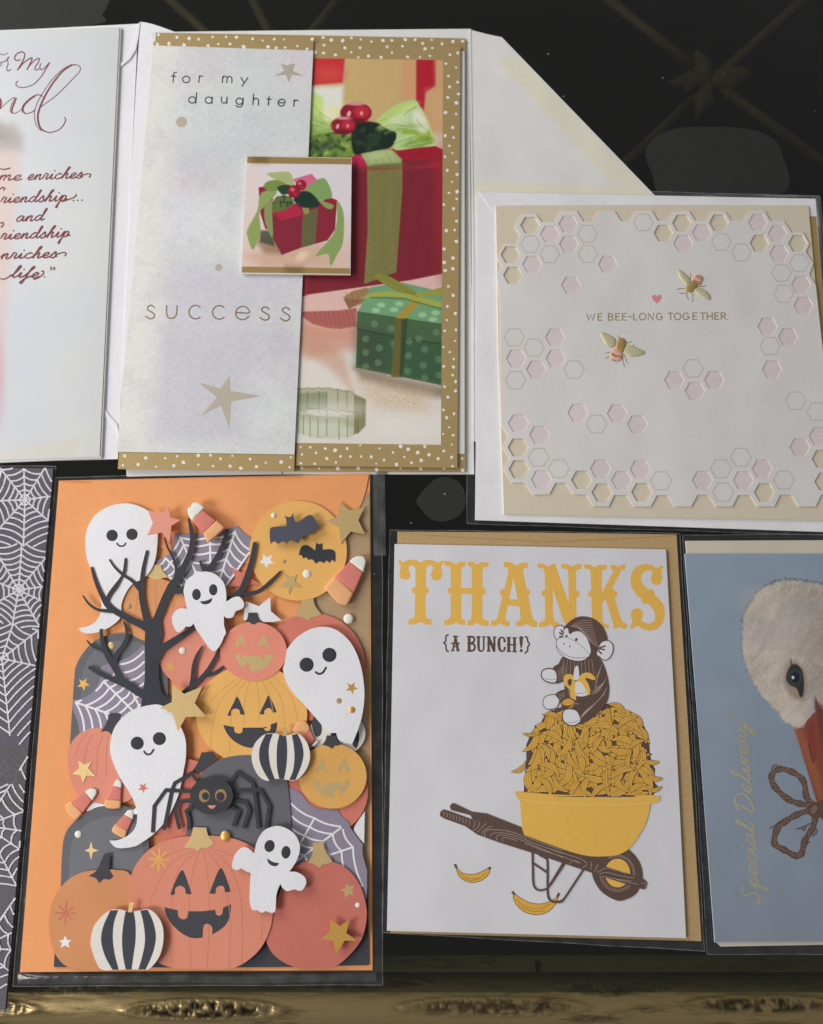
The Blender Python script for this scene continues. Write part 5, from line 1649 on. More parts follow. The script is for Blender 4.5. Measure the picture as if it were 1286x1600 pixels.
bc = empty('square_card', 1030, 560, 'square cream card with two gold bees and pink honeycomb cut-outs', 'card')
slab('backing', [(775, 321.5), (1000, 320.5), (1263, 321), (1285, 560), (1310, 813), (1000, 808), (787.5, 803), (779, 560)], bee_cream, 3.0, 0.8, bc)

pink = q1((618, 380), (745, 310), (750, 450), (495, 590), (1020, 588), (765, 733), (655, 1095), (385, 1240), (660, 1240)) + q2((435, 375), (305, 450), (830, 303), (968, 380), (980, 522), (1133, 740), (1150, 887), (897, 1033), (1042, 1107)) \
    + q3((525, 120), (400, 493), (547, 572), (560, 882), (812, 420), (1085, 425), (1225, 500), (970, 808), (1115, 888), (1245, 810)) + q4((243, 197), (523, 195), (388, 272), (930, 120), (1125, 668), (1260, 590), (860, 820), (728, 900), (440, 900))
openh = q1((480, 318), (345, 522), (362, 665)) + q2((295, 307), (165, 378), (555, 305), (840, 448), (1110, 450)) + q3((398, 660), (405, 812), (838, 885), (980, 973), (1255, 970)) + q4((1280, 750), (1300, 910), (875, 985))
outl = q1((482, 450), (618, 520), (878, 378), (882, 517), (1265, 300), (372, 1095), (508, 1168)) + q2((572, 440), (713, 515), (1120, 590), (995, 658), (1010, 805), (915, 1173)) \
    + q3((380, 195), (785, 122), (942, 500), (540, 730), (680, 808)) + q4((375, 115), (1095, 343), (1245, 420), (710, 740), (570, 820), (585, 985), (150, 905), (1012, 900))


def hexa(c, k=1.0):
    s = k * (1.0 + 0.00022 * (c[1] - 330))
    rot = 0.006 * (c[1] - 560) / 240
    return [(c[0] + s * (x + rot * y), c[1] + s * (y - rot * x * 0)) for x, y in ((-15.6, 0), (-8.2, -13.2), (7.6, -13.2), (15.4, 0), (7.8, 13.2), (-8.0, 13.2))]


edge_poly = q1((272, 815), (250, 676), (290, 608), (254, 548), (305, 446), (388, 450), (412, 386), (372, 330), (425, 240), (520, 240), (562, 298), (650, 298), (695, 218), (800, 218), (848, 292), (915, 292), (960, 218), (1065, 220), (1110, 290), (1175, 290), (1216, 220)) \
    + q2((82, 220), (125, 292), (200, 290), (245, 222), (345, 222), (388, 292), (470, 290), (508, 225), (598, 225), (640, 290), (730, 290), (775, 220), (875, 220), (915, 292), (1010, 292), (1065, 375), (1146, 370), (1190, 455), (1165, 510), (1218, 590), (1190, 670), (1236, 745)) \
    + [(1287, 560), (1296, 660)] + q4((1420, 900), (1330, 1000), (1275, 1000), (1235, 1085), (1115, 1085), (1065, 1003), (985, 1003), (945, 1085), (825, 1085), (775, 1005), (690, 1005), (650, 1085), (535, 1085), (480, 1003), (405, 1003), (360, 1085), (245, 1085), (195, 1005), (120, 1005), (75, 1085)) \
    + q3((1200, 1070), (1150, 990), (1065, 990), (1025, 1070), (920, 1068), (870, 988), (780, 985), (725, 905), (655, 905), (615, 985), (505, 988), (440, 905), (355, 905), (298, 805), (340, 735), (290, 660), (332, 585), (281, 500))
hp_ = [hexa(c, 0.98) for c in pink]
ho_ = [hexa(c, 0.98) for c in openh]
face = slab('honeycomb_panel', edge_poly, bee_white, 3.50, 0.45, bc, holes=hp_ + ho_, edge=bee_goldrim)
tri6 = [(0, 1, 2, 3, 4, 5)]
for c in pink:
    slab('hexagon', hexa(c, 1.02), bee_pink, 3.24, 0.2, bc)
for c in outl:
    m = Mesh()
    m.slab(hexa(c, 1.04), bee_line, 3.506, 0.0, [hexa(c, 0.90)[::-1]])
    m.build('embossed_hexagon', bc)

# bees: puffed foil with glitter wings
wing_mat = material('glitter_wing', lin((196, 190, 156), 1.3), 0.45, 0.25, 0.35, 2500.0, 0.9, 2500.0)
bz = Z(920, 410, 5.591)
stripe_p = paper('bee_pink', (222, 168, 156), KB)
for nm, parts in (('bee', dict(w=(((772, 70), (790, 64), (830, 90), (880, 140), (890, 170), (865, 200), (840, 185), (800, 140)), ((912, 240), (930, 222), (980, 225), (1030, 255), (1064, 300), (1060, 325), (1030, 325), (970, 290))),
                               body=((845, 222), (895, 165), (925, 165), (948, 195), (935, 225), (900, 258), (868, 258), (842, 245)), tail=((893, 150), (920, 118), (955, 105), (990, 120), (995, 150), (970, 200), (950, 200), (925, 170)),
                               band=(((905, 165), (925, 150), (965, 170), (970, 195), (955, 195)), ((930, 120), (950, 112), (985, 135), (990, 158), (960, 140))),
                               legs=(((845, 232), (800, 228), (770, 240)), ((860, 265), (820, 272), (790, 265)), ((855, 265), (860, 300), (872, 326)), ((892, 262), (910, 290), (908, 342)), ((945, 215), (985, 210), (1025, 208)), ((890, 150), (892, 115), (890, 95))))),
                  ('bee', dict(w=(((97, 625), (115, 610), (150, 620), (210, 650), (235, 680), (230, 730), (190, 742), (150, 720), (125, 680)), ((320, 735), (350, 725), (420, 745), (485, 775), (488, 795), (460, 810), (390, 822), (340, 808), (300, 770))),
                               body=((245, 690), (262, 662), (290, 660), (320, 680), (322, 720), (300, 785), (262, 775), (230, 750)), tail=((205, 765), (235, 755), (290, 790), (295, 830), (270, 862), (225, 862), (190, 840), (188, 800)),
                               band=(((200, 785), (240, 808), (285, 815), (280, 832), (225, 825), (195, 808)), ((190, 838), (215, 852), (245, 852), (225, 862), (205, 858))),
                               legs=(((210, 772), (180, 788), (148, 790)), ((195, 810), (170, 828), (145, 835)), ((295, 800), (298, 850), (312, 910)), ((305, 800), (325, 840), (330, 870), (345, 882)), ((322, 700), (350, 700), (375, 692)), ((268, 665), (262, 648), (255, 640)), ((320, 735), (370, 735), (398, 722)))))):
    r = bpy.data.objects.new(nm, None)
    COL.objects.link(r)
    c0 = bz(parts['body'][0])[0]
    pw, off = P(c0[0], c0[1], 0), parent_origin(bc)
    r.location = (pw[0] - off[0], pw[1] - off[1], 0)
    r.empty_display_size = 0.004
    r.parent = bc
    for w in parts['w']:
        m = Mesh()
        m.dome(spline(bz(*w), True, 4), wing_mat, 3.66, 0.45, 4)
        m.slab(spline(bz(*w), True, 4), bee_gold, 3.655, 0.14)
        m.build('wing', r)
    m = Mesh()
    m.dome(spline(bz(*parts['tail']), True, 4), stripe_p, 3.51, 0.6, 4, inset=0.5)
    m.build('tail', r)
    m = Mesh(4.12)
    for b in parts['band']:
        m.slab(bz(*b), bee_gold)
    tag(m.build('stripes', r))
    m = Mesh()
    m.dome(spline(bz(*parts['body']), True, 4), bee_gold, 3.52, 0.75, 4, inset=0.6)
    m.build('body', r)
    m = Mesh(3.515)
    for l in parts['legs']:
        m.stroke(bz(*l), 1.3, bee_gold, n=3)
    m.build('legs', r)
m = Mesh(3.51)
m.slab(spline(bz((597, 362, 1), (560, 325), (552, 300), (568, 284), (588, 288), (596, 302, 1), (606, 287), (625, 284), (638, 300), (630, 325)), True, 4), paper('heart_pink', (212, 136, 142), KB))
m.build('heart', bc)

bee_txt = paper('bronze_text', (150, 130, 98), 1.25)
CAPS = {
    'W': [[(0, 1), (.25, 0), (.5, .85), (.75, 0), (1, 1)]], 'E': [[(1, 1), (0, 1), (0, 0), (1, 0)], [(0, .52), (.85, .52)]], 'B': [[(0, 0), (0, 1), (.6, 1), (.85, .88), (.85, .65), (.6, .53), (0, .53)], [(.6, .53), (1, .4), (1, .12), (.65, 0), (0, 0)]],
    'L': [[(0, 1), (0, 0), (1, 0)]], 'N': [[(0, 0), (0, 1), (1, 0), (1, 1)]], 'T': [[(0, 1), (1, 1)], [(.5, 1), (.5, 0)]], 'H': [[(0, 0), (0, 1)], [(1, 0), (1, 1)], [(0, .5), (1, .5)]],
    'R': [[(0, 0), (0, 1), (.65, 1), (.95, .85), (.95, .6), (.65, .45), (0, .45)], [(.6, .45), (1, 0)]], '-': [[(0, .5), (1, .5)]],
    'O': [[(.5 + .5 * math.cos(math.radians(a)), .5 + .5 * math.sin(math.radians(a))) for a in range(0, 361, 24)]],
    'G': [[(.5 + .5 * math.cos(math.radians(a)), .5 + .5 * math.sin(math.radians(a))) for a in range(45, 346, 25)] + [(.98, .45), (.6, .45)]],
}
m = Mesh(3.51)
for ch, x0, x1 in (('W', -17, 52), ('E', 82, 116), ('B', 172, 210), ('E', 236, 270), ('E', 295, 328), ('-', 346, 370), ('L', 392, 420), ('O', 442, 498), ('N', 519, 566), ('G', 590, 644), ('T', 694, 736), ('O', 746, 804), ('G', 822, 877), ('E', 910, 944), ('T', 974, 1018), ('H', 1034, 1078), ('E', 1102, 1134), ('R', 1158, 1194)):
    base = 506 - (x0 + 17) * 0.0072
    for s in CAPS[ch]:
        m.stroke(bz(*[(x0 + (x1 - x0) * a, base - 58 * b) for a, b in s]), 1.6, bee_txt, sm=False)
m.slab(ell(*bz((1213, 496))[0], 1.1, 1.1, 10), bee_gold)
m.build('lettering', bc)

# ================================================================== thanks card
KT = 1.32
t1, t2 = Z(610, 865, 5.591), Z(820, 865, 5.591)
mk, w1, w2, bh = Z(830, 955, 8.421), Z(680, 1240, 6.43), Z(860, 1220, 6.768), Z(800, 1080, 5.144)
kraft = material('kraft_paper', lin((170, 142, 102), 1.35), 0.85, 0, 0.16, 1400.0, 0.5, 900.0)
te = empty('kraft_envelope', 850, 1150, 'brown kraft envelope behind the white thanks card', 'envelope')
slab('body', [(621, 830.5), (840, 832), (1057, 835), (1076, 1150), (1096, 1470.5), (850, 1464), (610, 1458), (616, 1150)], kraft, 0.9, 0.8, te)
slab('flap', spline([(622, 831, 1), (700, 838), (840, 845), (860, 846), (880, 845), (980, 841), (1056, 836, 1), (840, 832.5, 1)], True, 4), kraft, 1.1, 0.2, te)
tc_ = empty('thanks_card', 840, 1160, 'white thanks card with a monkey on a wheelbarrow of bananas', 'card')
tw = paper('smooth_white_card', (200, 199, 204), KT, grain=0.02, bump=0.15)
slab('front', [(616.5, 850), (830, 854), (1040.5, 858.5), (1057, 1160), (1072, 1466), (840, 1460), (604.5, 1454.5), (611, 1150)], tw, 1.9, 0.7, tc_)
yel = paper('mustard_ink', (212, 168, 80), 1.36, 0.7, 0.05, 0.0)
yel_d = paper('banana_ink', (204, 158, 66), 1.34, 0.7, 0.04, 0.0)
brn = paper('brown_ink', (92, 72, 66), 1.25, 0.7, 0.08, 0.0)
ltl = paper('pale_line_ink', (170, 150, 136), 1.3, 0.7, 0.0, 0.0)
z0 = 1.905
letters = {
    'T': t1((65, 70), (85, 52), (110, 75), (150, 55), (200, 52), (240, 62), (257, 80), (290, 60), (340, 52), (400, 68), (428, 80), (448, 58), (470, 75), (445, 105), (450, 150), (455, 190), (440, 225), (400, 237), (365, 222), (352, 185), (362, 155), (375, 130), (360, 105), (335, 105), (315, 125), (312, 150), (312, 290), (335, 300), (340, 325), (330, 345), (308, 350), (308, 540), (320, 568), (362, 577), (360, 622), (300, 618), (262, 595), (225, 618), (157, 620), (157, 577), (200, 565), (214, 540), (215, 350), (195, 345), (183, 322), (195, 298), (218, 290), (218, 130), (205, 108), (185, 103), (160, 115), (160, 140), (177, 170), (175, 205), (150, 228), (115, 228), (85, 212), (75, 180), (85, 150), (88, 110)),
    'H': t1((470, 62), (525, 65), (570, 95), (600, 72), (655, 68), (655, 105), (630, 115), (620, 140), (620, 298), (710, 300), (710, 140), (700, 115), (675, 105), (675, 70), (720, 70), (757, 95), (790, 75), (858, 72), (858, 112), (820, 118), (806, 145), (806, 300), (830, 308), (835, 330), (825, 355), (805, 360), (805, 550), (818, 578), (860, 588), (858, 635), (800, 632), (757, 603), (720, 628), (675, 628), (675, 588), (700, 575), (710, 550), (710, 355), (620, 352), (620, 550), (630, 575), (655, 585), (655, 625), (610, 622), (575, 600), (540, 622), (470, 625), (470, 580), (510, 572), (527, 545), (527, 352), (505, 345), (497, 325), (508, 300), (527, 296), (527, 140), (515, 112), (470, 102)),
    'A': t1((990, 72), (1050, 75), (1102, 105), (1140, 80), (1200, 78), (1200, 122), (1165, 128), (1160, 150), (1190, 305), (1215, 315), (1222, 345), (1205, 370), (1240, 550), (1255, 580), (1285, 595), (1280, 642), (1230, 638), (1190, 615), (1150, 635), (1098, 635), (1098, 592), (1130, 585), (1138, 565), (1125, 460), (1025, 455), (1005, 560), (1015, 585), (1043, 592), (1042, 637), (1000, 632), (965, 610), (920, 632), (878, 632), (878, 588), (915, 580), (935, 555), (977, 372), (960, 360), (955, 335), (970, 310), (997, 305), (1030, 155), (1025, 128), (990, 115)),
    'N': t2((113, 85), (160, 88), (205, 112), (240, 90), (272, 85), (275, 120), (383, 430), (380, 160), (368, 135), (320, 128), (320, 88), (365, 90), (410, 112), (450, 92), (497, 92), (497, 132), (460, 140), (447, 165), (450, 320), (473, 325), (480, 350), (470, 378), (450, 382), (455, 640), (400, 640), (340, 600), (245, 305), (248, 555), (262, 590), (302, 605), (300, 645), (250, 640), (220, 618), (180, 640), (125, 642), (125, 600), (165, 592), (178, 565), (175, 375), (152, 368), (143, 345), (155, 320), (178, 318), (172, 160), (160, 130), (113, 125)),
    'K': t2((520, 92), (565, 95), (610, 118), (650, 98), (717, 98), (717, 138), (685, 142), (672, 165), (675, 340), (770, 158), (770, 140), (748, 135), (748, 98), (790, 100), (820, 115), (850, 98), (880, 98), (880, 138), (850, 142), (835, 165), (765, 300), (790, 325), (808, 345), (800, 375), (785, 390), (840, 570), (860, 600), (893, 612), (893, 658), (850, 652), (825, 640), (800, 655), (772, 655), (775, 620), (705, 400), (678, 425), (680, 590), (700, 615), (737, 625), (735, 655), (690, 650), (640, 620), (590, 590), (583, 480), (583, 380), (560, 375), (550, 352), (562, 328), (580, 322), (575, 165), (562, 138), (520, 132)),
    'S': t2((1195, 100), (1213, 118), (1192, 145), (1202, 210), (1190, 260), (1150, 278), (1115, 262), (1098, 225), (1105, 190), (1120, 165), (1105, 150), (1080, 145), (1040, 160), (1015, 200), (1018, 245), (1060, 295), (1090, 315), (1110, 310), (1132, 330), (1135, 360), (1180, 400), (1220, 460), (1225, 530), (1210, 600), (1160, 660), (1090, 675), (1030, 660), (985, 630), (940, 662), (918, 645), (940, 600), (925, 540), (935, 490), (985, 472), (1025, 495), (1035, 535), (1020, 580), (1050, 605), (1090, 612), (1130, 590), (1140, 550), (1130, 500), (1075, 435), (1045, 440), (1018, 425), (1018, 395), (975, 360), (930, 290), (922, 230), (935, 160), (980, 110), (1050, 88), (1110, 98), (1155, 130)),
}
for ch, pts in letters.items():
    m = Mesh(z0)
    m.slab(pts, yel, holes=[t1((1075, 210), (1038, 398), (1110, 400))] if ch == 'A' else ())
    m.build('letter', tc_)

# small brown line of lettering, slab-serif western capitals
m = Mesh(z0)


def serif(x0, x1, y):
    m.stroke(t1((x0, y), (x1, y)), 2.0, brn, sm=False, cap=False)


def stem(x, y0, y1, w=25):
    m.stroke(t1((x, y0), (x, y1)), w / 5.591, brn, sm=False, cap=False)
    m.slab(ell(*t1((x, (y0 + y1) / 2))[0], w * 0.78 / 5.591, 1.5, 10), brn)


for s in ([(505, 710), (488, 718), (484, 745), (484, 765), (466, 780), (484, 795), (486, 825), (492, 848), (506, 854)], [(1178, 726), (1196, 735), (1200, 765), (1216, 795), (1200, 815), (1198, 850), (1176, 868)]):
    m.stroke(t1(*s), 2.6, brn, n=3)
m.stroke(t1((545, 845), (570, 725)), 3.0, brn, sm=False)
m.stroke(t1((590, 845), (566, 725)), 4.2, brn, sm=False)
m.stroke(t1((548, 812), (588, 812)), 1.9, brn, sm=False)
serif(528, 560, 848); serif(576, 606, 848); serif(545, 595, 724)
m.slab(ell(*t1((540, 785))[0], 1.7), brn); m.slab(ell(*t1((596, 785))[0], 1.7), brn)
stem(688, 722, 852)
for s in ([(690, 726), (720, 728), (735, 748), (722, 775), (695, 784)], [(695, 786), (728, 792), (738, 818), (725, 845), (690, 850)]):
    m.stroke(t1(*s), 3.2, brn, n=3)
serif(666, 700, 724); serif(666, 700, 852)
for s in ([(770, 728), (770, 820), (780, 848), (796, 852), (810, 842), (815, 815), (815, 728)],):
    m.stroke([p + (w,) for p, w in zip(t1(*s), (4, 4, 3, 2.4, 2.4, 2.6, 2.6))], 3, brn, n=3)
serif(750, 788, 728); serif(800, 832, 728)
stem(858, 728, 852, 20); stem(908, 728, 852, 18)
m.stroke(t1((860, 735), (906, 848)), 4.4, brn, sm=False)
serif(840, 872, 728); serif(895, 926, 730); serif(842, 874, 852)
m.stroke([p + (w,) for p, w in zip(t1((998, 765), (990, 738), (968, 732), (950, 752), (948, 795), (954, 835), (972, 853), (992, 845), (1000, 822)), (4, 2.4, 2.6, 4, 4.6, 4, 2.6, 2.4, 3.4))], 3, brn, n=3)
stem(1034, 732, 856); stem(1084, 734, 858, 22)
m.stroke(t1((1034, 795), (1084, 797)), 2.2, brn, sm=False)
serif(1015, 1054, 734); serif(1066, 1104, 736); serif(1015, 1054, 854); serif(1066, 1104, 857)
m.stroke([p + (w,) for p, w in zip(t1((1142, 735), (1142, 780), (1142, 822)), (5.4, 4.6, 1.6))], 3, brn, n=3)
serif(1124, 1162, 736)
m.slab(ell(*t1((1142, 847))[0], 2.4), brn)
m.build('small_lettering', tc_)

# ---- banana heap
wb = Mesh(z0, 0.00025)
heap = bh((78, 850), (85, 700), (100, 560), (100, 420), (140, 320), (220, 240), (250, 180), (350, 120), (450, 90), (600, 70), (800, 85), (920, 150), (1010, 180), (1080, 280), (1115, 380), (1120, 480), (1135, 570), (1165, 620), (1150, 720), (1200, 780), (1130, 850))
hcx, hcy = sum(p[0] for p in heap) / len(heap), sum(p[1] for p in heap) / len(heap)
wb.slab([(hcx + (p[0] - hcx) * 0.975, hcy + (p[1] - hcy) * 0.975 + 2) for p in heap], brn)


def banana(c, ang, ln, fat, bend, tip=1, msh=wb, guard=False):
    """one printed banana: dark outline, yellow flesh, ridge lines, black ends"""
    ca, sa = math.cos(ang), math.sin(ang)

    def T(t, o):
        x = (t - 0.5) * ln
        y = bend * (1 - (2 * t - 1) ** 2) - bend * 0.5 + o
        return (c[0] + ca * x - sa * y, c[1] + sa * x + ca * y)
    ts = [i / 8 for i in range(9)]
    prof = [math.sin(math.pi * (0.05 + 0.9 * t)) ** 0.8 for t in ts]
    if guard and not all(inside(T(t, s_ * fat * 0.5 * p_), heap) for t, p_ in zip(ts, prof) for s_ in (-1, 1)):
        return False
    for grow, mat in ((0.62, brn), (0.0, yel_d)):
        up = [T(t, fat * p_ * 0.5 + grow) for t, p_ in zip(ts, prof)]
        dn = [T(t, -fat * p_ * 0.5 - grow) for t, p_ in zip(ts, prof)]
        msh.slab(up + dn[::-1], mat)
    for o in (-0.14, 0.18):
        msh.stroke([T(t, fat * o * p_) for t, p_ in list(zip(ts, prof))[1:-1]], 0.4, brn, n=2, cap=False)
    a, b = T(0.0, 0), T(-0.07, -bend * 0.12)
    msh.stroke([a, b], max(1.6, fat * 0.2), brn, sm=False, cap=False)
    a, b = T(1.0, 0), T(1.03, 0)
    msh.stroke([a, b], 1.2, brn, sm=False, cap=True)


rb = random.Random(5)
spots = []
tries = 0
while len(spots) < 130 and tries < 9000:
    tries += 1
    u, v = rb.uniform(812, 1040), rb.uniform(1095, 1243)
    if any((u - a) ** 2 + (v - b) ** 2 < 9.5 ** 2 for a, b in spots):
        continue
    if banana((u, v), math.radians(rb.choice((60, 75, 90, 105, 120, 135, 30, 10, 160))) + rb.uniform(-.2, .2), rb.uniform(34, 44), rb.uniform(9.5, 11.5), rb.uniform(5, 9) * rb.choice((-1, 1)), guard=True) is not False:
        spots.append((u, v))
# the big bananas one can pick out down the left side and the right edge
for (x, y, a, l, f, b) in ((165, 400, 118, 210, 62, -46), (180, 565, 118, 200, 60, -46), (190, 730, 118, 200, 60, -40), (430, 670, 112, 230, 60, -52), (430, 450, 125, 180, 62, -40), (750, 290, 10, 220, 56, -40), (980, 680, 115, 190, 50, 40), (540, 620, 62, 170, 50, 36), (550, 470, 58, 170, 48, 34), (600, 760, 110, 190, 50, 40), (880, 740, 55, 200, 46, 46), (1040, 540, 105, 180, 50, -30), (380, 750, 50, 180, 44, 36),
                           (60, 620, 145, 130, 38, -22), (1010, 240, 60, 160, 44, -24), (1120, 570, 5, 120, 38, 10), (1150, 700, 10, 110, 40, 12), (1150, 790, -15, 110, 34, 10), (150, 350, 4, 110, 26, 4), (1060, 350, 70, 140, 40, -20), (300, 240, 100, 130, 60, -22), (640, 240, -25, 130, 56, 14), (850, 130, 30, 150, 44, -22), (330, 360, 25, 180, 50, -30), (270, 480, 60, 150, 44, -30), (310, 620, 30, 180, 54, -36), (690, 420, 120, 130, 50, 20), (790, 420, 100, 130, 42, 20), (900, 400, 15, 190, 56, -36), (880, 480, 5, 180, 56, 20), (700, 560, 30, 180, 46, 26), (850, 580, 170, 180, 40, 20), (790, 620, 100, 170, 44, 30), (940, 560, 95, 150, 40, 24), (1000, 420, 150, 130, 40, 20), (680, 700, 10, 190, 56, 24), (760, 720, 85, 170, 44, 26), (880, 650, 160, 190, 52, 30), (500, 780, 120, 130, 50, 22), (700, 800, 140, 190, 46, 36), (1000, 780, 150, 170, 42, 30), (480, 330, 70, 120, 50, 20), (600, 380, 100, 120, 40, 16), (780, 210, 80, 130, 46, 20), (920, 240, 150, 170, 44, 26), (270, 760, 55, 190, 50, -34), (480, 560, 60, 150, 46, 26), (450, 90, 175, 100, 60, 4), (330, 200, 20, 150, 40, -24)):
    banana(bh((x, y))[0], math.radians(a), l / 5.144, f * 0.92 / 5.144, b / 5.144)
tag(wb.build('banana_heap', tc_), kind='stuff')

# ---- wheelbarrow
m = Mesh(z0 + 0.22, 0.0015)
m.slab(spline(w2((440, 980), (450, 880), (520, 780), (700, 700), (830, 730), (930, 840), (972, 960), (965, 1080), (900, 1200), (780, 1262), (690, 1262), (560, 1190), (480, 1090)), True, 5), brn)
wheel = ell(*w2((708, 988))[0], 26.5, 27.0, 40)
m.slab(ell(*w2((708, 978))[0], 27.6, 28.6, 44), ltl)
m.slab(ell(*w2((708, 978))[0], 26.9, 27.9, 44), brn)
m.slab(ell(*w2((710, 975))[0], 24.8, 26.0, 44), ltl)
m.slab(ell(*w2((710, 975))[0], 24.2, 25.4, 44), brn)
m.slab(ell(*w2((710, 975))[0], 19.6, 22.4, 44), yel)
m.build('wheel', tc_)
m = Mesh(z0 + 0.24, 0.0015)
beam = w1((50, 185), (80, 158), (140, 175), (380, 262), (350, 215), (160, 165), (145, 130), (170, 95), (200, 100), (370, 182), (520, 200), (860, 335), (1000, 420)) + w2((270, 770), (560, 800), (640, 830), (585, 905), (840, 985), (990, 1040), (1025, 1080), (1010, 1140), (980, 1148), (780, 1085), (600, 1030), (480, 980), (430, 970)) + w1((1286, 700), (975, 595), (640, 490), (420, 410), (300, 325), (90, 250), (48, 225))
m.slab(beam, brn)
for k in range(9):
    a = w1((80 + k * 32, 178 + k * 11), (92 + k * 32, 205 + k * 11), (80 + k * 32, 228 + k * 11))
    m.stroke(a, 0.7, ltl, n=3)
for s in (w1((505, 440), (495, 400), (530, 365), (640, 365), (740, 378), (900, 430), (1060, 490), (1280, 570)), w1((550, 420), (600, 395), (720, 400), (860, 440), (1000, 500), (1280, 600)), w1((625, 470), (612, 435), (650, 415), (760, 430), (900, 480), (1060, 550), (1280, 640)),
          w1((680, 478), (672, 455), (700, 440), (820, 470)), w1((380, 370), (420, 350), (445, 300), (440, 285)), w1((425, 390), (470, 340), (510, 300)), w1((470, 410), (490, 370), (570, 325)), w1((900, 500), (980, 530), (1080, 570), (1180, 600)), w1((380, 340), (402, 300), (395, 275)),
          w2((0, 720), (150, 770), (330, 830), (385, 880), (340, 920)), w2((0, 760), (150, 810), (300, 870)), w2((200, 880), (250, 840), (320, 870)), w2((420, 940), (435, 900), (430, 855)), w2((460, 960), (490, 920), (500, 880)), w2((490, 970), (560, 935), (620, 925), (800, 980)), w2((520, 985), (600, 970), (720, 1000), (890, 1030)), w2((560, 1010), (700, 1040), (860, 1060)), w2((700, 1045), (830, 1075), (930, 1095)), w2((960, 1080), (1010, 1090), (1005, 1130))):
    m.stroke(s, 0.75, ltl, n=4)
for s in (w1((977, 590), (980, 760), (985, 900), (1010, 955), (1060, 972), (1120, 955), (1150, 920), (1290, 690)), w1((1050, 620), (1110, 650), (1128, 700), (1128, 960), (1140, 1050), (1180, 1085), (1250, 1085), (1290, 1060)), w1((985, 700), (1120, 790)), w2((0, 1100), (145, 880)), w2((60, 1280), (110, 1280), (150, 1240), (345, 945))):
    m.stroke(s, 3.2, brn, n=4)
m.build('wheelbarrow_frame', tc_)
m = Mesh(z0 + 0.28, 0.0015)
m.slab(w1((805, 0), (815, 30), (850, 50), (860, 200), (875, 360), (895, 415), (1286, 560)) + spline(w2((0, 670), (200, 745), (400, 795), (600, 798), (740, 775), (850, 700), (950, 560), (1020, 420), (1058, 250)), False, 4) + spline(w2((1060, 240), (1130, 225), (1160, 195), (1150, 155), (1120, 165), (1060, 150), (980, 150), (880, 170), (700, 175), (400, 172), (0, 165)), False, 3) + bh((640, 840), (300, 828), (110, 812), (22, 808)), yel)
m.stroke(bh((45, 862), (200, 890), (500, 908)) + w2((300, 252), (700, 252), (1060, 236)), 0.9, paper('pale_yellow_ink', (226, 192, 116), 1.3), n=4)
m.build('wheelbarrow_tub', tc_)
for pts, lines, ends in ((w1((215, 730, 1), (260, 790), (340, 812), (430, 800), (540, 745, 1), (548, 790), (500, 850), (420, 888), (330, 888), (250, 840), (215, 770)), (w1((240, 800), (320, 845), (430, 850), (520, 800)), w1((270, 840), (350, 872), (450, 855))), (w1((198, 708), (215, 748)), w1((540, 762), (556, 738)))),
                         (w1((790, 1000, 1), (860, 1050), (950, 1095), (1060, 1108), (1160, 1080), (1240, 1030, 1), (1210, 1110), (1130, 1190), (1020, 1218), (900, 1190), (820, 1120), (785, 1050)), (w1((810, 1060), (900, 1130), (1040, 1160), (1160, 1110)), w1((840, 1120), (960, 1180), (1100, 1180))), (w1((772, 985), (800, 1015)), w1((1225, 1040), (1248, 998))))):
    m = Mesh(z0 + 0.02, 0.0015)
    pl = spline(pts, True, 4)
    m.slab(pl, yel_d)
    m.stroke(pl + [pl[0]], 1.0, brn, n=1, sm=False)
    for l in lines:
        m.stroke(l, 0.6, brn, n=4)
    for e in ends:
        m.stroke(e, 4.0, brn, sm=False, cap=False)
    m.build('banana', tc_)

# ---- monkey
m = Mesh(z0 + 0.23, 0.0006)
white_i = paper('white_ink', (206, 205, 209), KT, 0.8, 0.0, 0.0)


def blob(pts, fill, outline=True, w=1.2):
    pl = spline(pts, True, 5)
    m.slab(pl, fill)
    if outline:
        m.stroke(pl + [pl[0]], w, brn, n=1, sm=False)
    return pl


blob(mk((330, 370), (300, 300), (310, 220), (370, 185), (430, 210), (420, 300), (400, 360)), white_i)          # far ear
blob(mk((155, 1200), (180, 1130), (260, 1100), (340, 1110), (370, 1180), (330, 1270), (220, 1290), (165, 1250)), white_i)   # far foot
m.slab(spline(mk((320, 1090), (440, 1030), (520, 1100), (540, 1220), (430, 1290), (370, 1170)), True, 4), brn)
body = spline(mk((420, 600), (560, 640), (760, 620), (880, 600), (950, 700), (1000, 850), (1025, 1000), (1015, 1130), (980, 1220), (880, 1340), (760, 1440), (640, 1490), (560, 1450), (520, 1300), (560, 1220), (480, 1120), (440, 1030), (430, 930), (330, 950), (300, 850), (290, 740), (360, 690)), True, 5)
m.slab(body, brn)
for k in range(9):       # knitted ribs: chest
    x = 430 + k * 46
    m.stroke(mk((x, 660 - abs(k - 4) * 6), (x - 12 + k * 3, 740), (x - 14 + k * 5, 830)), 0.55, ltl, n=3)
for k in range(15):      # thigh and back
    o = k * 24
    m.stroke(mk((1000 - o * 0.25, 1000 + o * 0.55), (930 - o * 0.45, 1120 + o * 0.5), (800 - o * 0.55, 1260 + o * 0.35), (660 - o * 0.1, 1400 + o * 0.1)) if k < 8 else mk((990 - (k - 8) * 14, 880 + (k - 8) * 26), (930 - (k - 8) * 14, 960 + (k - 8) * 20), (840 - (k - 8) * 8, 1010 + (k - 8) * 14)), 0.55, ltl, n=4)
for k in range(7):       # shoulder
    m.stroke(mk((930 - k * 12, 700 + k * 40), (890 - k * 8, 800 + k * 34), (840, 850 + k * 26)), 0.55, ltl, n=3)
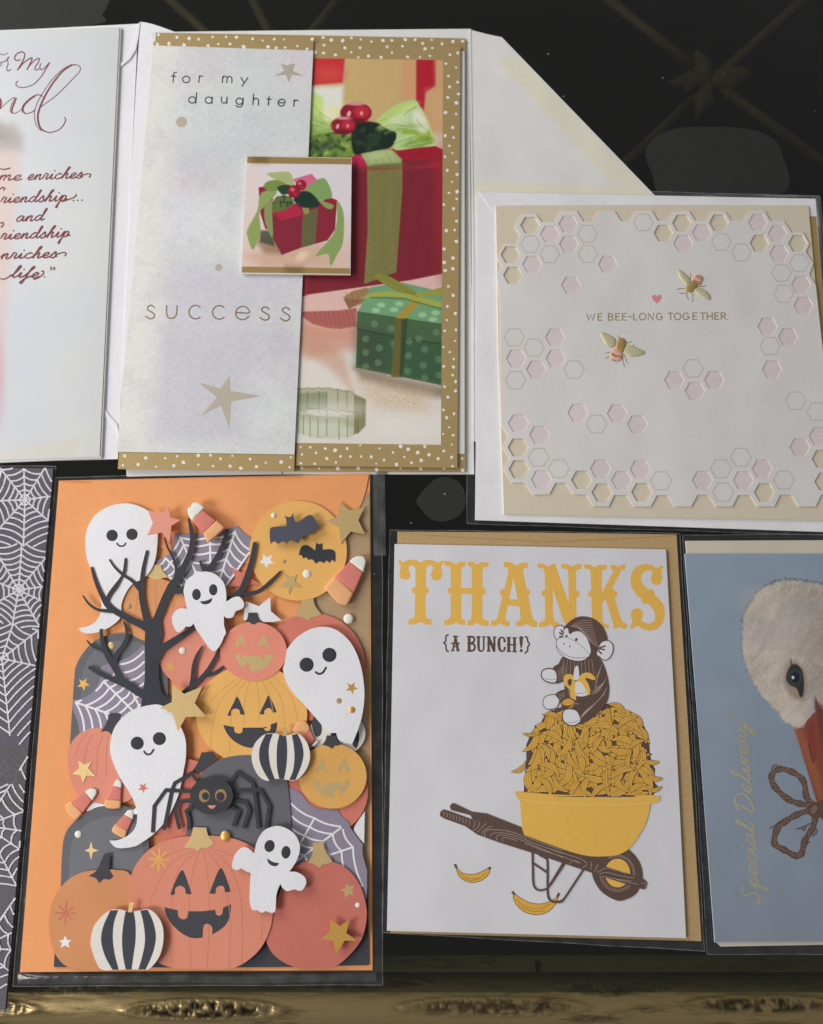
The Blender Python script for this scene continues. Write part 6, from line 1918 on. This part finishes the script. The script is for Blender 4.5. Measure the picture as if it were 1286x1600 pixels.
for k in range(6):       # far arm
    m.stroke(mk((430 + k * 10, 690 + k * 30), (390, 760 + k * 28), (340, 800 + k * 22)), 0.55, ltl, n=3)
for k in range(5):
    m.stroke(mk((480 + k * 16, 980 + k * 50), (500 + k * 16, 1100 + k * 30), (560 + k * 20, 1220)), 0.5, ltl, n=3)
for k in range(4):
    m.stroke(mk((350 + k * 8, 1100 + k * 22), (400, 1085 + k * 22), (440, 1065 + k * 20)), 0.5, ltl, n=2)
head = spline(mk((430, 230), (500, 140), (600, 80), (700, 70), (820, 100), (930, 190), (990, 310), (1000, 420), (940, 540), (830, 610), (720, 630), (560, 560), (430, 400)), True, 5)
m.slab(head, brn)
for k in range(12):
    o = k * 34
    m.stroke(mk((520 + o * 0.45, 200 - min(o, 200) * 0.4 + o * 0.45), (640 + o * 0.4, 130 + o * 0.75), (790 + o * 0.26, 120 + o * 0.95)), 0.6, ltl, n=4)
blob(mk((900, 440), (950, 395), (1020, 390), (1070, 440), (1075, 520), (1040, 600), (970, 645), (900, 600), (860, 560)), white_i)    # near ear
for s in (((900, 480), (975, 458)), ((890, 490), (965, 508)), ((880, 510), (925, 560)), ((395, 250), (415, 280)), ((375, 285), (405, 305)), ((375, 335), (410, 335))):
    m.stroke(mk(*s), 2.4, brn, sm=False)
facep = spline(mk((415, 330), (430, 250), (460, 218), (490, 235), (498, 285), (520, 295), (560, 268), (640, 265), (720, 330), (770, 440), (785, 540), (740, 615), (650, 655), (540, 645), (430, 600), (350, 520), (328, 420), (350, 365)), True, 5)
m.slab(facep, white_i)
m.stroke(facep + [facep[0]], 0.9, brn, sm=False)
m.stroke(mk((410, 342), (480, 352), (560, 385), (660, 455), (770, 575)), 0.6, brn, n=4)
m.stroke(mk((335, 455), (390, 530), (480, 590), (600, 615), (690, 612), (755, 600)), 0.8, brn, n=4)
for (x, y, r) in ((466, 328, 1.7), (594, 373, 2.2)):
    m.slab(ell(*mk((x, y))[0], r, r * 1.2, 14, 20), brn)
for (x, y) in ((432, 428), (509, 460)):
    m.slab(ell(*mk((x, y))[0], 0.9, 1.9, 12, 15), brn)
blob(mk((135, 820), (165, 770), (240, 755), (310, 775), (340, 840), (335, 920), (290, 945), (200, 925), (145, 880)), white_i, w=1.8)    # far hand
blob(mk((410, 1370), (440, 1300), (520, 1285), (600, 1310), (645, 1390), (650, 1450), (580, 1500), (500, 1500), (430, 1450)), white_i, w=1.8)    # near foot
for s in (((175, 885), (250, 902), (330, 895)), ((470, 1465), (560, 1462), (635, 1430))):
    m.stroke(mk(*s), 0.6, brn, n=3)
m.slab(spline(mk((425, 900), (440, 845), (500, 825), (550, 850), (560, 920), (620, 900), (640, 850), (700, 812), (780, 815), (845, 880), (820, 905), (740, 880), (710, 890), (750, 950), (778, 1040), (765, 1100), (720, 1090), (640, 1000), (590, 1000), (592, 1160), (580, 1170), (520, 1120), (505, 1030), (450, 980)), True, 4), yel)
m.slab(spline(mk((478, 920), (505, 890), (535, 905), (530, 960), (505, 985), (482, 950)), True, 4), brn)
m.slab(spline(mk((555, 900), (565, 780), (585, 725), (615, 722), (628, 780), (628, 885), (590, 905)), True, 4), white_i)
m.slab(spline(mk((578, 1010), (585, 950), (615, 925), (665, 945), (720, 1040), (742, 1095), (690, 1120), (605, 1115), (580, 1070)), True, 4), white_i)
m.stroke(mk((590, 1080), (660, 1080), (725, 1068)), 0.6, brn, n=3)
m.build('monkey_print', tc_)

# ================================================================== stork card at the right edge
KS = 1.8
s1, s2, s3, s4 = Z(1040, 820, 4.707), Z(1040, 1140, 4.444), Z(1140, 880, 5.714), Z(1130, 1090, 4.571)
se = empty('cream_envelope', 1300, 1160, 'cream envelope showing above and below the blue stork card', 'envelope')
slab('body', [(1071.5, 845), (1300, 844), (1560, 843), (1600, 1474), (1300, 1476), (1126, 1479), (1121, 1474), (1095, 1150)], paper('cream_envelope_paper', (170, 163, 148), 1.7), 0.9, 0.8, se)
sc_ = empty('stork_card', 1290, 1160, 'blue card with a painted white stork head tied with twine', 'card')
slab('page', [(1070, 865), (1560, 865), (1600, 1470), (1117, 1472.5), (1095, 1180)], paper('stork_page', (150, 160, 175), KS), 1.6, 0.6, sc_)
cv = Canvas([(1070.2, 865.2), (1330, 865.2), (1352, 1471), (1117, 1472)], 260, 600)
X, Y = cv.X, cv.Y
cv.rgb[:] = (116, 128, 142)
cv.mix(np.clip((Y - 1000) / 450, 0, 1) * 0.6, (104, 110, 120))
cv.rgb += (cv.fbm(60, 2)[..., None] - 0.5) * 10
headp = spline(s3((130, 470), (180, 360), (280, 240), (400, 175), (530, 150), (700, 170), (900, 200), (1100, 260), (1200, 500), (1200, 1200), (900, 1320), (800, 1280), (760, 1200), (740, 1340), (680, 1440), (600, 1470), (480, 1380), (360, 1260), (250, 1130), (180, 1000), (130, 850), (108, 680)), True, 6)
sd = cv.sd(headp)
hair = (cv.noise(3.4, 11, sx=0.5, sy=2.6, rot=0.5) - 0.5) * 5
a = np.clip(0.5 - (sd + hair) / 3.0, 0, 1)
ring = np.clip(1 - np.abs(sd + hair * 1.4) / 3.2, 0, 1)
cv.mix(ring * np.clip((1120 - Y) / 200, 0.15, 1) * 0.8, (58, 68, 72))
base = np.ones_like(X)[..., None] * np.array((158, 150, 141.0))
f1, f2 = cv.fbm(48, 15), cv.fbm(10, 18, sx=0.7, sy=2.0, rot=0.55)
base = base + (f1[..., None] - 0.5) * np.array([20, 22, 26]) + (f2[..., None] - 0.5) * 26
base = base * (1 - np.clip((cv.S - 0.55) * 0.35, 0, 0.3))[..., None]
cv.rgb = cv.rgb * (1 - a[..., None]) + base * a[..., None]
fine = cv.noise(1.7, 41, sx=0.55, sy=3.2, rot=0.6)
base2 = (fine - 0.5)[..., None] * 24 * a[..., None]
cv.rgb += base2
for (u, v, r_, c_) in ((640, 420, 34, (128, 126, 128)), (300, 640, 26, (140, 136, 138)), (520, 640, 30, (150, 142, 140)), (250, 330, 24, (164, 152, 134)), (720, 700, 30, (136, 126, 120)), (430, 900, 26, (166, 156, 144))):
    cv.ellipse(*s3((u, v))[0], r_, r_ * 0.7, c_, 34, 0.35)
lt = np.clip(0.5 - cv.sd(s3((350, 1150), (640, 1180), (720, 1330), (600, 1450), (420, 1330))) / 20, 0, 1)
cv.mix(lt * a * 0.5, (166, 154, 138))
# beak
beakp = s3((580, 1470), (660, 1470), (690, 1400), (760, 1330), (765, 1190), (800, 1280), (860, 1330)) + [(1300, 1130), (1300, 1290), (1284, 1280)]
cv.poly(beakp, (112, 58, 46), 1.5)
cv.poly(s4((505, 225), (560, 215), (690, 560), (720, 740), (690, 740)), (132, 80, 52), 10, 0.7)
cv.poly(s4((600, 180), (650, 160), (670, 440), (640, 470)), (104, 44, 38), 6, 0.5)
cv.line(s4((612, 330), (640, 460)), 2.0, (70, 34, 32), 2, 0.8)
cv.poly(s4((660, 20), (713, 60), (713, 400), (690, 260)), (78, 44, 42), 8, 0.7)
# ruff over the beak
ru = np.clip(0.5 - (cv.sd(s3((420, 1300), (600, 1200), (740, 1230), (755, 1320), (690, 1420), (600, 1470), (500, 1420))) + hair * 1.3) / 3, 0, 1)
cv.rgb = cv.rgb * (1 - ru[..., None]) + (base + 6) * ru[..., None]
# eye
e0 = s3((585, 1010))[0]
cv.poly(spline(s3((480, 1020), (520, 900), (600, 880), (680, 980), (690, 1100), (660, 1220), (560, 1200), (500, 1110)), True, 4), (112, 94, 82), 10, 0.6)
cv.poly(spline(s3((505, 1010), (545, 915), (600, 905), (650, 960), (665, 1060), (658, 1170), (630, 1195), (600, 1120), (530, 1080)), True, 4), (40, 40, 42), 2.5)
cv.line(s3((545, 860), (552, 915)), 2, (50, 46, 46), 2, 0.8)
cv.ellipse(*s3((585, 1018))[0], 11.5, 13.5, (48, 51, 54), 2)
cv.ellipse(*s3((588, 1018))[0], 6.5, 8.5, (24, 26, 30), 2)
cv.ellipse(*s3((566, 1020))[0], 2.0, 2.4, (220, 222, 220), 1.5)
cv.line(s3((660, 970), (672, 1060), (668, 1110)), 1.0, (130, 120, 110), 1.5, 0.6)
cv.build('painting', print_material('stork_print', 0.55, 0.08), 1.61, sc_, KS)
# twine bow
m = Mesh(1.63, 0.002)
tw1 = paper('twine_brown', (78, 62, 54), KS)
tw2 = paper('twine_light', (104, 86, 74), KS)
loops = (s4((690, 790), (600, 720), (575, 600), (500, 535), (400, 510), (345, 560), (370, 640), (470, 730), (560, 760), (640, 770)), s4((640, 800), (540, 830), (450, 880), (385, 940), (365, 1040), (430, 1085), (520, 1130), (560, 1110), (585, 1020), (640, 930), (660, 850)))
for lp in loops:
    sp2 = spline(lp, False, 6)
    m.stroke([p + (9.5 + 1.5 * math.sin(i * 1.1),) for i, p in enumerate(sp2)], 7, tw1, sm=False)
    for i in range(0, len(sp2) - 3, 2):
        p, q_ = sp2[i], sp2[i + 2]
        d = math.hypot(q_[0] - p[0], q_[1] - p[1]) or 1
        nx, ny = -(q_[1] - p[1]) / d, (q_[0] - p[0]) / d
        m.stroke([(p[0] + nx * 2.6, p[1] + ny * 2.6), (q_[0] - nx * 2.4, q_[1] - ny * 2.4)], 1.3 + 0.8 * ((i * 7) % 3) / 2, tw2, sm=False)
m.slab(ell(*s4((650, 805))[0], 10.5, 11, 24), tw1)
m.slab(ell(*s4((720, 800))[0], 12, 15, 24), tw1)
m.slab(ell(*s4((648, 800))[0], 4.5, 7, 16, 30), tw2)
for s in (((345, 510), (360, 485), (382, 478)), ((410, 880), (360, 920), (335, 932)), ((640, 890), (580, 920), (525, 940)), ((560, 930), (575, 950), (590, 920)), ((640, 990), (668, 960), (665, 940)), ((590, 1040), (615, 1030)), ((460, 1110), (490, 1140), (540, 1146))):
    m.stroke(s4(*s), 1.6, tw1, n=3)
m.build('twine_bow', sc_)
m = Mesh(1.65)
gold_i = paper('pale_gold_ink', (136, 133, 114), 1.75)
cursive(m, 'Special Delivery', (1187, 1412), (1166, 1128), 12.5, 2.9, gold_i, 0.3)
m.stroke(s4((0, 95), (50, 120), (90, 140)), 1.5, gold_i)
m.build('script_lettering', sc_)

# ================================================================== cobweb card at the left edge
wc = empty('cobweb_card', 20, 1150, 'plum grey card covered in silver glitter cobwebs at the left edge', 'card')
wc_poly = [(-190, 729), (83, 732), (46, 1150), (8, 1578), (-300, 1578)]
slab('front', wc_poly, paper('plum_card', (92, 88, 98), 1.0, 0.55, 0.12, 0.4, 600), 1.5, 1.4, wc)
silver = material('silver_glitter', (0.50, 0.50, 0.54), 0.42, 0.6, 0.55, 3000.0, 1.0, 3000.0)
hubs = [((39, 781), [-92, -128, 178, 132, 92, 42, -8, -58], [0.10, 0.19, 0.3, 0.42, 0.55, 0.68, 0.82, 0.96, 1.1, 1.24, 1.38], 88),
        ((29, 922), [-86, -50, -8, 25, 60, 100, 150, 200, 240], [0.12, 0.22, 0.34, 0.46, 0.58, 0.7, 0.83, 0.97, 1.12], 80),
        ((3, 1029), [-72, -38, 12, 84, 140, 220], [0.12, 0.24, 0.36, 0.5, 0.64, 0.78, 0.94, 1.1, 1.28, 1.46, 1.62], 92),
        ((-24, 1290), [-58, -20, 8, 34, 62, 110, 200], [0.35, 0.55, 0.72, 0.86, 1.0, 1.16], 92),
        ((-30, 1480), [-55, -25, 5, 40, 80, 120], [0.4, 0.6, 0.8, 1.0], 80)]
m = Mesh(1.53, 0.0008)
for i, (h, angs, rad, R) in enumerate(hubs):
    tips = [(h[0] + R * 1.65 * math.cos(math.radians(a)), h[1] + R * 1.65 * math.sin(math.radians(a))) for a in angs]
    tips.append(tips[0])

    def keep(p, i=i, h=h):
        if not inside(p, wc_poly) or p[0] < -60:
            return False
        if 1150 < p[1] < 1225 and p[0] < 30:
            return False
        d = math.hypot(p[0] - h[0], p[1] - h[1])
        return all(j == i or d <= math.hypot(p[0] - g[0][0], p[1] - g[0][1]) + 3 for j, g in enumerate(hubs))
    for s in web_strands(h, tips, [r / 1.65 for r in rad], 0.86):
        for run in clip_runs(s, keep, 1.5):
            m.stroke(thin(run, 3), 2.5, silver, n=2, jit=0.12)
m.build('glitter_webs', wc)
m = Mesh()
m.slab([(-190, 1166), (44, 1168), (36, 1262), (-200, 1262)], material('mottled_grey', lin((92, 91, 94), 1.0), 0.7, 0, 0.35, 900.0), 1.51)
m.build('mottled_patch', wc)  # flat mottled grey patch across the card front

# ================================================================== clear sleeves
def film_material(name, haze, rough, bump, tint=(0.86, 0.87, 0.92)):
    m = bpy.data.materials.new(name)
    m.use_nodes = True
    nt = m.node_tree
    nt.nodes.remove(nt.nodes['Principled BSDF'])
    out = nt.nodes['Material Output']
    tr = nt.nodes.new('ShaderNodeBsdfTransparent')
    df = nt.nodes.new('ShaderNodeBsdfDiffuse')
    df.inputs[0].default_value = (*tint, 1)
    gl = nt.nodes.new('ShaderNodeBsdfGlossy')
    gl.inputs['Roughness'].default_value = rough
    fr = nt.nodes.new('ShaderNodeFresnel')
    fr.inputs[0].default_value = 1.5
    m1, m2 = nt.nodes.new('ShaderNodeMixShader'), nt.nodes.new('ShaderNodeMixShader')
    tc = nt.nodes.new('ShaderNodeTexCoord')
    ns = nt.nodes.new('ShaderNodeTexNoise')
    ns.inputs['Scale'].default_value = 160
    ns.inputs['Detail'].default_value = 6
    nt.links.new(tc.outputs['Object'], ns.inputs['Vector'])
    mr = nt.nodes.new('ShaderNodeMapRange')
    mr.inputs['From Min'].default_value = 0.3
    mr.inputs['From Max'].default_value = 0.75
    mr.inputs['To Min'].default_value = haze * 0.4
    mr.inputs['To Max'].default_value = haze * 1.8
    nt.links.new(ns.outputs['Fac'], mr.inputs['Value'])
    bp = nt.nodes.new('ShaderNodeBump')
    bp.inputs['Strength'].default_value = bump
    bp.inputs['Distance'].default_value = 0.001
    n2 = nt.nodes.new('ShaderNodeTexNoise')
    n2.inputs['Scale'].default_value = 90
    n2.inputs['Detail'].default_value = 3
    nt.links.new(tc.outputs['Object'], n2.inputs['Vector'])
    nt.links.new(n2.outputs['Fac'], bp.inputs['Height'])
    nt.links.new(bp.outputs['Normal'], gl.inputs['Normal'])
    nt.links.new(bp.outputs['Normal'], fr.inputs['Normal'])
    nt.links.new(mr.outputs['Result'], m1.inputs[0])
    nt.links.new(tr.outputs[0], m1.inputs[1])
    nt.links.new(df.outputs[0], m1.inputs[2])
    nt.links.new(fr.outputs[0], m2.inputs[0])
    nt.links.new(m1.outputs[0], m2.inputs[1])
    nt.links.new(gl.outputs[0], m2.inputs[2])
    nt.links.new(m2.outputs[0], out.inputs['Surface'])
    return m


film = film_material('clear_film', 0.020, 0.12, 0.12)
film2 = film_material('doubled_film', 0.06, 0.12, 0.3)
seam = film_material('heat_seam', 0.16, 0.35, 0.05)
lip = film_material('rolled_film', 0.05, 0.20, 0.35)


def sleeve(label, outer, hole, z, seams=(0, 1, 2, 3), flap=None):
    cu = sum(p[0] for p in outer) / 4
    cv_ = sum(p[1] for p in outer) / 4
    r = empty('clear_sleeve', cu, cv_, label, 'sleeve', 'clear plastic sleeves round the cards')
    n = 26
    m = Mesh()
    i = m.mi(film)
    for e in range(4):
        a, b = outer[e], outer[(e + 1) % 4]
        c, d = hole[e], hole[(e + 1) % 4]
        base = len(m.v)
        for k in range(n + 1):
            for j in range(5):
                p = lerp(lerp(a, b, k / n), lerp(c, d, k / n), j / 4)
                wob = 0.07 * math.sin(k * 1.3 + e * 2 + j) + 0.08 * math.sin(k * 0.47 + j * 2.1)
                zz = 0.30 + 0.5 * wob
                m.v.append(P(p[0], p[1], max(zz, 0.06) * MM))
        for k in range(n):
            for j in range(4):
                q_ = base + k * 5 + j
                m.f.append((q_, q_ + 5, q_ + 6, q_ + 1))
                m.fm.append(i)
                m.sm.append(True)
    m.build('film', r)
    for e in seams:
        a, b = outer[e], outer[(e + 1) % 4]
        mm = Mesh()
        pts = [lerp(a, b, k / 18) for k in range(19)]
        pts = [(p[0] + 0.5 * math.sin(k * 1.7 + e), p[1] + 0.4 * math.sin(k * 1.1 + e)) for k, p in enumerate(pts)]
        mm.stroke(pts, 1.0, seam, 0.42, n=3, cap=False)
        mm.build('seam', r)
    return r


sl = sleeve('clear plastic sleeve with a shiny rolled lip round the halloween card', [(87, 746), (597, 734), (598, 1539), (20, 1541)], [(95, 755), (573, 746), (576, 1512), (37, 1514)], 1.5)
m = Mesh()
m.slab([(583, 737), (601, 736), (603, 868), (584, 868)], film2, 1.6)
m.build('film_flap', sl)
# rolled lip along its lower edge
m = Mesh()
i = m.mi(lip)
nu, nv = 160, 12
for a in range(nu + 1):
    for b in range(nv + 1):
        s, t = a / nu, b / nv
        u = 28 + 560 * s
        vtop, vbot = 1519.5 + 0.5 * s, 1536.5 - 6.5 * s * 0.3
        taper = min(1.0, s / 0.07) * (1.0 - 0.55 * s)
        crk = 0.35 * math.sin(u * 0.9 + 3 * t) * math.exp(-s * 14) + 0.16 * math.sin(u * 0.13 + 2.5 * math.sin(u * 0.021)) + 0.08 * math.sin(u * 0.41 + t * 5)
        z = 0.25 + (2.1 + crk) * taper * math.sin(math.pi * min(1, t * 1.02)) ** 0.75
        m.v.append(P(u, vtop + (vbot - vtop) * t + 1.2 * math.sin(u * 0.02), z * MM))
for a in range(nu):
    for b in range(nv):
        q_ = a * (nv + 1) + b
        m.f.append((q_, q_ + 1, q_ + nv + 2, q_ + nv + 1))
        m.fm.append(i)
        m.sm.append(True)
m.build('rolled_lip', sl)
sleeve('clear plastic sleeve round the square bee card', [(727, 292), (1281, 306), (1334, 838), (730, 818)], [(749, 302), (1271, 312), (1316, 828), (745, 810)], 2.6)
sl = sleeve('clear plastic sleeve round the thanks card and kraft envelope', [(609, 828), (1062, 833), (1101, 1486), (597, 1457)], [(624, 833), (1054, 837.5), (1092, 1467.5), (613, 1455.5)], 1.3)
sleeve('clear plastic sleeve round the blue stork card', [(1066, 836), (1600, 833), (1645, 1492), (1105, 1491)], [(1074, 848), (1556, 846), (1596, 1471), (1124, 1476)], 1.2)
sleeve('clear plastic sleeve round the glittery cobweb card', [(-200, 726), (87, 728.5), (12, 1582), (-310, 1584)], [(-186, 734), (80, 736), (6, 1572), (-294, 1572)], 1.7)
